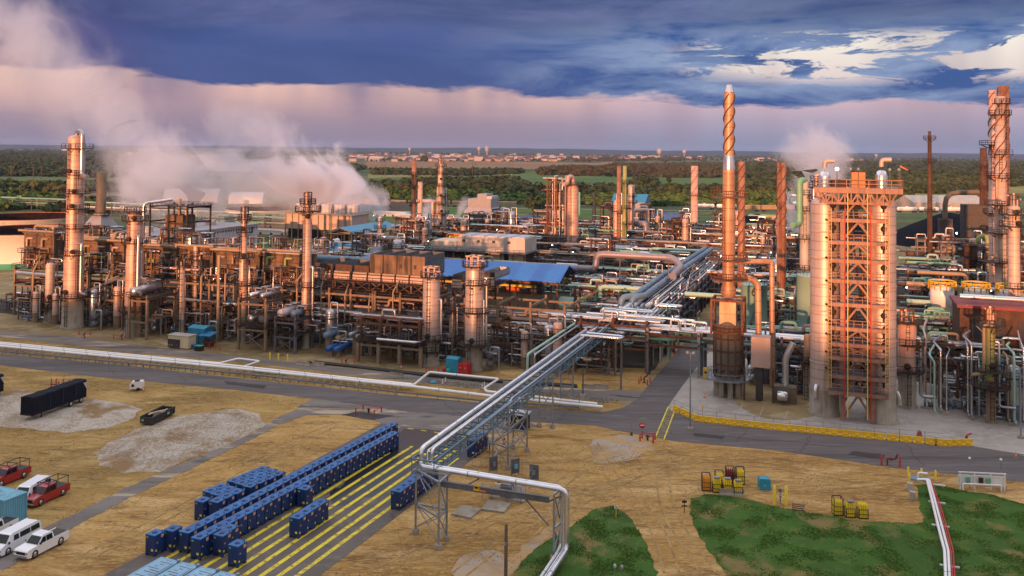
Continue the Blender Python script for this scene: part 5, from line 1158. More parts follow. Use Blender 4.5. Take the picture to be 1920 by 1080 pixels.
def tallset(l, seed):
    r_ = random.Random(seed)
    for x, y, h in l:
        u, v = UVp(x, y); w = r_.uniform(5, 9); lv = [h * (k + 1) / 4 for k in range(4)]
        o = rack('', u, u + w, v, v + r_.uniform(5, 7), lv, 5, r_.choice(('brown_steel', 'grey_steel', 'dark_steel')), r_.choice(('brown_steel', 'grey_steel', 'dark_steel')), [(k, 3, MX, .2, .5) for k in range(4)], name='open_steelwork', cat='structure', seed=seed + int(x), brace=True, deck=[1, 3]); o['group'] = 'open steel storeys in the plant'; reg(o, 'tall open steelwork')
        if r_.random() < .75: k = r_.randrange(3); put(VE[k], ('pale', 'small pink', 'silver')[k] + ' upright vessel', u + w + 2.5, v).scale = (1.5, 1.5, h / 9)
tallset([(1000, 455, 15), (1125, 470, 20), (1150, 455, 16), (1200, 462, 17), (1250, 478, 14), (1275, 450, 14), (1338, 462, 15), (1108, 520, 13), (990, 478, 12), (930, 452, 14), (880, 448, 12), (740, 470, 14), (762, 490, 16), (840, 468, 12), (1420, 480, 15), (1450, 520, 14), (1500, 500, 16), (1400, 560, 12), (1620, 470, 16), (1720, 520, 14), (1765, 540, 15), (1795, 520, 13), (1850, 570, 16), (1870, 520, 18), (1760, 600, 13), (1905, 600, 17), (660, 500, 12), (700, 520, 13)], 5)
u0 = uAt(808, 300, 8); u1 = uAt(984, 300, 8); t = P_('air_cooler_house', 'long flat pale air cooler house on a trussed deck behind the blue roof', 'air cooler', u0, 300)
lu = u1 - u0
MB().box(0, 0, 9.6, lu * .28, 12, 12.4).build('casing', 'tan_panel', t); MB().box(lu * .28 + .3, 0, 9.6, lu, 13, 14.6).build('casing', 'tan_panel', t)
for k in range(5): MB().box(lu * (.30 + .14 * k), 1, 14.6, lu * (.30 + .14 * k) + lu * .12, 12, 14.9).build('roof_panel', 'white_clad', t)
MB().box(0.3, .4, 12.4, lu * .27, 11, 12.6).build('roof_panel', 'beige', t)
for k in range(4): MB().box(lu * (.34 + .16 * k), -.06, 12.6, lu * (.34 + .16 * k) + 1.1, -.003, 13.5).build('vent_opening', 'black_steel', t)
b = MB(); b.box(-.8, -1.8, 9.2, lu + .8, 13.5, 9.5); b.rail([(-.8, -1.8, 9.5), (lu + .8, -1.8, 9.5)], 1.1, .12); b.build('deck', 'grey_steel', t)
for k in range(3): MB().box(lu * (.42 + .2 * k), 1.2, 3.6, lu * (.42 + .2 * k) + 5.5, 1.5, 9).build('wall_panel', 'beige', t)
MB().box(1, 2, 3.4, lu - 1, 12, 9.1).build('inner_wall', 'dark_steel', t)
b = MB()
for k in range(9):
    x = lu * k / 8; b.bar((x, 0, 0), (x, 0, 9.2), .4)
    if k < 8: b.bar((x, 0, 3), (lu * (k + .5) / 8, 0, .6), .25); b.bar((lu * (k + .5) / 8, 0, .6), (lu * (k + 1) / 8, 0, 3), .25)
b.bar((0, 0, 3.1), (lu, 0, 3.1), .5); b.bar((0, 0, .5), (lu, 0, .5), .5); b.build('truss', 'fireproof', t)
pipe('orange and yellow pipes rack behind the flat pale air cooler house', [W(uAt(842, 330), 330, 11), W(uAt(905, 330), 330, 11), W(uAt(905, 330), 330, 12.5), W(uAt(990, 330), 330, 12.5), W(uAt(990, 330), 330, 8)], .45, 'yellow', sup=[W(uAt(a, 330), 330, 11) for a in (850, 870, 890, 910, 930, 950, 970)], supm='orange')
pipe('rusty orange header just above the flat pale air cooler house', [W(uAt(838, 326), 326, 8), W(uAt(838, 326), 326, 12.5), W(uAt(940, 326), 326, 12.5)], .35, 'orange', sup=[W(uAt(a, 326), 326, 12) for a in (850, 880, 910)], supm='rust_steel')
column('slim rusty orange stack with two railed rings, farthest left of the middle towers', 774, 478, 301, 10, 'stack_rust', prof=[(478, 15), (410, 13), (407, 9), (330, 9), (301, 9)], plats=[(328, 1.6, 7), (352, 1, 4), (380, 1.6, 7)], top='open', name='stack', cat='stack')
column('plain pale chimney just right of the slim rusty stack', 786, 462, 341, 9, 'stack_pink', ladder=False, top='open', name='chimney', cat='chimney')
column('pink tower with many landings and a silver cap between two stacks', 824, 462, 309, 18, 'cladding_warm', prof=[(462, 20), (400, 19), (398, 15), (350, 14), (348, 10), (309, 10)], plats=[(312, 1.5, 7), (325, 1.5, 4), (348, 2, 7), (367, 1.8, 4), (382, 2, 7), (400, 2, 7), (424, 2, 5)], manways=[335, 366, 395, 418], risers=[(-1.2, .9, 378, 450, 'pink_pipe'), (1.1, .35, 352, 450)], name='distillation_tower', topgear='brown_steel')
pipe('pink pipe bridging from the slim rusty stack to the tower with landings', [at(780, 377, 442), at(808, 377, 442), at(812, 379, 442), at(812, 450, 442)], .9, 'pink_pipe', n=12)
column('pale blue cylinder pipe standing between the rusty stack and the landings tower', 805, 472, 402, 8, 'blue_pipe', ladder=False, name='upright_pipe', cat='pipe')
t_ = column('small pale tower behind the teal roofed shelter', 711, 498, 418, 10, 'white_clad', prof=[(498, 11), (430, 10), (428, 8), (408, 8)], plats=[(428, 1.6, 7), (415, 1, 4)], name='process_column')
column('pale blue upright tank beside the grey penthouse building', 944, 438, 392, 13, 'white_clad', skirt=432, plats=[], ladder=False, name='upright_tank', cat='tank')
column('pinkish vessel with arched top pipe right of the pale blue tank', 843 + 128, 452, 425, 10, 'pink_pipe', plats=[(425, 1.2, 7)], ladder=False, name='process_vessel')
column('big pale pink vessel standing right of the red lattice frame', 1074, 485, 351, 22, 'cladding', skirt=470, prof=[(470, 22), (440, 22), (432, 22), (351, 21)], plats=[(346, 2.2, 7)], manways=[], risers=[(-.7, .9, 331, 345, 'pink_pipe')], name='distillation_tower', topgear=False)
g = UVp(1046, 482); rack('rusty red lattice frame full of pipes beside the big pale vessel', g[0] - 5, g[0] + 3.5, g[1], g[1] + 6, [7, 14, 21, 28, 33], 4.3, 'rust_steel', 'rust_steel', [(k, 3, ['pink_pipe', 'silver', 'rust_steel'], .2, .4) for k in range(5)], name='lattice_frame', cat='structure', brace=True, pw=.6)
for k in range(4): pipe('upright pipe ' + ('nearest the left edge', 'second from the left', 'third from the left', 'nearest the vessel') [k] + ' in the rusty red frame', [W(g[0] - 4 + 2.4 * k, g[1] - .4, 1), W(g[0] - 4 + 2.4 * k, g[1] - .4, 32 + k % 2 * 3), W(g[0] - 4 + 2.4 * k + 1.5, g[1] - .4, 32 + k % 2 * 3)], .2, ('rust_steel', 'pink_pipe', 'silver', 'pink_pipe')[k])
column('left one of the pair of thin rusty stacks, red tip', 1160, 486, 311, 8, 'stack_rust', plats=[(400, 1, 4)], top='open', name='stack', cat='stack')
column('right one of the pair of thin stacks, yellow-stained tip', 1171, 478, 311, 8, 'lime_green', prof=[(478, 11), (400, 10), (345, 8), (311, 7)], plats=[(343, 1.8, 7), (390, 1.6, 7), (420, 2, 4)], top='open', name='stack', cat='stack')
column('rounded pink tower just right of the pair of thin stacks', 1184, 470, 350, 13, 'pink_pipe', prof=[(470, 13), (372, 12), (350, 13)], plats=[(380, 1.5, 7), (368, 1.2, 4)], name='process_column')
g = UVp(1214, 496); pipe('thick brown elbow duct standing right of the rounded pink tower', [at(1184, 419, 420), at(1208, 419, 410), at(1211, 423, 410), at(1211, 488, 410)], 1.3, 'stack_rust' if 0 else 'mauve_pipe', n=14)
pipe('pale pink pipe arch above the brown elbow duct', [at(1184, 395, 430), at(1212, 394, 430), at(1214, 396, 430), at(1214, 480, 430)], 1.0, 'pink_pipe', n=12)
column('pink stack with thin spiral fins and one orange railed ring', 1303, 452, 311, 13, 'stack_pink', plats=[(366, 1.6, 7)], top='open', strake=(362, 313), name='stack', cat='stack', ladder=False)
column('pale tower with small landings near the pond', 1237, 452, 400, 9, 'tan_pipe', plats=[(410, 1, 7), (425, 1, 4)], name='process_column')
column('green topped pipe behind the big pale vessel', 1086, 420, 361, 4, 'green_pipe', ladder=False, name='upright_pipe', cat='pipe')
column('black curved vent stack on the middle skyline', 1114, 420, 364, 6, 'black_steel', ladder=False, name='vent_stack', cat='stack', prof=[(420, 8), (375, 5), (363, 6)])
t_ = tank('small white round tank left of the tallest stack', 1352, 473, 446, 12, 'white_paint', stair=False)
b = G(874, 425); u0, v0 = UV(b); s_ = b.y / F; t = thing('grey_building', 'grey stepped building with penthouse on open dark legs', 'building', W(u0, v0), PR)
w = 52 * s_ ; b0_ = b; z = lambda p: T(b0_, p)
MB().box(0, 0, z(410), w, 14, z(391)).build('lower_storey', 'dark_steel', t); MB().add([(-1.5, -1.5, z(399)), (w + 1, -1.5, z(399)), (w + 1, 15, z(399)), (-1.5, 15, z(399)), (1, 0, z(388)), (w - 1, 0, z(388)), (w - 1, 14, z(388)), (1, 14, z(388))], [(0, 1, 5, 4), (1, 2, 6, 5), (2, 3, 7, 6), (3, 0, 4, 7), (3, 2, 1, 0)]).build('flared_skirt', 'grey_build', t)
MB().box(1, 0, z(388), w - 1, 14, z(372)).build('wall', 'grey_build', t); MB().box(3 + w * .22, 1, z(372), w * .75, 12, z(363)).build('penthouse', 'grey_build', t); MB().box(w * .75 + .1, 1, z(372), w * .95, 12, z(367)).build('penthouse', 'white_clad', t)
for x in (0, w * .25, w * .5, w * .75, w):
    for y in (0, 13): MB().bar((x, y, 0), (x, y, z(391)), .6).build('leg', 'dark_steel', t)
b = MB()
for x in (w * .15, w * .45, w * .75): b.box(x, -.1, z(408), x + .5, -.02, z(392))
b.build('mullions', 'grey_steel', t)
def bld(name, label, px, py, lpx, lv, pt, m, roof='flat', rm=None, z0=0):
    b = G(px, py); u0, v0 = UV(b); u1 = uAt(px + lpx, v0); h = T(b, pt); l = u1 - u0; t = P_(name, label, 'building', u0, v0)
    MB().box(0, 0, z0, l, lv, h).build('wall', m, t)
    if roof == 'flat': MB().box(-.4, -.4, h, l + .4, lv + .4, h + .5).build('roof', rm or m, t)
    else: MB().add([(-.5, -.5, h - .1), (l + .5, -.5, h - .1), (l + .5, lv + .5, h - .1), (-.5, lv + .5, h - .1), (-.5, lv / 2, h + lv * .3), (l + .5, lv / 2, h + lv * .3)], [(0, 1, 5, 4), (2, 3, 4, 5), (1, 2, 5), (3, 0, 4)]).build('roof', rm or m, t)
    n = max(1, int(l / 6)); 
    for k in range(n): MB().box(l * (k + .35) / n, -.08, .2, l * (k + .35) / n + 1.4, -.003, min(h * .5, 2.6)).build('door' if k == 0 else 'window', 'dark_steel', t)
    return t
bld('clad_building', 'blue-green clad building behind the pair of thin stacks', 1147, 405, 62, 18, 378, 'grey_build', 'gable', 'teal_roof'); bld('clad_building', 'small red-brown clad building right of the thin stacks', 1200, 412, 16, 10, 384, 'brown_steel')
bld('yellow_building', 'yellow clad building with flat annex beside the coal', 1404, 420, 49, 12, 405, 'yellow_build'); bld('yellow_annex', 'lower pale yellow annex in front of the yellow building', 1400, 434, 56, 9, 422, 'yellow_build', z0=0)
bld('white_shed', 'white curved-roof shed left of the tallest stack', 1223, 462, 48, 9, 452, 'white_paint', 'gable'); bld('blue_shed', 'long low blue-white shed by the pond', 1322, 440, 50, 8, 424, 'container_blue', 'flat', 'white_paint')
for k, (x, y) in enumerate(((1412, 500), (1448, 500), (1488, 502))): bld('cooler_house', ('left', 'middle', 'right')[k] + ' ribbed pale cooler box behind the green tanks', x, y, 33, 9, y - 22, 'tan_panel', 'flat', 'white_clad', z0=5)
for k, (x, y, w_) in enumerate(((700, 405, 60), (750, 410, 50), (420, 436, 120))): bld('low_shed', ('white low roof right of the cooling tower', 'white low roof under the slim rusty stack', 'row of white low roofs before the white storage tank')[k], x, y, w_, 8, y - 7, 'white_paint')
hdrum('green horizontal tank beside the end of the long blue roof', uA + 5, vA + 2, 3.2, 9, 2.0, 'pale_green', 'u', 'green_tank', 'tank'); hdrum('bright green rounded drum deep behind the blue roof', uAt(1010, 290), 290, 3, 7, 1.8, 'green_pipe', 'u', 'green_drum', 'drum')
for i, (a, b_, v, z, m_) in enumerate(((1125, 1225, 236, 9.5, 'pale_green'), (1118, 1222, 239, 8.2, 'green_pipe'), (1085, 1180, 250, 5, 'pale_green'), (1130, 1240, 330, 8.5, 'green_pipe'), (1220, 1345, 335, 9.5, 'pale_green'), (1225, 1340, 350, 8, 'green_pipe'), (690, 770, 300, 8.5, 'green_pipe'))):
    pipe(('upper pale green pipe above the S-bend pipe racks', 'lower green pipe beside the S-bend pipe', 'pale green pipe low behind the blue roof end', 'green pipe left of the wide rack top', 'pale green pipe left of the tallest stack', 'darker green pipe behind the pale green one', 'thin green pipe slanting near the white ribbed pipe')[i],
         [W(uAt(a, v), v, z - 3), W(uAt(a, v), v, z), W(uAt(b_, v), v, z), W(uAt(b_, v), v, z - 1.5)], .55 if i < 5 else .4, m_)
for i, (x0, x1, y) in enumerate(((0, 120, 392), (150, 300, 402), (300, 540, 420), (410, 540, 432))):
    b = G(x0, y); u0, v0 = UV(b); u1 = uAt(x1, v0); rack(('far green pipe rack at the left edge', 'far green pipe rack behind the pyramid heater', 'far white-green pipe rack behind the white building', 'nearer white pipe rack behind the white building')[i], u0, u1, v0, v0 + 5, [4.5, 7.5], 14, 'grey_steel', 'grey_steel', [(0, 4, ['white_paint', 'green_pipe'], .3, .5), (1, 4, ['green_pipe', 'white_paint'], .3, .5)], seed=70 + i)
RM = ['silver', 'tan_pipe', 'bright_silver', 'rust_steel', 'galv', 'pink_pipe', 'pale_green', 'grey_steel']
def tall_stack():
    b = G(1371, 748); r = 24 * b.y / F; b = b + Vector((0, r, 0)); s = b.y / F; z = lambda p: T(b, p)
    t = thing('heater_stack', 'tallest stack, orange streaked, with silver cone and spiral fins', 'stack', (b.x, b.y, 0), PR)
    MB().lathe([(w / 2 * s, z(p)) for p, w in ((556, 22), (548, 29), (536, 25), (532, 22), (488, 23), (452, 25), (318, 22))], n=32).build('lower_shaft', 'stack_clad', t)
    MB().lathe([(11.2 * s, z(318)), (11.2 * s, z(316)), (9.5 * s, z(294)), (9.0 * s, z(292))], n=32).build('cone', 'bright_silver', t)
    MB().lathe([(9 * s, z(292)), (9.2 * s, z(172))], n=32).build('upper_shaft', 'stack_clad', t)
    MB().lathe([(9.4 * s, z(172)), (8.8 * s, z(171.5)), (5.6 * s, z(159)), (5 * s, z(159)), (5 * s, z(162))], n=32, smooth=False).build('cap', 'bright_silver', t)
    sm = MB(); z0, z1 = z(290), z(176); R_ = 9.2 * s + .1
    for k in range(3): sm.tube([Vector(ang(k * 2.094 + q * .10)) * R_ + Vector((0, 0, z0 + (z1 - z0) * q / 90)) for q in range(91)], .13, 4, 0)
    sm.build('strake', 'brown_steel', t)
    for p, e in ((370, 2.2), (488, 2.4), (524, 2.2)):
        rr = 12 * s; q = MB().ring((0, 0, z(p)), rr, rr + e, 0, 6.283, .2, 24).build('platform', 'rust_steel', t); MB().arcrail((0, 0, z(p) + .2), rr + e - .1, 0, 6.283, 1.1, .1, 16).build('railing', 'rust_steel', q)
    lb = MB(); d = Vector(ang(FRONT - 1.1)); lb.ladder(d * (13 * s) + Vector((0, 0, z(488))), d * (12 * s) + Vector((0, 0, z(370))), d, .7, .1); lb.build('ladder', 'rust_steel', t)
    a = MB(); a.box(-1.5, -1.5, z(608), 1.5, 1.5, z(560)); a.build('convection_box', 'stack_clad', t)
    f = MB()
    for x in (-4.4, 4.4):
        for y in (-4.4, 4.4): f.bar((x * .64, y * .64, z(622)), (x * .64, y * .64, z(558)), .36)
    for x in (-2.8, 2.8): f.bar((x, -2.8, z(560)), (x, 2.8, z(560)), .36); f.bar((-2.8, x, z(560)), (2.8, x, z(560)), .36)
    f.build('frame', 'rust_steel', t)
    R1 = 25.5 * s; MB().lathe([(R1 * .98, z(706)), (R1, z(704)), (R1, z(612)), (R1 * .55, z(600))], n=40).build('radiant_drum', 'heater_shell', t)
    bb = MB()
    for p in (612, 632, 655, 680, 703): bb.lathe([(R1 + .12, z(p) - .15), (R1 + .12, z(p) + .15)], n=40)
    for k in range(12): d = Vector(ang(k * .5236 + .1)) * (R1 + .1); bb.bar(d + Vector((0, 0, z(704))), d + Vector((0, 0, z(612))), .22)
    bb.build('stiffener', 'brown_steel', t)
    q = MB().ring((0, 0, z(708)), R1, R1 + 1.6, 0, 6.283, .2, 30).build('platform', 'galv', t); MB().arcrail((0, 0, z(708) + .2), R1 + 1.5, 0, 6.283, 1.1, .09, 22).build('railing', 'galv', q)
    q = MB().ring((0, 0, z(620)), R1 * .6, R1 + .8, 0, 6.283, .2, 30).build('platform', 'rust_steel', t); MB().arcrail((0, 0, z(620) + .2), R1 + .7, 0, 6.283, 1.1, .09, 22).build('railing', 'rust_steel', q)
    for k in range(8): d = Vector(ang(k * .785 + .3)) * (R1 * .86); MB().box(d.x - .45, d.y - .45, 0, d.x + .45, d.y + .45, z(706)).build('leg', 'concrete', t)
    for k in range(5): d = Vector(ang(FRONT - 1.2 + .6 * k)) * (R1 + .1); MB().ball(d + Vector((0, 0, z(690))), .4, 8).build('peep_hatch', 'black_steel', t)
    return b, s, z
SB, SS, SZ = tall_stack()
t = P_('utility_box', 'yellow box stand at the foot of the rack post by the street', 'cabinet', *UVp(1318, 711)); MB().box(0, 0, .2, 1.2, 1.0, 2.2).build('body', 'yellow', t); MB().box(.3, -.05, 1.2, .8, -.003, 1.6).build('label_plate', 'dark_steel', t); MB().box(-.1, -.1, 0, 1.3, 1.1, .2).build('plinth', 'concrete', t)
y0 = SB.y
pipe('thick orange-pink pipe leaving the tallest stack and dropping on the right', [at(1392, 490, y0 + 3), at(1446, 491, y0 + 3), at(1447, 495, y0 + 3), at(1448, 722, y0 + 3)], .52, 'stack_clad', n=12)
pipe('rusty duct curving down from the tallest stack beside the green tank', [at(1388, 521, y0 + 1), at(1408, 522, y0 + 1), at(1421, 532, y0 + 1), at(1423, 668, y0 + 1)], .62, 'stack_clad', n=12)
t = P_('air_preheater', 'pink box preheater and black duct under the rusty duct', 'preheater', *UVp(1408, 752)); zb = lambda p: T(G(1415, 752), p)
MB().box(0, 0, zb(688), 3.4, 3, zb(632)).build('casing', 'pink_pipe', t); MB().box(.8, .3, .3, 2.0, 2.4, zb(689)).build('duct', 'black_steel', t); MB().box(4, .5, 0, 8, 3, 3).build('fan_housing', 'heater_shell', t)
for x in (-1.2, 3.9): MB().bar((x, 0, 0), (x, 0, zb(690)), .35).build('leg', 'brown_steel', t)
MB().tube([(6, 1.6, 3), (6, 1.6, zb(670)), (7.4, 1.6, zb(640))], .6, 10).build('air_duct', 'bright_silver', t); MB().lathe([(.3, -1), (.9, -.8), (.9, .8), (.3, 1)], (5.6, -.4, 1.6), 12, (1, 0, 0)).build('motor', 'bright_silver', t)
column('brown-orange round stack hidden behind the tallest stack', 1391, 600, 303, 13, 'stack_rust', top='open', strake=(480, 306), ladder=False, name='stack', cat='stack')
column('brown spiral-finned stack with yellow-marked foot', 1467, 622, 305, 16, 'stack_rust', prof=[(622, 10), (578, 11), (560, 17), (305, 16)], top='open', strake=(420, 308), ladder=False, name='stack', cat='stack')
tank('pale green tank marked 6 behind the orange down pipe', 1420, 640, 533, 48, 'tank_green'); tank('pale green tank half hidden by the left twin drum', 1530, 642, 516, 54, 'tank_green')
def text(s_, size, name, m, parent, loc, rot, ext=.01):
    c = bpy.data.curves.new(name, 'FONT'); c.body = s_; c.size = size; c.extrude = ext; c.align_x = 'CENTER'; c.align_y = 'CENTER'; tmp = bpy.data.objects.new('tmp', c); COL.objects.link(tmp)
    bpy.context.view_layer.update(); dg = bpy.context.evaluated_depsgraph_get(); me = bpy.data.meshes.new_from_object(tmp.evaluated_get(dg)); bpy.data.objects.remove(tmp)
    me.materials.clear(); me.materials.append(M[m]); o = bpy.data.objects.new(name, me); COL.objects.link(o); o.parent = parent; o.location = loc; o.rotation_euler = rot; return o
for o in COL.objects:
    if o.get('label', '') == 'pale green tank marked 6 behind the orange down pipe':
        bq = G(1420, 640); rq = 24 * bq.y / F; text('6', 3.2, 'tank_number', 'dark_steel', o, (math.cos(FRONT - .25) * (rq + .08), math.sin(FRONT - .25) * (rq + .08), T(bq, 548)), (R(90), 0, FRONT - .25 + R(90)))
        break
DV = 167.5
def twin(label, px, pyb, side):
    column(label, px, pyb, 383, 52, 'drum_clad', skirt=727, prof=[(727, 51), (384, 51)], w0=53, skirtm='concrete', plats=[], ladder=False, name='coke_drum', cat='drum')
twin('left one of the two giant pink silver drums in the red frame', 1555, 783, -1); twin('right one of the two giant pink silver drums in the red frame', 1664, 797, 1)
for o in list(COL.objects):
    if o.name.startswith('coke_drum') and o.parent is None:
        rr = 25.7 * o.location.y / F; zt = T(o.location, 384)
        w_ = MB()
        for k in range(1, 8): w_.lathe([(rr + .05, zt * k / 8 - .12), (rr + .1, zt * k / 8), (rr + .05, zt * k / 8 + .12)], n=40)
        w_.build('weld_band', 'cladding', o)
        cn = MB(); cn.lathe([(1.0, zt + 2), (1.0, zt + 5.0), (.75, zt + 5.8), (.2, zt + 6.0)], n=20); cn.build('top_nozzle', 'bright_silver', o)
        MB().tube([(0, 0, zt + 6.6), (0, 0, zt + 7.8), (1.6, 0, zt + 7.8)], .4, 8).build('vapour_pipe', 'pink_pipe', o)
        nz = Vector(ang(FRONT + (-.9 if o.location.x < 60 else 1.0))) * rr; nz2 = nz * 1.18; MB().tube([nz + Vector((0, 0, 5.4)), nz2 + Vector((0, 0, 4.6)), nz2 * 1.02 + Vector((0, 0, 3.2))], .42, 8).build('drain_nozzle', 'bright_silver', o)
bL = [o for o in COL.objects if o.name.startswith('coke_drum') and o.parent is None]; bL.sort(key=lambda o: o.location.x)
cL, cR = UV(bL[0].location), UV(bL[1].location); FV = min(cL[1], cR[1]) - 2.4; uc = (cL[0] + cR[0]) / 2
bq = W(uc, FV); zz = lambda p: T(bq, p)
uxl, uxr = uAt(1580, FV, 10), uAt(1638, FV, 10); hw = (uxr - uxl) / 2; ucc = (uxl + uxr) / 2
t = P_('braced_steelwork', 'red-brown steel frame with decks and yellow ladders between the twin drums', 'structure', ucc, FV); zt = zz(354)
for x in (-hw, hw):
    for y in (0, 9): MB().bar((x, y, 0), (x, y, zz(408)), .75).build('post', 'salmon_steel', t)
rows = [737, 706, 672, 646, 616, 571, 527, 489, 455, 413]
for i, p in enumerate(rows):
    z = zz(p); b = MB(); b.bar((-hw - 2.3, -1.0, z), (hw + 2.3, -1.0, z), .35, .6); b.bar((-hw, 0, z), (hw, 0, z), .3, .5); b.bar((-hw, 9, z), (hw, 9, z), .3, .5)
    for x in (-hw, hw): b.bar((x, -1, z), (x, 9, z), .3, .5)
    b.build('beam', 'salmon_steel', t)
    for x0, x1 in ((-hw - 2.3, -hw + .2), (hw - .2, hw + 2.3)) if i % 1 == 0 else (): 
        q = MB().box(x0, -1.0, z + .31, x1, 2.0 if 0 else .4, z + .4).build('deck', 'grey_steel', t); MB().rail([(x0, -1.0, z + .4), (x1, -1.0, z + .4)], 1.1, .1, 1.2).build('railing', 'salmon_steel', q)
    q = MB().box(-hw + .4, -.8, z + .26, hw - .4, 3, z + .34).build('deck', 'grey_steel', t); MB().rail([(-hw + .4, -.8, z + .34), (hw - .4, -.8, z + .34)], 1.1, .1, 1.2).build('railing', 'salmon_steel', q)
zs_ = [0] + [zz(p) for p in rows] + [zz(372)]
b = MB()
for i, (a, c) in enumerate(zip(zs_, zs_[1:])):
    if i == 3: b.bar((-hw, 0, a + .5), (hw, 0, c - .3), .35); b.bar((hw, 0, a + .5), (-hw, 0, c - .3), .35)
    else:
        for s in (-1, 1): b.bar((s * hw, 0, a + .4), (0, 0, c - .35), .34); b.bar((s * hw, 9, a + .4), (0, 9, c - .35), .34)
b.build('chevron_brace', 'salmon_steel', t)
for x in (-hw - 2.1, hw + 2.1):
    lb = MB(); lb.ladder((x, -1.5, zz(727)), (x, -1.5, zz(392)), (0, -1, 0), .55, .07, False); lb.build('ladder', 'yellow', t)
for x, m_ in ((-hw + .8, 'yellow_bright'), (hw - 1.0, 'yellow_bright'), (-hw + .35, 'red'), (hw - .5, 'red')): MB().tube([(x, -1.4, 1), (x, -1.4, zz(350) if m_ != 'red' else zz(385))], .08, 7).build('drill_rail', m_, t)
zd = zz(352); zb_ = zz(366); xl, xr = uAt(1526, FV, zd) - ucc, uAt(1692, FV, zd) - ucc
q = MB().box(xl, -1.5, zd - .9, xr, 10, zd).build('top_deck', 'salmon_steel', t); MB().rail([(xl, 10, zd), (xl, -1.5, zd), (xr, -1.5, zd), (xr, 10, zd)], 1.4, .13, 1.6).build('railing', 'salmon_steel', q)
b = MB(); b.bar((xl + 2, -1, zz(381)), (xr - 2, -1, zz(381)), .4)
n = 12
for k in range(n): x0 = xl + 1 + (xr - xl - 2) * k / n; x1 = xl + 1 + (xr - xl - 2) * (k + 1) / n; b.bar((x0, -1, zd - .9), (x0, -1, zz(381)), .25); b.bar((x0, -1, zz(381)) if k % 2 else (x0, -1, zd - .9), (x1, -1, zd - .9) if k % 2 else (x1, -1, zz(381)), .28)
b.build('top_truss', 'salmon_steel', t)
MB().box(-1, 1, zd, 1.2, 3, zd + 2.6).build('winch_house', 'orange', t)
for x in (xl + 4.3, xr - 5.2): MB().lathe([(1.5, zd), (1.6, zd + 1.2), (1.4, zd + 1.3)], (x, 4, 0), 16).build('nozzle_collar', 'brown_steel', t)
for k, x in enumerate((xl + 6, -3.4, xr - 7, xr - .6, 5)):
    MB().tube([(x, -1, zd), (x, -1, zd + 3.0)], .08, 6).build('lamp_post', 'grey_steel', t); MB().ball((x, -1, zd + 3.2), .3, 8).build('lamp', 'lamp_lit' if k == 1 else 'galv', t)
for i, p in enumerate(rows):
    m_ = MB(); z = zz(p) + 1.2; r_ = random.Random(i)
    for s in (-1, 1): m_.ball((s * (hw + 1.6), 0, z + 1.3), .55, 8); m_.tube([(s * (hw + 1.6), 0, z + .2), (s * (hw + 1.6), 0, z + 2.2), (s * (hw + 2.8), .8, z + 2.6)], .2, 6)
    for k in range(3): x = r_.uniform(-hw + 1, hw - 1); m_.tube([(x, 4, z - .8), (x, 4, z + 2), (x + 1.2, 5, z + 2)], .22, 6)
    m_.build('valve_cluster', 'dark_steel', t)
MB().add([(xr - .4, -1, zd + 4.0), (xr - .4, -1, zd + 3.7), (xr + .8, -1.4, zd + 3.3), (xr + .8, -1.2, zd + 3.1), (xr - .4, -.7, zd + 3.8), (xr + .8, -1.1, zd + 3.2)], [(0, 1, 3, 2), (0, 2, 5, 4), (1, 4, 5, 3)]).build('windsock', 'orange', t)
MB().tube([(xr - .4, -.8, zd), (xr - .4, -.8, zd + 4)], .08, 5).build('windsock_pole', 'grey_steel', t)
column('grey-green tower with railed cage top behind the left twin drum', 1540, 655, 352, 17, 'cladding', prof=[(655, 17), (352, 17)], plats=[(352, 1.6, 7), (340, 1.2, 7), (378, 1.6, 7)], risers=[(-1.2, .4, 352, 640)], name='distillation_tower', topgear='pink_pipe')
column('mossy green-grey tower with brown bands left of the twin drums', 1512, 625, 345, 18, 'tan_panel', prof=[(625, 20), (345, 18)], plats=[(365, 1.2, 4), (395, 1.2, 7), (448, 1.2, 7), (505, 1.2, 4)], risers=[(-.9, .8, 338, 420, 'green_pipe')], name='distillation_tower')
pipe('white square loop pipe sticking out left of the mossy tower', [at(1499, 380, 250), at(1481, 380, 250), at(1481, 366, 250), at(1499, 366, 250)], .3, 'white_pipe')
column('short tan column at the foot of the left twin drum', 1516, 750, 630, 13, 'tan_pipe', plats=[(680, .8, 4)], name='process_column', skirt=690)
column('squat tan pink column with concrete foot right of the twin drums', 1708, 768, 612, 33, 'stack_pink', skirt=697, prof=[(697, 32), (612, 33)], w0=32, plats=[(695, 1.5, 7), (645, 1.5, 3), (604, 1.2, 7)], manways=[683], name='process_column', topgear='rust_steel', risers=[(1.2, .3, 633, 740)])
column('lime green column on a tan foot near the right edge', 1862, 795, 610, 15, 'lime_green', skirt=712, prof=[(712, 14), (610, 16)], w0=17, skirtm='fireproof', plats=[(725, 2.4, 7), (695, 1.8, 5), (612, 1.6, 7)], manways=[684], name='process_column', topgear='rust_steel', risers=[(-1.3, .28, 610, 700, 'tan_pipe'), (1.1, .22, 640, 760)])
column('tan topped column with a yellow gooseneck pipe', 1826, 570, 462, 22, 'brown_steel', prof=[(570, 19), (495, 19), (494, 22), (462, 22)], plats=[(460, 1, 7), (485, 1.6, 7), (497, 1.6, 7)], name='process_column')
pipe('yellow gooseneck vent pipe over the tan topped column', [at(1834, 458, 280), at(1834, 446, 280), at(1842, 442, 280), at(1852, 446, 280), at(1852, 560, 280)], .75, 'lime_green', n=12)
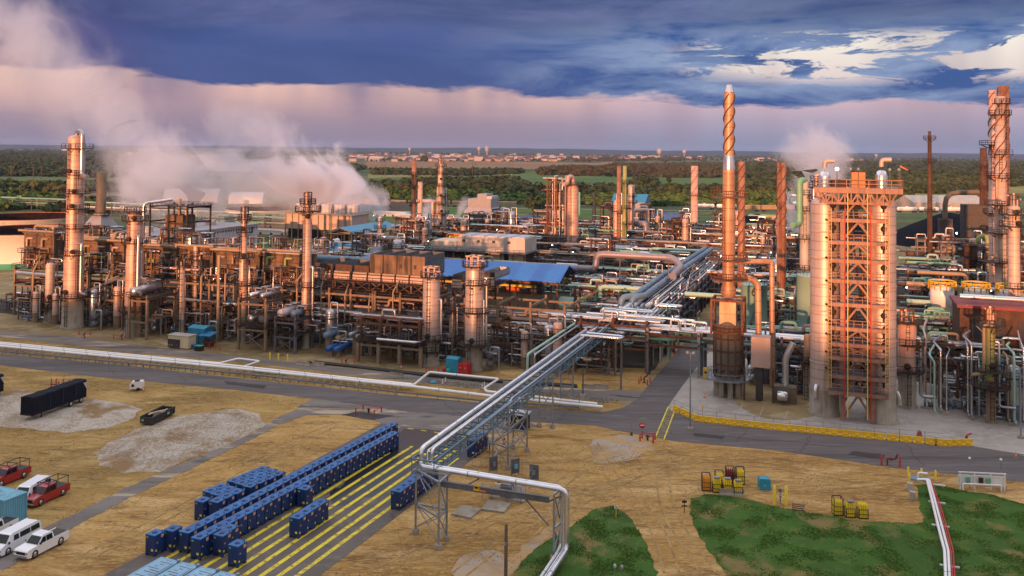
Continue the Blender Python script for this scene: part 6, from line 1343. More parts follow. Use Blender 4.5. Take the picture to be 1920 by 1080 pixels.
column('front chimney of the far right cluster, spiral fins, pale shaft', 1883, 640, 181, 20, 'cladding_warm', prof=[(640, 22), (508, 21), (492, 23), (378, 22), (376, 19), (181, 17)], plats=[(195, 1.2, 4), (216, 1.4, 7), (290, 1.6, 4), (334, 1.6, 7), (385, 2.2, 7), (438, 1.5, 7), (492, 2.4, 7)], top='open', strake=(330, 185), name='chimney', cat='chimney', risers=[(-.9, .3, 330, 480, 'stack_clad')])
column('brown chimney partly behind the front chimney, dark mouth', 1887, 560, 161, 14, 'stack_rust', prof=[(560, 19), (161, 19)], top='open', strake=(300, 163), ladder=False, name='chimney', cat='chimney')
column('leftmost chimney of the far right cluster, rust top', 1866, 600, 169, 13, 'stack_pink', prof=[(600, 15), (169, 13)], plats=[(272, 2.4, 7), (330, 1, 4), (400, 1.5, 7)], top='open', strake=(260, 171), name='chimney', cat='chimney')
column('tan tower standing at the right edge with two manholes', 1909, 690, 391, 22, 'cladding_warm', skirt=600, prof=[(600, 22), (391, 20)], plats=[(403, 1.8, 7), (425, 1.8, 4), (540, 1.6, 4)], manways=[397, 418], name='distillation_tower', topgear='brown_steel')
column('short dark red stack left of the far right chimneys', 1848, 470, 277, 13, 'brown_steel', prof=[(470, 16), (350, 13), (277, 12)], plats=[(312, 2.2, 7), (352, 1.8, 7)], top='open', name='stack', cat='stack')
column('slender dark mast stack with rings rising above the coal', 1745, 522, 246, 6, 'brown_steel', prof=[(522, 10), (440, 9), (316, 8), (314, 7), (268, 7), (246, 5)], plats=[(261, 1.6, 7), (304, 1.6, 7), (396, 1, 7)], top='open', name='mast_stack', cat='stack')
t = P_('black_heater', 'black box heater with bent dark duct behind the coal', 'heater', *UVp(1762, 475)); bb = G(1775, 475); zc = lambda p: T(bb, p); s_ = bb.y / F
MB().box(0, 0, zc(465), 22 * s_, 8, zc(412)).build('casing', 'black_steel', t); MB().box(44 * s_, 6, zc(470), 88 * s_, 20, zc(385)).build('casing', 'black_steel', t)
MB().tube([(11 * s_, 4, zc(412)), (11 * s_, 4, zc(362)), (70 * s_, 8, zc(360))], 4.6 * s_, 14, 8).build('duct', 'heater_shell', t)
for k in range(4): MB().ball((-2 + k * 9, -1, zc(452) + (k % 2) * 4), .4, 8).build('lamp', 'lamp_lit', t)
b = MB()
for k in range(5): z_ = zc(465) + (zc(412) - zc(465)) * k / 4; b.box(-.15, -.15, z_, 22 * s_ + .1, -.01, z_ + .35)
for k in range(6): z_ = zc(470) + (zc(385) - zc(470)) * k / 5; b.box(44 * s_, 5.8, z_, 88 * s_ + .1, 5.98, z_ + .35)
b.build('casing_ribs', 'brown_steel', t)
g = UVp(1742, 668); t = P_('silo_podium', 'grey concrete podium under the three white silos', 'podium', g[0] - 1, g[1], 0); MB().box(0, 0, 0, 26, 10, 5.4).build('wall', 'grey_build', t); MB().box(-.5, -.5, 5.4, 26.5, 10.5, 5.9).build('slab', 'concrete', t)
for k in range(3):
    t = P_('silo', ('left', 'middle', 'right')[k] + ' one of three white silos with yellow railings', 'silo', g[0] + 3.2 + 7.0 * k, g[1] + 4.5, 5.9, 'white silos'); MB().lathe([(2.2, 0), (2.2, 5.2), (2.6, 5.4), (2.6, 8.8), (2.3, 9.3), (.1, 9.8)], n=28).build('shell', 'white_paint', t); MB().arcrail((0, 0, 8.9), 2.9, 0, 6.283, 1.8, .25, 14).build('railing', 'yellow', t)
tank('pale green round tank behind the right white silo', 1792, 640, 570, 36, 'tank_green', stair=False)
u0, v0 = uAt(1800, 196), 196; t = P_('furnace_house', 'dark red roofed process house near the right edge', 'building', u0, v0)
MB().box(0, 0, 8.5, 26, 12, 16).build('wall', 'brown_steel', t); MB().box(-.5, -.5, 16, 26.5, 12.5, 16.5).build('roof', 'dark_red', t)
for k in range(6): MB().box(2 + 4 * k, -.1, 10, 4 + 4 * k, -.004, 14).build('opening', 'black_steel', t)
for x in (0, 8.6, 17.3, 26):
    for y in (0, 12): MB().bar((x, y, 0), (x, y, 8.5), .6).build('post', 'fireproof', t)
MB().rail([(-.5, -1, 9), (26, -1, 9)], 1.1, .1).build('railing', 'rust_steel', t); MB().box(-.5, -1.2, 8.7, 26, -.02, 8.95).build('walkway', 'brown_steel', t)
band(190, 1730, 1900, 9, 131, segs=2, greens=.4); band(212, 1700, 1960, 10, 132, segs=3); band(240, 1700, 1980, 10, 133, segs=3, greens=.8); band(272, 1700, 1960, 9, 134, segs=3, greens=.8); band(305, 1700, 1950, 9, 135, segs=3, greens=.3); band(340, 1700, 1940, 9, 136, segs=3, greens=.9); band(375, 1700, 1930, 8, 137, segs=2, greens=.9)
band(196, 1400, 1530, 8, 138, segs=1, greens=.3)
r_ = random.Random(9)
for k, (x, y, h, m_) in enumerate(((1745, 760, 9, 'bright_silver'), (1752, 775, 9, 'pale_green'), (1764, 772, 11, 'bright_silver'), (1775, 776, 10, 'bright_silver'), (1815, 782, 12, 'bright_silver'), (1822, 786, 13, 'silver'), (1836, 788, 9, 'silver'), (1890, 792, 10, 'tan_pipe'), (1902, 796, 12, 'pale_green'), (1912, 800, 9, 'blue_steel'), (1920, 798, 13, 'bright_silver'), (1735, 750, 12, 'pink_pipe'), (1845, 772, 14, 'tan_pipe'), (1880, 770, 8, 'blue_steel'))):
    g = UVp(x, y); pts = [W(g[0], g[1] - 1.6, .8), W(g[0], g[1], .8), W(g[0], g[1], h), W(g[0] + r_.uniform(-.5, 1.5), g[1] + 7, h), W(g[0] + 1.5, g[1] + 14, h + r_.uniform(-1, 1))]
    o = pipe('', pts, .13 + .04 * (k % 3), m_); o['group'] = 'pipe drops at the right'; reg(o, m_.replace('_', ' ').replace('bright silver', 'shiny').replace('steel', '').strip() + ' pipe dropping to the ground' if 0 else {'bright_silver': 'shiny', 'pale_green': 'green', 'silver': 'silver', 'tan_pipe': 'tan', 'blue_steel': 'blue', 'pink_pipe': 'pink'}[m_] + ' bent drop pipe', x, y - 20)
strip_front(1735, 1940, 176, 181, 8, 12); strip_front(1400, 1530, 180, 190, 6, 13)
g = UVp(1772, 768)
for k in range(2): hdrum(('lower', 'upper')[k] + ' round-ended exchanger facing the road right of the squat column', g[0], g[1] + 2, 1.6 + 2.0 * k, 6, .8, 'grey_steel', 'v', 'exchanger', 'heat exchanger', legs=k == 0)
for i, (a, b_, v, z, m_) in enumerate(((1700, 1800, 250, 13, 'tan_pipe'), (1720, 1812, 262, 14.5, 'tan_pipe'), (1700, 1760, 230, 11.5, 'pale_green'), (1800, 1930, 200, 17.6, 'bright_silver'), (1740, 1870, 270, 10, 'silver'), (1700, 1800, 330, 9.5, 'green_pipe'))):
    pipe(('tan pipe run right of the twin drums', 'upper tan pipe with drop behind it', 'mint green pipe beside the right drum', 'shiny pipe over the dark red roof', 'silver pipe behind the silos', 'dark green pipe below the coal heap')[i], [W(uAt(a, v), v, z), W(uAt(b_, v), v, z), W(uAt(b_, v), v, z - 4)], .55, m_)
t = P_('teal_building', 'teal clad building with dark doorway between stack and drums', 'building', uAt(1458, 190), 190); MB().box(0, 0, 0, 9, 8, 4.6).build('wall', 'teal_roof', t); MB().box(-.4, -.4, 4.6, 9.4, 8.4, 5.2).build('roof', 'galv', t); MB().box(1.2, -.06, 0, 5.0, -.004, 3.2).build('doorway', 'black_steel', t)
for k, (x, y, z_) in enumerate(((1405, 628, 6), (1408, 645, 6), (1476, 668, 4), (1500, 455, 5), (1498, 460, 8), (1806, 470, 9), (1700, 540, 9), (240, 440, 12), (430, 460, 14), (700, 405, 3), (884, 405, 3), (1150, 470, 9), (1172, 560, 9), (868, 520, 14), (1750, 600, 8), (1870, 560, 9), (620, 500, 14), (990, 470, 5), (1262, 440, 5))):
    g = G(x, y, z_); put(LA, 'lit floodlight', *UV(g), z_ - 3)
VPAD = R(67.6)
def PT(name, label, cat, px, py, rz=PR, group=None, z=0): p = G(px, py); return thing(name, label, cat, (p.x, p.y, z), rz, group)
def blue_box():
    t = thing('blue_tank_box', 'x', 'tank box', group='blue tank boxes on and beside the striped pad'); a, b, h = 1.34, 1.50, 2.35
    m = MB(); m.box(0, 0, .42, a, b, h - .1)
    for x0, x1 in ((0, .28), (a - .28, a)):
        for y0, y1 in ((0, .28), (b - .28, b)): m.box(x0, y0, 0, x1, y1, .42)
    for s in (0, 1):
        for k in range(4):
            x0 = .28 + (a - .56) * k / 4; d = .42 - .22 * abs(k - 1.5) / 1.5; m.box(x0, s * (b - .05), d, x0 + (a - .56) / 4, s * (b - .05) + .05, .419)
            y0 = .28 + (b - .56) * k / 4; m.box(s * (a - .05), y0, d, s * (a - .05) + .05, y0 + (b - .56) / 4, .419)
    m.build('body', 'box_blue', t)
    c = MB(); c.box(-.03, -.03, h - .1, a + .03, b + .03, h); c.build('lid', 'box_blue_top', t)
    r = MB(); r.lathe([(.28, 0), (.28, .05), (.22, .07), (.02, .05)], (a * .5, b * .45, h), 16); r.box(a * .82, b * .85, h, a * .88, b * .92, h + .12); r.build('hatch', 'box_blue', t)
    q = MB(); q.box(.12, -.012, h - .42, .40, -.002, h - .22); q.build('green_sticker', 'green_pipe', t); q = MB(); q.box(a * .62, -.012, .55, a * .85, -.002, .8); q.box(a + .002, .14, .5, a + .012, .34, .72); q.build('yellow_sticker', 'yellow_bright', t)
    q = MB(); q.box(a + .002, b * .62, h - .55, a + .012, b * .90, h - .2); q.box(a + .002, b * .2, h - 1.0, a + .012, b * .32, h - .85); q.build('white_placard', 'sticker', t)
    return t
mat('sticker', (.55, .5, .42), (.6, .12, .05), .6, 0, 9, var=0)
BX = blue_box(); bxu = [0]
def bbox(p, lab):
    o = BX if bxu[0] == 0 else copy_tree(BX); bxu[0] += 1; o.location = (p.x, p.y, .034); o.rotation_euler = (0, 0, VPAD - R(90) + rnd.uniform(-.012, .012)); o['label'] = lab; return o
def PDi(p): q = Vector((p.x, p.y, 0)) - pr0; return q.dot(pdv), q.dot(pdn)
def brow(p0, p1, sp, lab, n=None, w=1.34):
    a0, s0 = PDi(G(*p0)); a1, s1 = PDi(G(*p1)); n = n or max(1, int(round((a1 - a0) / sp)) + 0)
    for i in range(n): f = i / max(1, n - 1); pp = PD(a0 + sp * i, s0 + (s1 - s0) * f + w + rnd.uniform(-.04, .04)); bbox(pp, lab)
brow((375, 1052), (750, 838), 1.56, 'blue tank box in the long row beside the yellow stripes'); 
brow((417, 1046), (430, 1035), 1.56, 'blue tank box of the pair against the near end of the long row', 2)
a0, s0 = PDi(G(417, 1046))
for i in range(29): bbox(PD(-.7 + 1.56 * i, 15.6 - 1.6 * i / 28), 'blue tank box in the long left-hand row next to bare soil')
for k in range(3):
    for i in range(6): bbox(PD(9.2 + 1.62 * i + k * .3 + (.8 if i > 1 else 0), 18.4 + 1.5 * k - .22 * i), 'blue tank box in the block three deep left of the long rows')
bbox(PD(7.0, 20.2), 'blue tank box standing alone at the near corner of the block'); bbox(PD(7.6, 18.5), 'blue tank box second at the near corner of the block')
p = G(289, 1041); bbox(p + Vector((-1.0, 0, 0)), 'dark blue tank box leftmost of a separate pair near the steel roof'); bbox(G(318, 1034) + Vector((-.8, .2, 0)), 'dark blue tank box right of a separate pair near the steel roof')
bbox(G(427, 1062), 'single blue tank box standing apart on the nearest stripes'); bbox(G(557, 951), 'single blue tank box standing beside the middle of the long row')
a1, s1 = PDi(G(554, 1010))
for i in range(4): bbox(PD(a1 + 1.56 * i, s1 + .9), 'blue tank box of the island group of four on the stripes')
a2, s2 = PDi(G(744, 957))
for i in range(7): bbox(PD(a2 + 1.56 * i, s2 + .9), 'blue tank box in the short row at the right edge of the pad')
a3, s3 = PDi(G(886, 858))
for i in range(3): bbox(PD(a3 + 1.56 * i, s3 + .9), 'blue tank box under the truss bridge at the far right corner')
def wheels(t, xs, w, r=.43):
    for x in xs:
        for s in (-1, 1):
            o = MB().lathe([(r * .62, -.13), (r, -.11), (r, .11), (r * .62, .13)], (x, s * (w / 2 - .08), r), 18, (0, 1, 0)).build('wheel', 'tyre', t)
            MB().lathe([(.03, -.135), (r * .6, -.135), (r * .6, .135), (.03, .135)], (x, s * (w / 2 - .075), r), 14, (0, 1, 0)).build('rim', 'chrome', o)
def prism(mb, prof, y0, y1, inset=0.0, top=None):
    """side profile (x,z) extruded across; points above 'top' are pulled in (tumblehome)"""
    n = len(prof); vs = []
    for y, s in ((y0, 1), (y1, -1)):
        for x, z in prof: vs.append((x, y + (s * inset if top is not None and z > top else 0), z))
    mb.add(vs, [tuple(range(n)), tuple(range(2 * n - 1, n - 1, -1))] + [(i, i + n, (i + 1) % n + n, (i + 1) % n)[::-1] for i in range(n)])
def arch(x, r, n=6): return [(x + r * math.cos(math.pi * k / n), .30 + r * math.sin(math.pi * k / n)) for k in range(n + 1)]
def bev(o, w=.05, seg=2):
    m = o.modifiers.new('bevel', 'BEVEL'); m.width = w; m.segments = seg; m.limit_method = 'ANGLE'; m.angle_limit = R(35)
    for p in o.data.polygons: p.use_smooth = False
    return o
def pickup(label, near0, near1, m, rack_=False, cab=2, name='pickup_truck'):
    """near0 / near1: picture points of the near-side front and rear wheels"""
    a, b = G(*near0), G(*near1); L_ = 5.75; wb = 3.6; d = (a - b).normalized(); side = Vector((d.y, -d.x, 0))
    nrm = Vector((-d.y, d.x, 0)); c = (a + b) / 2; off = 1.0 * (1 if nrm.y > 0 else -1); c = c + nrm * off
    t = thing(name, label, 'pickup', (c.x, c.y, .01), math.atan2(d.y, d.x)); W_ = 1.96; xf, xr = wb / 2, -wb / 2; x0, x1 = xr - 1.15, xf + 1.0
    cr = xr + .95
    low = [(x0, .45), (x0, 1.14), (cr, 1.16), (xf - .55, 1.16), (x1 - .2, 1.06), (x1, .95), (x1 + .02, .5), (x1 - .06, .38)] + arch(xf, .48) + arch(xr, .48)
    mb = MB(); prism(mb, low, -W_ / 2, W_ / 2); o = bev(mb.build('body', m, t)); 
    MB().box(x0 + .08, -W_ / 2 + .16, 1.12, cr - .08, W_ / 2 - .16, 1.175).build('bed', 'black_steel', t)
    cb = MB(); prism(cb, [(cr, 1.14), (xf - .42, 1.14), (xf - 1.15, 1.78), (xf - 1.35, 1.84), (cr + .22, 1.84), (cr + .08, 1.76)], -W_ / 2 + .04, W_ / 2 - .04, .17, 1.5); bev(cb.build('cab', m, t), .04)
    for s in (-1, 1):
        g = MB(); y0, y1 = s * (W_ / 2 - .045), s * (W_ / 2 - .185); e = s * .012
        g.add([(cr + .16, y0 + e, 1.2), (xf - 1.62, y0 + e, 1.2), (xf - 1.62, y1 + e + s * .03, 1.72), (cr + .24, y1 + e + s * .03, 1.72)], [(0, 1, 2, 3)]); g.add([(xf - 1.54, y0 + e, 1.2), (xf - .62, y0 + e, 1.2), (xf - 1.18, y1 + e + s * .03, 1.72), (xf - 1.54, y1 + e + s * .03, 1.72)], [(0, 1, 2, 3)]); g.build('side_window', 'glass', t)
    g = MB(); nx, nz = .66, .75; g.add([(xf - .46 + .02, -.84, 1.19), (xf - .46 + .02, .84, 1.19), (xf - 1.11 + .02, .70, 1.76), (xf - 1.11 + .02, -.70, 1.76)], [(0, 1, 2, 3)]); g.build('windscreen', 'glass', t)
    g = MB(); g.box(x1 + .015, -.62, .62, x1 + .035, .62, .90); g.build('grille', 'dark_steel', t); g = MB(); g.box(x1 - .02, -W_ / 2 + .02, .36, x1 + .12, W_ / 2 - .02, .56); g.box(x0 - .12, -W_ / 2 + .04, .42, x0 - .02, W_ / 2 - .04, .6); g.build('bumper', 'chrome', t)
    for s in (-1, 1): MB().box(x1 - .05, s * .82 - .13, .70, x1 + .03, s * .82 + .13, .90).build('headlight', 'chrome', t); MB().box(x0 - .03, s * .86 - .08, .75, x0 + .01, s * .86 + .08, 1.05).build('tail_light', 'red', t); MB().box(xf - .75, s * (W_ / 2 + .02) - .1, 1.18, xf - .62, s * (W_ / 2 + .1) + .06 * s, 1.36).build('mirror', 'black_steel', t)
    wheels(t, (xf, xr), W_); t.scale = (1, 1, 1.1)
    if rack_:
        k = MB()
        for x in (x0 + .2, cr + .1, xf - 1.3):
            for s in (-1, 1): k.bar((x, s * .85, 1.1), (x, s * .85, 2.15), .07)
            k.bar((x, -.85, 2.15), (x, .85, 2.15), .07)
        for s in (-1, 1): k.bar((x0 + .1, s * .85, 2.15), (xf - 1.1, s * .85, 2.15), .07)
        k.build('ladder_rack', 'black_steel', t)
    return t
def van(label, near0, near1, name='passenger_van'):
    a, b = G(*near0), G(*near1); d = (a - b).normalized(); nrm = Vector((-d.y, d.x, 0)); c = (a + b) / 2 + nrm * (1 if nrm.y > 0 else -1)
    t = thing(name, label, 'van', (c.x, c.y, .01), math.atan2(d.y, d.x)); W_ = 2.0; xf, xr = 1.75, -1.75; x0, x1 = -3.1, 2.75
    mb = MB(); prism(mb, [(x0, .45), (x0 - .02, 1.2), (x0 + .12, 2.02), (x0 + .3, 2.1), (xf - .75, 2.1), (xf - .5, 2.04), (xf + .22, 1.28), (x1 - .1, 1.08), (x1, .9), (x1 + .02, .5), (x1 - .06, .38)] + arch(xf, .46) + arch(xr, .46), -W_ / 2, W_ / 2, .13, 1.5); bev(mb.build('body', 'car_white', t), .06)
    for s in (-1, 1):
        g = MB(); y0, y1 = s * (W_ / 2 + .012), s * (W_ / 2 - .085)
        for u0, u1_ in ((x0 + .25, -1.55), (-1.45, .05), (.2, 1.0)): g.add([(u0, y0 - s * .0, 1.30), (u1_, y0, 1.30), (u1_ - (.1 if u1_ > .9 else 0), y1, 1.86), (u0 + .04, y1, 1.86)], [(0, 1, 2, 3)])
        g.build('side_window', 'glass', t)
    g = MB(); g.add([(xf + .20 + .03, -.88, 1.33), (xf + .23, .88, 1.33), (xf - .46 + .03, .74, 2.0), (xf - .43, -.74, 2.0)], [(0, 1, 2, 3)]); g.build('windscreen', 'glass', t)
    MB().box(x0 - .03, -.75, 1.3, x0 - .012, .75, 1.8).build('rear_window', 'glass', t)
    g = MB(); g.box(x1 + .01, -.6, .62, x1 + .03, .6, .86); g.build('grille', 'dark_steel', t); g = MB(); g.box(x1 - .02, -.98, .36, x1 + .12, .98, .55); g.box(x0 - .12, -.96, .42, x0 - .02, .96, .58); g.build('bumper', 'chrome', t)
    for s in (-1, 1): MB().box(x1 - .05, s * .82 - .12, .68, x1 + .03, s * .82 + .12, .88).build('headlight', 'chrome', t); MB().box(xf - .1, s * 1.0, 1.22, xf + .02, s * 1.16, 1.45).build('mirror', 'black_steel', t)
    wheels(t, (xf, xr), W_); return t
pickup('white extended-cab pickup with black open bed, nearest the camera', (65, 1048), (115, 1022), 'car_white')
van('white passenger van parked left of the nearest white pickup', (14, 1042), (62, 1016)); van('white passenger van between the red utility truck and red pickup', (52, 948), (88, 926))
pickup('dark red pickup with a black ladder rack on its bed', (77, 949), (118, 930), 'car_red', True)
pickup('red utility truck loaded with pipes at the left edge', (8, 912), (40, 899), 'car_red', True, name='utility_truck')
pickup('black-bedded silver pickup cut by the left edge beside the van', (-24, 1022), (18, 1000), 'car_white')
def container(name, label, px, py, rz, L_, W_, h, m, topm):
    p = G(px, py); t = thing(name, label, 'container', (p.x, p.y, .02), rz); mb = MB(); n = int(L_ / .28)
    for face in range(4):
        Lf = L_ if face % 2 == 0 else W_; k = int(Lf / .28); 
        for i in range(k):
            x0, x1 = Lf * i / k, Lf * (i + .5) / k; dd = .05
            P = {0: lambda x, y: (x, y), 1: lambda x, y: (L_ - y, x), 2: lambda x, y: (L_ - x, W_ - y), 3: lambda x, y: (y, W_ - x)}[face]
            a = P(x0, 0); b = P(x1, 0); c = P(x1, dd); e = P(x0, dd)
            mb.box(min(a[0], c[0]), min(a[1], c[1]), .15, max(a[0], c[0]), max(a[1], c[1]), h - .12)
    mb.box(.05, .05, .1, L_ - .05, W_ - .05, h - .08); mb.build('wall', m, t)
    f = MB()
    for x in (0, L_):
        for y in (0, W_): f.box(x - .06, y - .06, 0, x + .06, y + .06, h)
    for y in (0, W_): f.bar((0, y, h - .08), (L_, y, h - .08), .14); f.bar((0, y, .1), (L_, y, .1), .14)
    for x in (0, L_): f.bar((x, 0, h - .08), (x, W_, h - .08), .14); f.bar((x, 0, .1), (x, W_, .1), .14)
    f.build('frame', m, t); q = MB().box(.1, .1, h - .07, L_ - .1, W_ - .1, h - .02).build('roof', topm, t)
    r_ = random.Random(int(px)); s = MB()
    for k in range(int(L_ * 2.2)):
        x = .3 + (L_ - .8) * k / int(L_ * 2.2); y = r_.uniform(.15, W_ - .9); l = min(W_ - .15, y + r_.uniform(.4, 1.7)); w = r_.uniform(.08, .2)
        s.add([(x, y, h - .015), (x + w, y + .08, h - .015), (x + w * 1.1, l, h - .015), (x + .03, l - .12, h - .015)], [(0, 1, 2, 3)])
    s.build('rust_patches', 'rust_patch', q); return t
container('shipping_container', 'light blue corrugated container beside the white van at the left edge', 49, 973, VPAD + R(90), 12, 3.0, 3.3, 'container_blue', 'container_blue')
pc0 = G(268, 1037, 2.9)
for i in range(4):
    q = Vector((pc0.x, pc0.y, 0)) + Vector((math.cos(PA - R(90)), math.sin(PA - R(90)), 0)) * (2.5 * i + .03 * i)
    t = container('steel_roofed_container', ('leftmost', 'second', 'third', 'rightmost')[i] + ' one of the light blue steel tops at the bottom edge', 300, 1060, VPAD + R(180), 12.2, 2.5, 2.9, 'roof_panel', 'roof_panel'); t.location = (q.x + 2.5 * math.cos(PA - R(90)), q.y + 2.5 * math.sin(PA - R(90)), .04)
    l = MB(); l.tube([(1.0, 2.5, 3.1), (3.0, 2.5, 3.1), (12, 2.5, 3.1)], .05, 6); l.box(0, 2.35, 2.9, .3, 2.62, 3.15); l.build('lifting_rail', 'galv', t)
def trailer(label, near_front, near_rear, L_=12.4):
    a, b = G(*near_front), G(*near_rear); d = (b - a).normalized(); t = thing('covered_trailer', label, 'trailer', (a.x, a.y, .03), math.atan2(d.y, d.x)); W_ = 2.6
    m = MB(); n = 14; vs = []
    r_ = random.Random(3)
    for i in range(n + 1):
        x = L_ * i / n; sag = .05 * math.sin(i * 1.9) ; vs += [(x, .0 - .03 * math.sin(i * 2.6), .95), (x, -.02 + .03 * math.cos(i * 3.1), 2.2), (x, .03, 3.72 + sag * .5), (x, .2, 3.85 + sag), (x, W_ / 2, 3.92 + sag), (x, W_ - .2, 3.85 + sag), (x, W_ - .03, 3.72), (x, W_, .95)]
    f = [(i * 8 + k, (i + 1) * 8 + k, (i + 1) * 8 + k + 1, i * 8 + k + 1) for i in range(n) for k in range(7)] + [tuple(range(7, -1, -1)), tuple(range(n * 8, n * 8 + 8))]
    m.add(vs, f); m.build('tarpaulin', 'tarp', t)
    MB().box(-.1, .05, .8, L_ + .1, W_ - .05, .97).build('deck', 'dark_steel', t)
    for x in (L_ - 1.2, L_ - 4.3 + .6):
        for s in (.16, W_ - .16): o = MB().lathe([(.3, -.13), (.5, -.11), (.5, .11), (.3, .13)], (x, s, .5), 18, (0, 1, 0)).build('wheel', 'tyre', t); MB().lathe([(.03, -.14), (.28, -.14), (.28, .14), (.03, .14)], (x, s, .5), 12, (0, 1, 0)).build('rim', 'tan_panel', o)
    for y in (.4, W_ - .4): MB().bar((2.2, y, 0), (2.2, y, .82), .14).build('landing_leg', 'dark_steel', t)
    s = MB()
    for k in range(3): s.box(L_ * (.3 + .24 * k), -.06, 1.0, L_ * (.3 + .24 * k) + .07, -.035, 3.6)
    s.build('strap', 'box_blue', t); q = MB(); q.add([(L_ - .05, -.05, 3.5), (L_ - .9, -.05, 3.5), (L_ - .05, -.05, 2.3)], [(0, 1, 2)]); q.build('torn_flap', 'white_clad', t)
    return t
trailer('long flatbed trailer under a black tarpaulin with folded drapes', (62, 790), (174, 748)); trailer('black tarpaulin trailer cut off by the left edge', (-98, 778), (17, 738), 12.4)
t = PT('roll_off_dumpster', 'open black steel dumpster filled with scrap boards', 'dumpster', 286, 799, math.atan2((G(329, 777) - G(286, 799)).y, (G(329, 777) - G(286, 799)).x)); L_, W_ = 6.6, 2.3
m = MB()
for x0, y0, x1, y1 in ((0, 0, L_, .1), (0, W_ - .1, L_, W_), (0, .1, .1, W_ - .1), (L_ - .1, .1, L_, W_ - .1)): m.box(x0, y0, .3, x1, y1, 1.35)
m.box(.1, .1, .3, L_ - .1, W_ - .1, .45); m.build('wall', 'black_steel', t); m = MB()
for k in range(9): m.box(.3 + .72 * k, -.07, .3, .4 + .72 * k, -.003, 1.35)
m.bar((0, 0, 1.38), (L_, 0, 1.38), .12); m.bar((0, W_, 1.38), (L_, W_, 1.38), .12); m.build('rib', 'black_steel', t); r_ = random.Random(2)
for k in range(9): m = MB(); x = r_.uniform(.3, L_ - 3); m.bar((x, r_.uniform(.3, W_ - .3), 1.0 + .05 * k), (x + r_.uniform(1.5, 2.8), r_.uniform(.3, W_ - .3), 1.1 + .04 * k), .2, .06); m.build('scrap_board', 'wood' if k % 2 else 'beige', t)
MB().box(L_ * .62, -.08, .7, L_ * .72, -.072, 1.1).build('marking', 'container_blue', t); MB().box(-.08, 1.6, .7, -.003, 2.0, 1.0).build('green_marking', 'green_pipe', t)
t = PT('air_compressor', 'white towable compressor beside the main road', 'compressor', 243, 734, R(12)); L_ = 2.3
m = MB(); prism(m, [(0, .5), (0, 1.3), (.3, 1.65), (2.1, 1.75), (2.3, 1.5), (2.3, .5)], 0, 1.4); bev(m.build('hood', 'white_paint', t)); 
for s in (0, 1.4): o = MB().lathe([(.2, -.1), (.33, -.1), (.33, .1), (.2, .1)], (1.5, s, .33), 14, (0, 1, 0)).build('wheel', 'tyre', t)
MB().bar((0, .7, .5), (-1.1, .7, .45), .1).build('tow_bar', 'beige', t); MB().box(.8, .3, 1.72, 1.6, 1.0, 1.9).build('exhaust', 'black_steel', t); MB().box(.3, -.012, .8, .75, -.002, 1.3).build('vent', 'dark_steel', t)
def cone(label, px, py, h=.75, tall=False): t = PT('traffic_cone', label, 'cone', px, py); m = MB(); m.box(-.2, -.2, 0, .2, .2, .05); m.build('base', 'orange' if not tall else 'black_steel', t); m = MB(); m.lathe([(.15, .05), (.11, h * .4)], n=12); m.lathe([(.09, h * .6), (.03, h)], n=12); m.build('body', 'orange', t); MB().lathe([(.11, h * .4), (.09, h * .6)], n=12).build('reflective_band', 'white_paint', t)
cone('orange and white marker standing beside the white compressor', 269, 735, 1.1, True); cone('orange cone at the right road edge under the lamp', 1905, 858, .9); cone('tall orange and white marker near the yellow barrier end', 1321, 746, 1.0, True); cone('orange cone behind the bridge on the plant road', 1084, 727, .8); cone('orange marker in front of the concrete table', 752, 692, 1.2, True)
def bridge():
    t = P_('pipe_bridge', 'blue-grey steel truss bridge carrying silver pipes from the plant to the front tower', 'pipe bridge', -47.6, 98)
    w = 2.9; z0, z1 = 7.3, 8.9; L_ = 96; n = 36
    for x in (0, w):
        c = MB(); c.bar((x, 0, z0), (x, L_, z0), .18); c.bar((x, 0, z1), (x, L_, z1), .18); c.build('chord', 'bridge_steel', t)
        d = MB()
        for k in range(n): y0, y1 = L_ * k / n, L_ * (k + 1) / n; d.bar((x, y0, z0), (x, y0, z1), .09); d.bar((x, y0, z0 if k % 2 else z1), (x, y1, z1 if k % 2 else z0), .08)
        d.build('truss_web', 'bridge_steel', t)
    d = MB()
    for k in range(n + 1): y = L_ * k / n; d.bar((0, y, z1), (w, y, z1), .16)
    d.build('cross_member', 'bridge_steel', t); d = MB()
    for k in range(n): d.bar((0, L_ * k / n, z0), (w, L_ * k / n, z0), .12); d.bar((0 if k % 2 else w, L_ * k / n, z0), (w if k % 2 else 0, L_ * (k + 1) / n, z0), .1)
    d.build('cross_member', 'bridge_steel', t)
    tr = MB(); tr.box(w - .1, 10, z1 + .1, w + .35, L_ - 14, z1 + .28); tr.build('cable_tray', 'blue_pipe', t)
    return t
mat('bridge_steel', (.13, .24, .32), (.10, .18, .25), .45, .4, .8)
bridge()
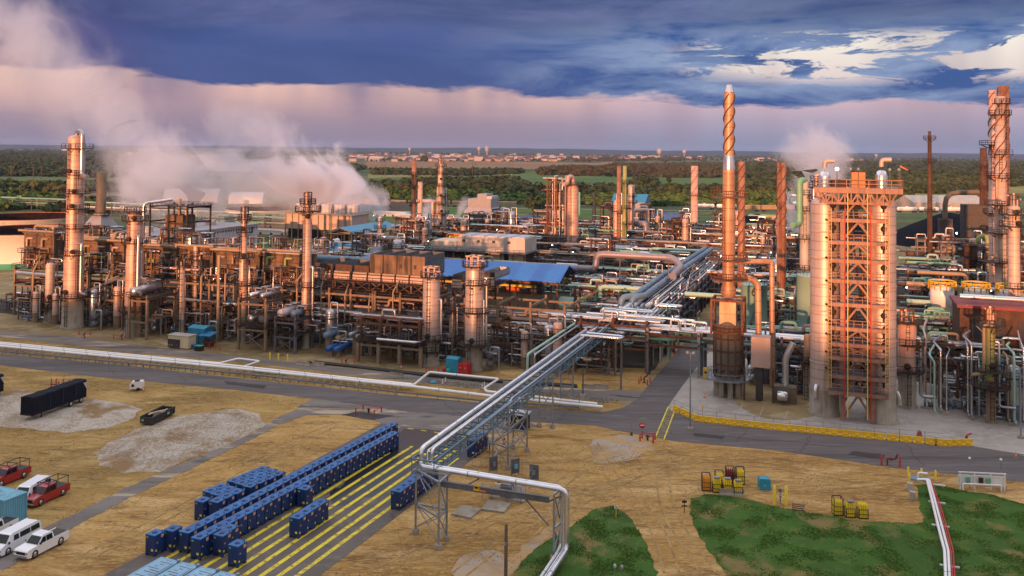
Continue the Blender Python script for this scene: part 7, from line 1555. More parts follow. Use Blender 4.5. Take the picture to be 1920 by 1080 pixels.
def bent(label, pts, z, wide=0.0, m='galv', braces=((0, 1), (1, 2), (2, 3), (3, 0)), mids=(3.6,), feet=True, beams=True):
    ps = [G(*p) for p in pts]; c = sum(ps, Vector()) / len(ps); t = thing('trestle', label, 'trestle', (c.x, c.y, 0))
    for p in ps:
        q = p - c
        MB().bar((q.x, q.y, .3), (q.x, q.y, z), .24).build('leg', m, t)
        if feet: MB().lathe([(.42, 0), (.42, .55), (.38, .6)], (q.x, q.y, 0), 16).build('footing', 'concrete', t)
    b = MB(); lv = [.8] + list(mids) + [z]
    for i, j in braces:
        if i >= len(ps) or j >= len(ps): continue
        p, q = ps[i] - c, ps[j] - c
        for a, d in zip(lv, lv[1:]): b.bar((p.x, p.y, a), (q.x, q.y, d), .1); b.bar((q.x, q.y, a), (p.x, p.y, d), .1)
    b.build('cross_brace', m, t); b = MB()
    for i, j in braces:
        if i >= len(ps) or j >= len(ps): continue
        p, q = ps[i] - c, ps[j] - c
        for a in lv[1:]: b.bar((p.x, p.y, a), (q.x, q.y, a), .2)
    b.build('beam', m, t); return t
bent('front left trestle of three grey legs on round footings', [(779, 1001), (822, 1030), (837, 1014)], 7.6, braces=((0, 1), (1, 2), (0, 2)))
bent('front right trestle under the big pipe elbow on the grass edge', [(1038, 1052), (1051, 1040)], 7.4, braces=((0, 1),), feet=True)
bent('middle trestle of four legs with blue platform beams', [(924, 869), (952, 880), (988, 847), (962, 842)], 8.8, mids=(3.0, 5.6))
bent('far trestle of two tall legs at the road edge', [(1011, 801), (1036, 803)], 8.8, braces=((0, 1),), mids=(3, 5.8))
bent('thin pair-legged trestle just beyond the main road', [(1051, 760), (1074, 762)], 8.6, braces=((0, 1),), mids=(3.5,))
zt = 9.45
def BU(u, v, z): return W(u, v, z)
uL = UVp(779, 1001)[0]; vF = UVp(779, 1001)[1] + .3; uR = UVp(1062, 1040)[0]
uR = uAt(1063, vF, 8)
pipe('biggest shiny silver pipe: along the bridge, down, across the front and down to the grass', [BU(uL, 176, 9.9), BU(uL, vF + 1, 9.7), BU(uL, vF + 1, 7.95), BU(uL + .6, vF, 7.95), BU(uR, vF, 7.6), BU(uR, vF, 1.0), BU(uR, vF - 20, .7)], .31, 'bright_silver', n=14, bend=.9)
pipe('second shiny pipe beside the biggest one, turning down at the front tower', [BU(uL + 1.25, 180, 9.75), BU(uL + 1.25, vF + 1.4, 9.6), BU(uL + 1.25, vF + 1.4, 8.0), BU(uL + 1.6, vF + .75, 7.95), BU(uR - .75, vF + .75, 7.6), BU(uR - .75, vF + .1, 1.0), BU(uR - .75, vF - 20, .7)], .20, 'bright_silver', n=12, bend=.6)
pipe('thin white pipe between the two shiny bridge pipes', [BU(uL + .75, 178, 9.6), BU(uL + .75, vF + 1.2, 9.5), BU(uL + .75, vF + 1.2, 7.9), BU(uR - .4, vF + .4, 7.55), BU(uR - .4, vF, 1.0), BU(uR - .4, vF - 20, .65)], .08, 'white_pipe', n=8, bend=.4)
pipe('silver pipe along the right side of the bridge deck', [BU(uL + 2.4, 186, 9.4), BU(uL + 2.4, 125, 9.4), BU(uL + 2.4, 124, 8.2)], .16, 'silver')
pipe('pale green pipe from the plant that drops to ground before the bridge', [W(-52, 186, 9.2), W(-52, 154, 9.2), W(-52, 153.6, .7), W(-56, 153.2, .6)], .24, 'pale_green')
pipe('silver pipe beside the pale green one, dropping behind it', [W(-51, 186, 9), W(-51, 155, 9), W(-51, 154.6, .8)], .2, 'silver')
pipe('flat silver hairpin loop over the far end of the bridge', [W(-46, 178, 9.2), W(-46.5, 170, 9.2), W(-46.5, 170, 10), W(-38.5, 170, 10), W(-38.5, 172, 10), W(-46, 172.5, 10), W(-46, 180, 9.6)], .26, 'bright_silver', sup=[W(-38.7, 171, 9.8)])
t = P_('front_beam', 'grey crossbeam with a yellow clearance sign under the front pipe', 'beam', uL + 2.9, vF - 1.6); lb = (uR - 1.6) - (uL + 2.9)
m = MB(); m.box(0, -.12, 6.65, lb, .12, 7.2); m.box(0, -.2, 6.6, lb, .2, 6.66); m.box(0, -.2, 7.19, lb, .2, 7.25); m.build('girder', 'grey_steel', t); m = MB(); m.bar((0, 0, 6.6), (-1.6, 1.6, 7.2), .16); m.bar((lb - .2, 0, 6.6), (lb + 1.2, .9, 7.2), .16); m.bar((lb - 2.8, 0, 6.6), (lb, 0, 4), .12); m.bar((lb * .3, 0, 7.2), (lb * .36, 1.6, 7.5), .12); m.bar((lb * .7, 0, 7.2), (lb * .64, 1.6, 7.5), .12); m.build('brace', 'grey_steel', t)
MB().box(lb * .36, -.16, 6.75, lb * .36 + .7, -.13, 7.45).build('warning_sign', 'yellow', t); MB().box(lb * .36 + .75, -.16, 6.72, lb * .36 + 1.5, -.13, 6.9).build('clearance_plate', 'orange', t); MB().box(lb * .36 + .12, -.18, 7.0, lb * .36 + .58, -.165, 7.2).build('sign_legend', 'dark_steel', t)
def along(pix, z): return [G(x, y) + Vector((0, 0, z)) for x, y in pix]
P1 = [(-60, 655), (0, 657), (240, 680), (430, 698), (740, 731), (770, 734)]
for k, (dy, r, lab) in enumerate(((0, .30, 'nearest'), (-3.5, .24, 'middle'), (-6.5, .20, 'farthest'))):
    pts = along([(x, y + dy * (1 if x > 0 else 1)) for x, y in P1], .95)
    if k == 2:
        pts = along([(-60, 648), (0, 650.5), (240, 673.5), (412, 690), (446, 681), (487, 686), (455, 697), (740, 727), (772, 730)], 1.0)
    if k == 1: pts = along([(-60, 651), (0, 653.5), (240, 676.5), (430, 694), (740, 728), (775, 732), (805, 707), (935, 720), (908, 738), (912, 744), (1120, 768)], 1.0)
    if k == 0: pts += along([(920, 752), (1130, 773)], .9)
    m_ = 'white_pipe'; o = pipe(lab + ' one of the white insulated pipes running beside the main road', pts, r, m_, n=10)
mb = P_('pipe_sleeper_row', 'low steel supports under the white roadside pipes', 'pipe supports', 0, 0); a, b = G(0, 661), G(760, 738)
for i in range(56):
    p = a.lerp(b, i / 56); s = MB(); q = UV(p); s.box(q[0] - .08, q[1] - .3, 0, q[0] + .08, q[1] - .14, .7); s.box(q[0] - .08, q[1] - .3, .58, q[0] + .08, q[1] + 2.4, .7); s.build('support', 'galv', mb)
def guard(label, pix, n_):
    pts = [G(*p) for p in pix]; t = thing('guard_rail', label, 'guard rail', pts[0]); tot = sum((b - a).length for a, b in zip(pts, pts[1:]))
    m = MB()
    for a, b in zip(pts, pts[1:]):
        a = a - pts[0]; b = b - pts[0]
        for z in (.52, .68): m.bar(a + Vector((0, 0, z)), b + Vector((0, 0, z)), .09, .13)
        m.bar(a + Vector((0, .04, .6)), b + Vector((0, .04, .6)), .04, .16)
    m.build('beam', 'galv', t)
    k = 0; 
    for a, b in zip(pts, pts[1:]):
        c = max(1, int((b - a).length / 3.6))
        for i in range(c + 1):
            p = a.lerp(b, i / c) - pts[0]
            if k < 60: MB().box(p.x - .07, p.y + .05, 0, p.x + .07, p.y + .2, .7).build('post', 'galv', t); k += 1
    return t
guard('galvanised guard rail between the white pipes and the main road', [(-20, 662), (240, 686), (480, 709), (740, 741)], 0); guard('guard rail passing under the truss bridge', [(744, 741), (900, 757), (1086, 770)], 0); guard('short bent guard rail piece at the street corner', [(1095, 766), (1132, 757)], 0)
pipe('black plastic pipeline lying along the plant road', along([(577, 681), (650, 688), (800, 706), (905, 716), (1082, 727)], .25), .25, 'black_steel'); pipe('second black pipeline lying beside the first', along([(590, 679), (660, 687), (800, 703), (905, 713), (1082, 724)], .2), .2, 'black_steel')
def jersey(label, px, py, L_=3.0, rz=PR, m='concrete', grp=None):
    t = PT('concrete_barrier', label, 'barrier', px, py, rz, grp); mb = MB(); vs = [(x, y, z) for x in (0, L_) for y, z in ((-.3, 0), (-.3, .12), (-.12, .4), (-.08, .85), (.08, .85), (.12, .4), (.3, .12), (.3, 0))]
    mb.add(vs, [(k, k + 8, (k + 1) % 8 + 8, (k + 1) % 8) for k in range(8)] + [tuple(range(7, -1, -1)), tuple(range(8, 16))]); mb.build('body', m, t); return t
for k, (x, y, l) in enumerate(((557, 684, 'left concrete barrier by the blue exchangers'), (585, 685, 'right concrete barrier by the blue exchangers'), (730, 705, 'concrete barrier in front of the flat-topped pink tower'), (943, 722, 'weathered concrete barrier left of the truss bridge'), (1086, 727, 'first concrete barrier right of the bridge'), (1112, 727, 'second concrete barrier right of the bridge'))): jersey(l, x, y)
pth = [(1263, 770), (1278, 776), (1297, 785), (1308, 790), (1450, 805), (1640, 823), (1735, 832)]; pts = [G(*p) for p in pth]
seg = []
for a, b in zip(pts, pts[1:]):
    n = max(1, round((b - a).length / 1.75))
    for i in range(n): seg.append((a.lerp(b, i / n), a.lerp(b, (i + 1) / n)))
pts2 = [G(*p) for p in ((1735, 832), (1770, 836), (1821, 835))]
for a, b in zip(pts2, pts2[1:]):
    n = max(1, round((b - a).length / 1.75))
    for i in range(n): seg.append((a.lerp(b, i / n), a.lerp(b, (i + 1) / n)))
proto = thing('plastic_barrier', 'x', 'barrier', group='yellow plastic barriers along the apron'); mb = MB(); L_ = 1.68
vs = [(x, y, z) for x in (0, L_) for y, z in ((-.3, 0), (-.3, .2), (-.16, .38), (-.13, .98), (.13, .98), (.16, .38), (.3, .2), (.3, 0))]
mb.add(vs, [(k, k + 8, (k + 1) % 8 + 8, (k + 1) % 8) for k in range(8)] + [tuple(range(7, -1, -1)), tuple(range(8, 16))]); mb.build('body', 'yellow', proto); q = MB(); q.box(.5, -.42, 0, 1.15, -.305, .5); q.box(.5, -.30, .5, 1.15, -.135, .52); q.build('buttress', 'yellow', proto)
for i, (a, b) in enumerate(seg):
    o = proto if i == 0 else copy_tree(proto); o.location = a + Vector((0, 0, .03)); o.rotation_euler = (0, 0, math.atan2((b - a).y, (b - a).x))
    o['label'] = 'yellow plastic barrier in the curved run at the street corner' if i < 8 else 'yellow plastic barrier at the far right end of the run' if i > len(seg) - 8 else 'yellow plastic barrier in the long straight run along the road'
t = thing('safety_fence', 'thin grey wire fence standing behind the yellow barriers', 'fence', pts[0]); m = MB(); k = 0
for a, b in zip(pts + pts2[1:2], pts[1:] + pts2[1:2]):
    if (b - a).length < .1: continue
    n = max(1, int((b - a).length / 2.6)); o = Vector((.2, .6, 0)) - pts[0]
    for z in (.3, 1.0, 1.7): m.bar(a + o + Vector((0, 0, z)), b + o + Vector((0, 0, z)), .05)
    for i in range(n): p = a.lerp(b, i / n) + o; MB().bar(p, p + Vector((0, 0, 1.75)), .06).build('post', 'galv', t)
m.build('wire', 'galv', t)
def hyd(label, px, py, w=3.6, d=2.6, z=1.0, rz=PR):
    t = PT('hydrant_guard', label, 'hydrant guard', px, py, rz)
    for x in (0, w):
        for y in (0, d): MB().lathe([(.13, 0), (.13, z), (.05, z + .06)], (x, y, 0), 10).build('post', 'red', t)
    m = MB(); m.tube([(0, 0, z * .85), (0, d, z * .85), (w, d, z * .85), (w, 0, z * .85)], .06, 6, 0); m.build('rail', 'red', t)
    m = MB(); m.lathe([(.16, 0), (.16, .7), (.2, .7), (.2, .8), (.05, .95)], (w / 2, d / 2, 0), 10); m.tube([(w / 2 - .35, d / 2, .55), (w / 2 + .35, d / 2, .55)], .08, 6); m.build('hydrant', 'dark_red', t)
hyd('red pipe guard round a hydrant on the worn concrete yard', 667, 776); hyd('red and white hydrant guard at the crosswalk by the red sign', 1200, 827, 2.1, 1.6, 1.1)
def bollard(label, px, py, h=1.0, r=.12, m='red', grp=None): t = PT('bollard', label, 'bollard', px, py, 0, grp); MB().lathe([(r, 0), (r, h), (r * .5, h + r * .5)], n=12).build('post', m, t); return t
for i, (x, y, l) in enumerate(((1198, 720, 'left front red bollard beside the street'), (1202, 715, 'left rear red bollard beside the street'), (1214, 722, 'right front red bollard beside the street'), (1219, 717, 'right rear red bollard beside the street'), (1250, 663, 'left red bollard under the truss span'), (1253, 658, 'rear left red bollard under the truss span'), (1265, 664, 'right red bollard under the truss span'), (1268, 659, 'rear right red bollard under the truss span'),
    (148, 628, 'left red bollard of three by the leftmost tall tower'), (169, 628, 'right red bollard of three by the leftmost tall tower'), (213, 635, 'left red bollard at the thick tower foot'), (235, 634, 'right red bollard at the thick tower foot'), (799, 699, 'left red post before the flat-topped tower'), (805, 697, 'second red post before the flat-topped tower'), (810, 698, 'third red post before the flat-topped tower'), (822, 698, 'right red post before the flat-topped tower'), (381, 651, 'red bollard right of the blue roadside shed'), (403, 655, 'second red bollard right of the blue roadside shed'), (412, 657, 'third red bollard right of the blue roadside shed'), (641, 680, 'red post right of the blue exchangers'), (664, 681, 'red post left of the concrete table'))): bollard(l, x, y, 1.0)
for x, y, l in ((158, 634, 'red fire monitor on the pavement by the tallest left tower'), (228, 637, 'red covered fire monitor at the foot of the thick tower'), (393, 653, 'red fire monitor right of the blue roadside shed'), (649, 684, 'red valve group beside the concrete table'), (1812, 830, 'red fire monitor behind the end of the yellow barriers'), (1208, 718, 'small dark hydrant among four red bollards'), (1260, 660, 'small dark hydrant among the bollards under the span')):
    t = PT('fire_monitor', l, 'fire monitor', x, y); MB().tube([(0, 0, 0), (0, 0, 1.0), (.1, 0, 1.2), (.7, -.2, 1.6)], .13, 8).build('barrel', 'red' if 'dark' not in l else 'black_steel', t); MB().lathe([(.35, 0), (.35, .15), (.12, .2)], n=12).build('base', 'dark_red', t); MB().lathe([(.2, -.04), (.2, .04)], (0, -.2, .9), 10, (0, 1, 0)).build('hand_wheel', 'dark_red', t)
t = PT('red_valve_station', 'red valve stand between two tall red posts at the road edge', 'valve station', 1653, 872); 
for x in (0, 2.5): MB().lathe([(.13, 0), (.13, 1.5), (.05, 1.6)], (x, 0, 0), 10).build('post', 'red', t)
MB().tube([(.8, .3, 0), (.8, .3, 1.0), (1.9, .3, 1.0), (2.2, .3, 1.8)], .13, 8).build('pipe', 'dark_red', t); MB().ball((1.3, .3, 1.0), .28, 10).build('valve', 'dark_red', t)
t = PT('red_stand', 'small dark red cone-shaped cover behind the yellow barriers', 'cover', 1724, 823); MB().lathe([(.6, 0), (.25, 1.3), (.1, 1.35)], n=12).build('cover', 'dark_red', t); MB().box(-.25, -.35, 0, .25, -.3, .3).build('skirt_flap', 'dark_red', t)
t = PT('red_valve_tree', 'red valve tree left of the black trailer', 'valve', 96, 728); 
for x in (0, 1.2, 2.6, 4.0): MB().lathe([(.12, 0), (.12, 1.9 if x > 1 else 1.0), (.05, 2)], (x, .3 * (x > 2), 0), 8).build('post', 'red', t)
MB().tube([(0, 0, .8), (1.8, 0, .8), (1.8, 0, 1.4)], .12, 8).build('pipe', 'dark_red', t); MB().ball((1.8, 0, .8), .3, 8).build('valve', 'blue_steel', t)
for x, y, h, l in ((506, 674, 1.5, 'left of three yellow bollards below the two-deck stand'), (522, 676, 1.5, 'middle of three yellow bollards below the two-deck stand'), (539, 678, 1.5, 'right of three yellow bollards below the trestle stand'), (1452, 945, 2.3, 'left tall yellow bollard guarding the small meter'), (1474, 947, 2.3, 'right tall yellow bollard guarding the small meter'), (1703, 893, 1.3, 'yellow bollard nearest the grey blocks, rear'), (1705, 906, 1.3, 'yellow bollard nearest the grey blocks, front'), (1728, 896, 1.3, 'yellow bollard beside the white pipe start'), (1754, 900, 1.3, 'yellow bollard right of the white pipe start')): bollard(l, x, y, h, .14 if h < 2 else .2, 'yellow_bright', 'yellow bollards')
def bottle_rack(label, px, py, m='yellow_bright', tall=True, blue=False):
    t = PT('gas_bottle_rack', label, 'gas bottle rack', px, py, R(-4)); w, d, h = 1.1, 1.0, 2.2
    f = MB()
    for x in (0, w):
        for y in (0, d): f.bar((x, y, 0), (x, y, h if tall else 1.2), .08)
    for z in (.55, 1.15): f.bar((0, -.01, z), (w, -.01, z), .06); f.bar((w, 0, z), (w, d, z), .06); f.bar((0, 0, z), (0, d, z), .06)
    f.box(-.03, -.03, 0, w + .03, d + .03, .12)
    if tall: f.bar((0, d, h), (w, d, h), .1); f.bar((0, 0, h), (0, d, h), .08); f.bar((w, 0, h), (w, d, h), .08)
    f.build('frame', 'black_steel', t)
    for i in range(4):
        for j in range(3): MB().lathe([(.13, .13), (.13, 1.65), (.1, 1.8), (.04, 1.84), (.04, 1.92)], (.14 + .27 * i, .18 + .31 * j, 0), 9).build('gas_bottle', m, t)
    if blue: MB().box(.15, 0, 1.94, w - .15, .55, 2.08).build('cover', 'galv', t)
for l, x, y, m_, tl, bl_ in (('rack of orange gas bottles, leftmost of the left cluster', 1317, 921, 'orange_yellow', True, False), ('yellow gas bottle rack behind the second front rack', 1342, 916, 'yellow_bright', True, False), ('yellow rack with grey cover, left one behind the kerb', 1337, 924, 'yellow_bright', False, True), ('black and red rack at the back of the left cluster', 1362, 908, 'dark_red', True, False), ('yellow rack with grey cover, middle one behind the kerb', 1357, 926, 'yellow_bright', False, True), ('tall black rack at the rear right of the cluster', 1381, 909, 'yellow_bright', True, False), ('yellow rack with grey cover, right one behind the kerb', 1377, 930, 'yellow_bright', False, True), ('black-topped yellow rack, leftmost of the right three', 1564, 967, 'yellow_bright', True, False), ('grey-covered yellow rack, middle of the right three', 1587, 971, 'yellow_bright', False, True), ('low yellow rack, rightmost of the right three', 1611, 973, 'yellow_bright', False, False)):
    if m_ == 'orange_yellow' and m_ not in M: mat('orange_yellow', (.85, .36, .03), (.75, .30, .03), .5, 0, .8)
    bottle_rack(l, x, y, m_, tl, bl_)
jersey('low concrete kerb block in front of the left gas bottle racks', 1349, 928, 3.3, R(-4)); 
t = PT('blue_crate', 'turquoise plastic bin standing alone between the bottle racks', 'bin', 1425, 919, R(-4)); m = MB(); prism(m, [(0, .05), (-.02, 1.25), (.1, 1.45), (1.3, 1.45), (1.42, 1.25), (1.4, .05)], 0, 1.25); bev(m.build('body', 'porta_teal', t)); MB().box(.55, -.03, .5, .8, -.003, .75).build('latch', 'container_blue', t); MB().box(-.03, -.03, 1.0, 1.44, 1.28, 1.06).build('rim', 'porta_teal', t)
t = PT('gas_meter', 'small grey gas meter pipe between two yellow bollards', 'meter', 1463, 943); MB().tube([(0, 0, 0), (0, 0, 1.5), (.3, 0, 1.8)], .08, 8).build('pipe', 'galv', t); MB().ball((0, 0, .9), .2, 8).build('regulator', 'galv', t); MB().box(-.25, -.1, 1.5, .1, .1, 1.8).build('meter_head', 'grey_steel', t); MB().lathe([(.25, 0), (.25, .1)], n=10).build('base', 'concrete', t)
t = PT('steel_pallet', 'small black steel pallet lying at the lawn edge', 'pallet', 1486, 957); m = MB()
for k in range(4): m.bar((0, .3 * k, .15 + .12 * k), (1.4, .3 * k, .15 + .12 * k), .08)
m.bar((0, 0, 0), (0, 1, .6), .08); m.bar((1.4, 0, 0), (1.4, 1, .6), .08); m.build('frame', 'black_steel', t); MB().tube([(1.2, .2, .5), (1.5, .1, .1)], .06, 6).build('pipe_stub', 'galv', t)
for k, (x, y) in enumerate(((1701, 921), (1706, 938))):
    t = PT('concrete_block', ('rear', 'front')[k] + ' pale grey concrete block beside the white pipeline', 'block', x, y); bev(MB().box(0, 0, 0, .7, .7, 1.1).build('block', 'tan_panel', t)); MB().tube([(.25, .35, 1.1), (.25, .35, 1.2), (.45, .35, 1.2), (.45, .35, 1.1)], .03, 6, 0).build('lifting_eye', 'galv', t)
def gl(pix, z): return [G(x, y, z) for x, y in pix]
for k, (o_, r, m_, lab) in enumerate(((0, .17, 'white_pipe', 'left white pipe of the line crossing the right lawn'), (7, .15, 'white_pipe', 'right white pipe of the line crossing the right lawn'), (12, .07, 'red', 'thin red pipe beside the white lawn pipes'), (16, .07, 'red', 'second thin red pipe on the right lawn'))):
    pix = [(1720 + o_ * .5, 899 + (k > 1) * 6), (1738 + o_ * .6, 899 + (k > 1) * 6), (1748 + o_ * .8, 940), (1760 + o_, 990), (1771 + o_, 1032), (1774 + o_ * 1.1, 1100)]
    if k > 1: pix = pix[1:]
    pipe(lab, gl(pix, .75), r, m_)
t = PT('pipe_pit', 'dark blue covered pit where the white lawn pipes start', 'pit', 1708, 900); MB().box(0, 0, 0, 2.6, 1.6, .16).build('cover', 'blue_pipe', t); MB().tube([(1.0, .8, 0), (1.0, .8, .9), (2.2, .8, .9)], .16, 8).build('riser', 'white_pipe', t)
for k, (x, y) in enumerate(((1745, 913), (1743, 946), (1749, 990), (1764, 1066))):
    t = PT('pipe_sleeper', ('first', 'second', 'third', 'nearest')[k] + ' white cross support under the lawn pipes', 'pipe support', x - 2, y); MB().box(0, -.1, .35, 2.0, .1, .5).build('beam', 'white_paint', t); m = MB(); m.box(.2, -.08, 0, .35, .08, .35); m.box(1.6, -.08, 0, 1.75, .08, .35); m.build('leg', 'concrete', t)
t = PT('gas_skid', 'white metering skid with green instruments by the road, far right', 'metering skid', 1797, 916, R(-6)); m = MB(); m.box(0, 0, .5, 6.2, .12, 1.9); m.build('back_panel', 'white_paint', t)
m = MB()
for x in (.2, 2.1, 4.2, 6): m.bar((x, -.1, 0), (x, -.1, 2.3), .12)
m.bar((0, -.1, 2.3), (6.2, -.1, 2.3), .14); m.build('frame', 'white_pipe', t)
for k, x in enumerate((.9, 2.6, 3.6)): MB().box(x, -.35, 1.0, x + .55, -.13, 1.7).build('instrument', 'green_pipe' if k != 1 else 'dark_steel', t)
MB().tube([(.5, -.3, 0), (.5, -.3, .8), (5.5, -.3, .8), (5.5, -.3, 0)], .12, 8).build('pipe', 'white_pipe', t)
for x in (1.6, 5.7): MB().tube([(x, .3, 0), (x, .3, 4.0)], .06, 6).build('mast', 'galv', t); MB().ball((x, .3, 4.1), .2, 8).build('beacon', 'white_paint', t)
def lamppost(label, px, py, pt):
    t = PT('street_lamp', label, 'lamp post', px, py); h = T(G(px, py), pt); MB().lathe([(.14, 0), (.09, h)], n=10).build('pole', 'galv', t); m = MB(); m.bar((-.5, 0, h), (.5, 0, h), .1); m.build('crossarm', 'galv', t)
    for s in (-1, 1): MB().box(s * .5 - .2, -.3, h - .05, s * .5 + .2, .25, h + .22).build('lamp_head', 'galv', t)
    MB().lathe([(.5, 0), (.5, .4)], n=12).build('footing', 'concrete', t)
lamppost('tall grey twin-headed lamp post at the yellow barrier corner', 1294, 806, 662); lamppost('grey lamp post at the right edge by the road', 1914, 822, 690)
t = PT('marker_pole', 'thin white pole with rusty base at the road junction', 'pole', 1184, 816); h = T(G(1184, 816), 758); MB().lathe([(.09, 0), (.06, h)], n=8).build('pole', 'tan_pipe', t); MB().lathe([(.22, 0), (.2, .5)], n=8).build('base', 'wood', t)
t = PT('road_sign', 'round red do-not-enter sign with white bar under a green street name plate', 'road sign', 1204, 822, 0); pz = T(G(1204, 822), 797)
MB().tube([(0, 0, 0), (0, 0, T(G(1204, 822), 783))], .05, 8).build('pole', 'galv', t); MB().lathe([(.02, -.02), (.48, -.02), (.48, .02), (.02, .02)], (0, -.09, pz), 28, (0, 1, 0)).build('sign_disc', 'red', t); MB().box(-.33, -.135, pz - .08, .33, -.118, pz + .08).build('white_bar', 'white_paint', t); MB().box(-.5, -.03, T(G(1204, 822), 786), .5, .0, T(G(1204, 822), 783.5)).build('street_name_plate', 'green_pipe', t)
t = PT('wooden_pole', 'weathered wooden pole in the near centre, cut by the bottom edge', 'pole', 948, 1108); h = T(G(948, 1108), 984); MB().lathe([(.20, 0), (.17, h), (.1, h + .04)], n=12).build('pole', 'wood', t); MB().box(-.12, -.22, h * .7, .12, -.18, h * .75).build('tag_plate', 'galv', t)
t = PT('sign_post', 'small white sign on a yellow post on the centre lawn', 'sign', 1155, 971, 0); MB().bar((0, 0, 0), (0, 0, 1.3), .08).build('post', 'yellow_bright', t); MB().box(-.25, -.06, 1.2, .25, -.045, 1.55).build('sign_plate', 'white_paint', t); MB().box(-.1, -.068, 1.3, .1, -.061, 1.45).build('legend', 'dark_steel', t)
t = PT('sign_post', 'small dark sign stack at the left tip of the right lawn', 'sign', 1283, 962, 0); MB().bar((0, 0, 0), (0, 0, 1.7), .08).build('post', 'dark_steel', t); MB().box(-.3, -.06, 1.3, .3, -.045, 1.6).build('sign_plate', 'dark_steel', t); MB().box(-.35, -.06, .8, .35, -.045, 1.0).build('sign_plate', 'brown_steel', t)
t = PT('sign_post', 'yellow tag on a thin post behind the yellow barriers', 'sign', 1317, 784, 0); MB().bar((0, 0, 0), (0, 0, 2.0), .05).build('post', 'galv', t); MB().box(-.12, -.05, 1.4, .12, -.03, 2.1).build('sign_plate', 'yellow', t)
t = PT('sensor_post', 'pair of small white sensors on posts at the bottom edge', 'sensor', 1158, 1090, 0)
for x in (-.3, .45): MB().tube([(x, 0, 0), (x, 0, 1.5)], .04, 6).build('post', 'galv', t); MB().lathe([(.09, 0), (.16, .1), (.16, .35), (.05, .45)], (x, 0, 1.4 - .1 * (x > 0)), 10).build('sensor_head', 'white_clad', t)
t = PT('wide_notice', 'low yellow notice on the post right of the truss bridge', 'sign', 1093, 758, 0); MB().box(-.5, 0, 0, .5, .5, 1.8).build('cabinet', 'tan_panel', t); MB().bar((0, .3, 0), (0, .3, 6.4), .25).build('pole', 'grey_steel', t); MB().box(-.95, .1, 2.9, -.3, .13, 3.8).build('sign_plate', 'yellow_bright', t)
t = PT('transformer', 'pale grey transformer with cooling fins on a slab under the front beam', 'transformer', 927, 934, PR); MB().box(-.6, -.3, 0, 4.2, 2.4, .25).build('slab', 'concrete', t); MB().box(0, 0, .25, .8, 1.4, 1.9).build('cabinet', 'beige', t); MB().box(1.0, 0, .25, 2.4, 1.5, 2.0).build('tank', 'galv', t); MB().box(2.7, 0, .25, 3.7, 1.4, 2.1).build('cabinet', 'white_clad', t)
m = MB()
for k in range(8): m.box(1.05 + .17 * k, -.25, .5, 1.12 + .17 * k, -.003, 1.8)
m.build('cooling_fins', 'galv', t)
for x in (.4, 3.2): MB().lathe([(.36, 0), (.36, .2), (.3, .2), (.3, .1)], (x, .7, 1.92 if x < 1 else 2.12), 14).build('fan', 'rust_steel', t)
c = [G(905, 930)]; t = thing('mesh_fence', 'galvanised fence posts and rails round the transformer yard', 'fence', c[0]); k = 0
c2 = [G(904, 936), G(921, 942), G(977, 945), G(1000, 900), G(918, 862), G(885, 885)]
for a, b in zip(c2, c2[1:]):
    n = max(1, int((b - a).length / 2.4)); m = MB()
    for z in (.1, 1.1, 2.1): m.bar(a - c[0] + Vector((0, 0, z)), b - c[0] + Vector((0, 0, z)), .035)
    m.build('rail', 'galv', t)
    for i in range(n + 1): p = a.lerp(b, i / n) - c[0]; MB().bar(p, p + Vector((0, 0, 2.1)), .06).build('post', 'galv', t)
for k, (x, y, l) in enumerate(((918, 888, 'left grey switch panel inside the fenced yard'), (959, 893, 'middle grey switch panel with a meter box'), (993, 902, 'right grey switch panel by the fence corner'))):
    t = PT('switch_panel', l, 'panel', x, y, R(30) if k < 2 else PR); MB().box(0, 0, .3, 1.3, .12, 2.3).build('board', 'grey_steel', t)
    for q in (0, 1.2): MB().bar((q, .06, 0), (q, .06, 2.4), .1).build('post', 'galv', t)
    MB().box(.4, -.25, 1.0, .9, -.003, 1.6).build('meter_box', 'galv' if k != 1 else 'container_blue', t)
for k, pl in enumerate(([(846, 966), (882, 974), (902, 957), (866, 950)], [(902, 957), (945, 963), (958, 947), (916, 940)])):
    ps = [G(*p) for p in pl]; c_ = ps[0]; t = thing('concrete_slab', ('left', 'right')[k] + ' flat concrete slab lying in front of the transformer', 'slab', c_); m = MB(); m.add([(p - c_) + Vector((0, 0, z)) for z in (.02, .22) for p in ps], [(0, 1, 5, 4), (1, 2, 6, 5), (2, 3, 7, 6), (3, 0, 4, 7), (4, 5, 6, 7)]); m.build('slab', 'concrete', t)
t = PT('small_shelter', 'small black framed shelter with white roof under the truss bridge', 'shelter', 950, 806, PR); 
for x in (0, 3.2):
    for y in (0, 2.2): MB().bar((x, y, 0), (x, y, 2.6), .12).build('post', 'black_steel', t)
MB().box(-.3, -.3, 2.6, 3.5, 2.5, 2.78).build('roof', 'white_clad', t); MB().box(.1, 1.9, .1, 3.1, 2.1, 2.4).build('back_wall', 'dark_steel', t); MB().box(1.6, -.05, 1.5, 2.2, .0, 1.9).build('sign_plate', 'yellow', t); MB().box(.4, .5, 0, 2.8, 1.6, 1.1).build('equipment', 'black_steel', t)
t = PT('white_standpipe', 'white hooded standpipe left of the middle trestle', 'standpipe', 918, 842, 0); MB().tube([(0, 0, 0), (0, 0, 1.5)], .07, 8).build('pipe', 'black_steel', t); MB().lathe([(.12, 1.0), (.24, 1.1), (.2, 1.7), (.1, 1.95)], n=10).build('hood', 'white_paint', t)
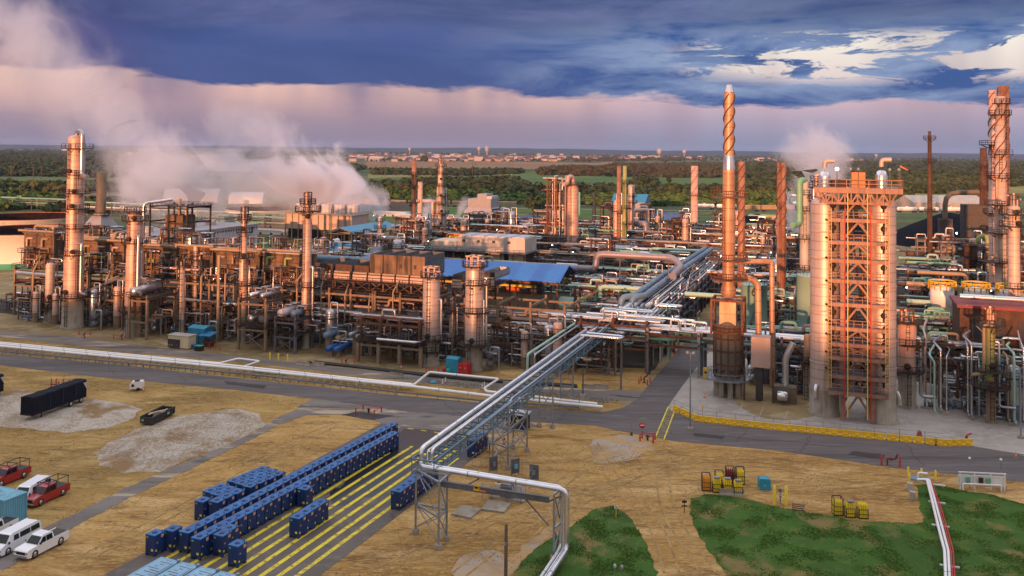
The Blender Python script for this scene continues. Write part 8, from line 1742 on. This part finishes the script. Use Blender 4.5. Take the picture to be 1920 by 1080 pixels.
t = PT('extinguisher_post', 'red extinguisher cover hung on an orange post in the middle trestle', 'extinguisher', 947, 842, 0); MB().bar((.1, 0, 0), (.1, 0, 1.3), .08).build('post', 'orange', t); MB().lathe([(.16, .7), (.2, .9), (.2, 1.6), (.08, 1.8)], (-.15, -.1, 0), 10).build('cover', 'red', t)
def shed(name, label, px, py, l, w, h, m, roofm=None, rise=.4):
    t = PT(name, label, 'shed' if 'shed' in name else 'cabinet', px, py); MB().box(0, 0, .1, l, w, h).build('wall', m, t); r = MB(); r.add([(-.08, -.08, h), (l + .08, -.08, h), (l + .08, w + .08, h), (-.08, w + .08, h), (-.08, w / 2, h + rise), (l + .08, w / 2, h + rise)], [(0, 1, 5, 4), (2, 3, 4, 5), (1, 2, 5), (3, 0, 4), (0, 3, 2, 1)]); r.build('roof', roofm or m, t)
    MB().box(l * .3, -.05, .15, l * .62, -.003, h * .85).build('door', roofm or m, t); MB().box(0, 0, 0, l, w, .1).build('base', 'concrete', t); return t
shed('blue_shed', 'turquoise blue steel shed beside the red cabinet', 836, 699, 2.6, 2.4, 2.9, 'porta_teal'); t = PT('red_cabinet', 'bright red double-door steel cabinet beside the blue shed', 'cabinet', 858, 702); MB().box(0, 0, .08, 2.3, 1.9, 2.2).build('body', 'red', t)
for k in (0, 1): MB().box(.08 + 1.08 * k, -.05, .15, 1.1 + 1.08 * k, -.003, 2.1).build('door', 'red', t)
m = MB(); m.box(.5, -.08, 1.4, .75, -.051, 1.48); m.box(1.55, -.08, 1.4, 1.8, -.051, 1.48); m.build('handle', 'white_paint', t)
for x, y, m_, l in ((833, 700, 'red', 'small red drum left of the blue shed'), (840, 703, 'green_band', 'small green tank in front of the blue shed')): t = PT('small_drum', l, 'drum', x, y); MB().lathe([(.4, .2), (.42, .3), (.42, 1.1), (.3, 1.3), (.03, 1.35)], n=14).build('shell', m_, t); MB().box(-.3, -.3, 0, .3, .3, .2).build('base', m_, t)
t = PT('generator', 'beige generator box with a dark panelled end on the pavement', 'generator', 315, 652, PR); MB().box(0, 0, .2, 5.6, 2.6, 2.9).build('housing', 'beige', t); MB().box(-.2, -.15, 2.9, 5.8, 2.8, 3.02).build('roof', 'tan_panel', t); MB().box(.2, -.35, .35, 3.3, -.01, 2.1).build('control_panel', 'black_steel', t)
for k in range(4): MB().box(.5 + .7 * k, -.38, .7, .8 + .7 * k, -.355, .95).build('indicator', ('green_pipe', 'green_pipe', 'red', 'red')[k], t)
MB().box(.1, .2, 0, 5.5, 2.4, .2).build('base', 'dark_steel', t)
shed('blue_roadside_shed', 'dark blue roadside shed with lean-to roof behind the beige generator', 352, 646, 4.6, 3.4, 3.9, 'blue_steel', 'porta_teal', .5)
t = PT('lean_to', 'blue lean-to shelter attached at the right of the dark blue shed', 'shelter', 371, 651); MB().add([(0, 0, 2.6), (3.2, 0, 2.6), (3.2, 3, 3.1), (0, 3, 3.1), (0, 0, 2.7), (3.2, 0, 2.7), (3.2, 3, 3.2), (0, 3, 3.2)], [(0, 1, 5, 4), (1, 2, 6, 5), (2, 3, 7, 6), (3, 0, 4, 7), (4, 5, 6, 7), (3, 2, 1, 0)]).build('roof', 'blue_steel', t)
for x in (0.1, 3.1): MB().bar((x, .1, 0), (x, .1, 2.6), .1).build('post', 'dark_steel', t)
MB().box(.6, 1, 0, 2.6, 2.4, 1.4).build('equipment', 'brown_steel', t)
t = PT('waste_bin', 'dark green waste bin beside the beige generator', 'bin', 364, 658); MB().box(0, 0, 0, 1.7, 1.2, 1.1).build('body', 'dark_steel', t); MB().box(-.05, -.05, 1.1, 1.75, 1.25, 1.2).build('lid', 'green_band', t)
t = PT('blue_tub', 'bright blue tub left of the dark green bin', 'tub', 357, 654); MB().box(0, 0, 0, 1.2, 1.0, .85).build('body', 'exchanger_blue', t); MB().box(-.05, -.05, .85, 1.25, 1.05, .95).build('rim', 'exchanger_blue', t)
t = PT('round_cover', 'round blue cover lying on the verge inside the white pipe loop', 'lid', 812, 718); MB().lathe([(.75, .05), (.75, .25), (.6, .32), (.02, .34)], n=20).build('lid', 'porta_teal', t)
for k, (x, y) in enumerate(((830, 722), (904, 731), (835, 719), (908, 727))): t = PT('pipe_stand', ('front left', 'front right', 'rear left', 'rear right')[k] + ' white stand carrying the white pipe loop', 'pipe support', x, y); MB().lathe([(.28, 0), (.28, .3)], n=10).build('footing', 'concrete', t); MB().tube([(0, 0, .3), (0, 0, 1.1)], .12, 8).build('stem', 'white_paint', t)
def scatter(name, poly, n, m, hmin, hmax, wid, nb=4, mask=None, lean=.5):
    xs = [p[0] for p in poly]; ys = [p[1] for p in poly]; x = nr.rand(n * 3) * (max(xs) - min(xs)) + min(xs); y = nr.rand(n * 3) * (max(ys) - min(ys)) + min(ys)
    k = inpoly(x, y, poly); x, y = x[k], y[k]
    if mask: q = np.array([noise.noise(Vector((a / mask, b / mask, 7))) for a, b in zip(x, y)]); kk = q > nr.rand(len(x)) * .5 - .12; x, y = x[kk], y[kk]
    x, y = x[:n], y[:n]; V = []; Fc = []; n = len(x); 
    for b in range(nb):
        a = nr.rand(n) * 6.283; h = hmin + (hmax - hmin) * nr.rand(n); w = wid * (.6 + .8 * nr.rand(n)); la = nr.rand(n) * 6.283; l = h * lean * nr.rand(n)
        ox = x + nr.normal(size=n) * wid * 1.5; oy = y + nr.normal(size=n) * wid * 1.5
        p0 = np.stack([ox - np.cos(a) * w, oy - np.sin(a) * w, np.full(n, .015)], -1); p1 = np.stack([ox + np.cos(a) * w, oy + np.sin(a) * w, np.full(n, .015)], -1)
        p2 = np.stack([ox + np.cos(la) * l + np.cos(a) * w * .4, oy + np.sin(la) * l + np.sin(a) * w * .4, h], -1); p3 = np.stack([ox + np.cos(la) * l - np.cos(a) * w * .4, oy + np.sin(la) * l - np.sin(a) * w * .4, h * .95], -1)
        V.append(np.stack([p0, p1, p2, p3], 1).reshape(-1, 3))
    V = np.concatenate(V).astype(np.float32); nf = len(V) // 4; Fc = np.arange(nf * 4, dtype=np.int32)
    me = bpy.data.meshes.new(name); me.vertices.add(len(V)); me.vertices.foreach_set('co', V.ravel()); me.loops.add(len(Fc)); me.loops.foreach_set('vertex_index', Fc); me.polygons.add(nf); me.polygons.foreach_set('loop_start', np.arange(0, nf * 4, 4, dtype=np.int32)); me.polygons.foreach_set('loop_total', np.full(nf, 4, np.int32))
    me.materials.append(M[m]); me.update(calc_edges=True); o = bpy.data.objects.new(name, me); COL.objects.link(o); o['kind'] = 'stuff'; return o
leafmat('grass_blades', (.055, .14, .018), (.08, .17, .025), (.14, .19, .04)); leafmat('dry_grass', (.26, .17, .06), (.20, .13, .045), (.36, .25, .10)); leafmat('stones', (.34, .28, .2), (.22, .17, .12), (.45, .40, .33))
def gp(pix): return [tuple(G(*p)[:2]) for p in pix]
scatter('grass', gp([(x, min(y, 1120)) for x, y in lawn1]), 24000, 'grass_blades', .04, .14, .05, 3, 3); scatter('grass', gp([(x, min(y, 1120)) for x, y in lawn2]), 8000, 'grass_blades', .04, .14, .05, 3, 3)
scatter('dry_tufts', gp([(0, 690), (590, 750), (520, 776), (475, 812), (300, 887), (80, 992), (0, 1030)]), 6000, 'dry_grass', .02, .08, .07, 3, 5); scatter('dry_tufts', gp([(0, 634), (790, 720), (1170, 762), (1085, 770), (740, 741), (0, 664)]), 5000, 'dry_grass', .02, .10, .08, 3, 4)
scatter('stones', gp([(0, 1030), (300, 890), (600, 780), (745, 810), (330, 1075)]), 3000, 'stones', .03, .12, .06, 2, 4); scatter('stones', gp([(600, 1080), (905, 845), (1250, 830), (1640, 880), (1700, 950), (1290, 940), (1150, 1080)]), 7000, 'stones', .03, .12, .06, 2, 5)
scatter('stones', gp([(182, 852), (270, 800), (440, 766), (497, 796), (425, 835), (300, 884)]), 5000, 'stones', .03, .10, .05, 2); scatter('stones', gp([(470, 689), (530, 696), (600, 706), (560, 706), (480, 700)]), 900, 'stones', .1, .3, .15, 2); scatter('stones', gp([(800, 712), (960, 728), (1160, 750), (1150, 756), (950, 736), (800, 718)]), 1200, 'stones', .1, .25, .14, 2)
tm = MB(); tz = [.0165]
def track(pix, w=.28, gauge=1.7):
    pts = [G(*p) for p in pix]; q = []
    for i in range(len(pts) - 1):
        for k in range(8): q.append(pts[i].lerp(pts[i + 1], k / 8))
    q.append(pts[-1])
    for _ in range(6): q = [q[0]] + [(q[i - 1] + q[i] * 2 + q[i + 1]) / 4 for i in range(1, len(q) - 1)] + [q[-1]]
    for s in (-1, 1):
        off = []
        for i, p in enumerate(q): d = (q[min(i + 1, len(q) - 1)] - q[max(0, i - 1)]).normalized(); off.append(p + Vector((-d.y, d.x, 0)) * s * gauge / 2)
        tz[0] += .0006; vs = []
        for i, p in enumerate(off): d = (off[min(i + 1, len(off) - 1)] - off[max(0, i - 1)]).normalized(); n_ = Vector((-d.y, d.x, 0)) * w / 2; vs += [(p.x - n_.x, p.y - n_.y, tz[0]), (p.x + n_.x, p.y + n_.y, tz[0])]
        tm.add(vs, [(2 * i, 2 * i + 1, 2 * i + 3, 2 * i + 2) for i in range(len(off) - 1)])
for tr in ([(1150, 1080), (1000, 960), (1080, 880), (1200, 850), (1290, 845)], [(1260, 1075), (1230, 980), (1150, 900), (1110, 830)], [(700, 1075), (850, 1010), (1000, 940), (1180, 900), (1300, 880), (1500, 880)], [(860, 1078), (960, 1000), (1080, 920), (1250, 900), (1500, 920), (1690, 900)], [(1330, 1078), (1250, 960), (1240, 880), (1300, 850)], [(330, 900), (500, 850), (620, 800)], [(130, 1060), (330, 960), (560, 830)], [(0, 900), (150, 860), (350, 760), (560, 745)], [(20, 820), (120, 830), (240, 790)], [(1000, 1020), (1080, 940), (1240, 870)], [(1210, 880), (1400, 865), (1600, 900)]): track(tr)
gmat('track_soil', [(.30, .185, .07), (.42, .29, .13), (.24, .145, .055)], [(.3, .42, .6), (.9, .5, .66)], bump=.8, bs=5)
tag(tm.build('tyre_tracks', 'track_soil'), kind='structure')
gmat('tar', [(.045, .042, .042), (.06, .055, .055)], [(.5, .42, .6)], bump=.1)
for i, pl in enumerate(([(1140, 740), (1185, 744), (1215, 748), (1170, 745)], [(640, 778), (668, 772), (740, 780), (700, 788)], [(420, 715), (500, 723), (495, 729), (425, 721)], [(1300, 812), (1360, 818), (1355, 824), (1300, 818)], [(1600, 846), (1660, 853), (1655, 862), (1590, 853)])): sheet('road_patch', pl, .041 + .0004 * i, 'tar', jag=.2)
cm = MB(); r_ = random.Random(4); z_ = .043
for x0, y0, x1, y1 in ((60, 668, 110, 690), (200, 684, 215, 704), (330, 696, 350, 715), (520, 714, 535, 732), (690, 735, 640, 752), (830, 752, 860, 775), (960, 765, 990, 782), (1060, 775, 1045, 790), (1240, 790, 1262, 815), (1400, 806, 1380, 828), (1520, 818, 1500, 848), (1700, 835, 1730, 872), (1225, 712, 1290, 720), (1250, 690, 1315, 700), (100, 676, 420, 712), (900, 775, 1150, 795), (1300, 815, 1600, 840)):
    a, b = G(x0, y0), G(x1, y1); n = 9; q = [a.lerp(b, k / n) + Vector((r_.uniform(-.3, .3), r_.uniform(-.5, .5), 0)) for k in range(n + 1)]; z_ += .0002
    for p, w in zip(q, q[1:]): stroke(cm, p, w, .09, z_); z_ += .00002
tag(cm.build('road_cracks', 'tar'), kind='structure')
def steam(name, label, path, dens, scale=.02, thr=.42, col=(.84, .89, 1.0), rate=1.0):
    """path: (point, radius, local density)"""
    pts = [Vector(p) for p, r, d in path]; c = pts[0].copy(); mb = MB(); q = []; rr = []
    for i in range(len(path) - 1):
        for k in range(4):
            f = k / 4; q.append(pts[i].lerp(pts[i + 1], f) - c); rr.append(path[i][1] * (1 - f) + path[i + 1][1] * f)
    q.append(pts[-1] - c); rr.append(path[-1][1]); rr = [r * 1.12 for r in rr]
    mb.tube([q[0] - (q[1] - q[0]).normalized() * rr[0] * .8] + q + [q[-1] + (q[-1] - q[-2]).normalized() * rr[-1] * .8], [rr[0] * .4] + rr + [rr[-1] * .4], 14); o = mb.build(name, 'white_paint', loc=c)
    m = bpy.data.materials.new(name); m.use_nodes = True; nt = m.node_tree; nt.nodes.clear(); N = nt.nodes; L = nt.links
    out = N.new('ShaderNodeOutputMaterial'); pv = N.new('ShaderNodeVolumePrincipled'); L.new(pv.outputs[0], out.inputs['Volume']); pv.inputs['Color'].default_value = (*col, 1); pv.inputs['Anisotropy'].default_value = .1
    tc = N.new('ShaderNodeTexCoord').outputs['Object']; best = None
    for i in range(len(path) - 1):
        a = pts[i] - c; b = pts[i + 1] - c; d = b - a; L2 = d.length_squared
        s1 = N.new('ShaderNodeVectorMath'); s1.operation = 'SUBTRACT'; L.new(tc, s1.inputs[0]); s1.inputs[1].default_value = a
        dt = N.new('ShaderNodeVectorMath'); dt.operation = 'DOT_PRODUCT'; L.new(s1.outputs[0], dt.inputs[0]); dt.inputs[1].default_value = d / L2
        t_ = math_(nt, 'MULTIPLY', dt.outputs['Value'], 1.0, clamp=True)
        sc = N.new('ShaderNodeVectorMath'); sc.operation = 'SCALE'; sc.inputs[0].default_value = d; L.new(t_, sc.inputs[3])
        s2 = N.new('ShaderNodeVectorMath'); s2.operation = 'SUBTRACT'; L.new(s1.outputs[0], s2.inputs[0]); L.new(sc.outputs[0], s2.inputs[1])
        ln = N.new('ShaderNodeVectorMath'); ln.operation = 'LENGTH'; L.new(s2.outputs[0], ln.inputs[0])
        r = math_(nt, 'MULTIPLY_ADD', t_, path[i + 1][1] - path[i][1], path[i][1]); fall = math_(nt, 'SUBTRACT', 1, math_(nt, 'DIVIDE', ln.outputs['Value'], r), clamp=True)
        dd = math_(nt, 'MULTIPLY_ADD', t_, path[i + 1][2] - path[i][2], path[i][2]); v = math_(nt, 'MULTIPLY', fall, dd)
        best = v if best is None else math_(nt, 'MAXIMUM', best, v)
        fm = fall if i == 0 else math_(nt, 'MAXIMUM', fm, fall)
    n = noisen(nt, tc, scale * 1.25, 7, .66, .9); n2 = math_(nt, 'ADD', n, math_(nt, 'MULTIPLY', math_(nt, 'SUBTRACT', fm, .5), .40)); k = mapr(nt, n2, thr + .02, thr + .14)
    L.new(math_(nt, 'MULTIPLY', math_(nt, 'MULTIPLY', best, k), dens), pv.inputs['Density'])
    o.data.materials.clear(); o.data.materials.append(m); tag(o, label, 'steam', kind='stuff'); return o
D = 470
steam('steam', 'big white steam cloud rising from the cooling tower and drifting left', [(at(722, 385, D + 8), 6, 0), (at(690, 374, D + 8), 17, 3.6), (at(615, 350, D + 5), 34, 3.2), (at(500, 350, D), 29, 1.3), (at(400, 345, D - 5), 28, .9), (at(300, 335, D - 10), 32, 1.0), (at(220, 270, D - 10), 32, .22), (at(130, 150, D), 38, .18), (at(30, 70, D), 40, .34), (at(-60, 40, D), 38, .3)], .20, .022, .42)
steam('steam', 'thin upper wisps of steam above the cooling tower', [(at(665, 345, D + 12), 6, 0), (at(640, 330, D + 12), 16, 1.0), (at(560, 290, D + 10), 20, .7), (at(510, 250, D + 10), 20, .6), (at(420, 230, D + 10), 24, .25)], .12, .03, .45)
steam('steam', 'grey steam cloud drifting between the left towers', [(at(300, 395, D - 60), 12, .7), (at(270, 340, D - 60), 26, .9), (at(330, 300, D - 60), 22, .5), (at(230, 210, D - 60), 22, .3)], .11, .03, .45)
steam('steam', 'steam cloud behind the twin drums', [(at(1478, 445, 420), 5, 0), (at(1485, 430, 420), 9, 1.4), (at(1500, 380, 420), 16, 1.4), (at(1550, 330, 410), 21, 1.3), (at(1545, 300, 410), 22, .9), (at(1505, 275, 410), 20, .4)], .25, .045, .43)
for x, y, d, s, l in ((800, 395, 440, 5, 'small steam puff beside the tower with landings'), (865, 392, 420, 4, 'small steam puff left of the grey penthouse building'), (700, 480, 258, 3.0, 'small steam puff over the thick blue-grey pipe')):
    steam('steam', l, [(at(x - 6, y + 12, d), s * .6, 1.5), (at(x, y, d), s, 1.2), (at(x + 8, y - 14, d), s * 1.1, .5)], .35, .2, .40)
if True:
    mb = MB(); mb.box(-14000, -900, -3, 14000, 15000, 130); o = mb.build('haze', 'white_paint'); m = bpy.data.materials.new('haze'); m.use_nodes = True; nt = m.node_tree; nt.nodes.clear()
    out = nt.nodes.new('ShaderNodeOutputMaterial'); pv = nt.nodes.new('ShaderNodeVolumePrincipled'); nt.links.new(pv.outputs[0], out.inputs['Volume']); pv.inputs['Color'].default_value = (.45, .62, 1.0, 1); pv.inputs['Density'].default_value = .000028
    o.data.materials.clear(); o.data.materials.append(m); tag(o, 'thin blue evening haze over the plain', 'haze', kind='stuff')
finish_labels()
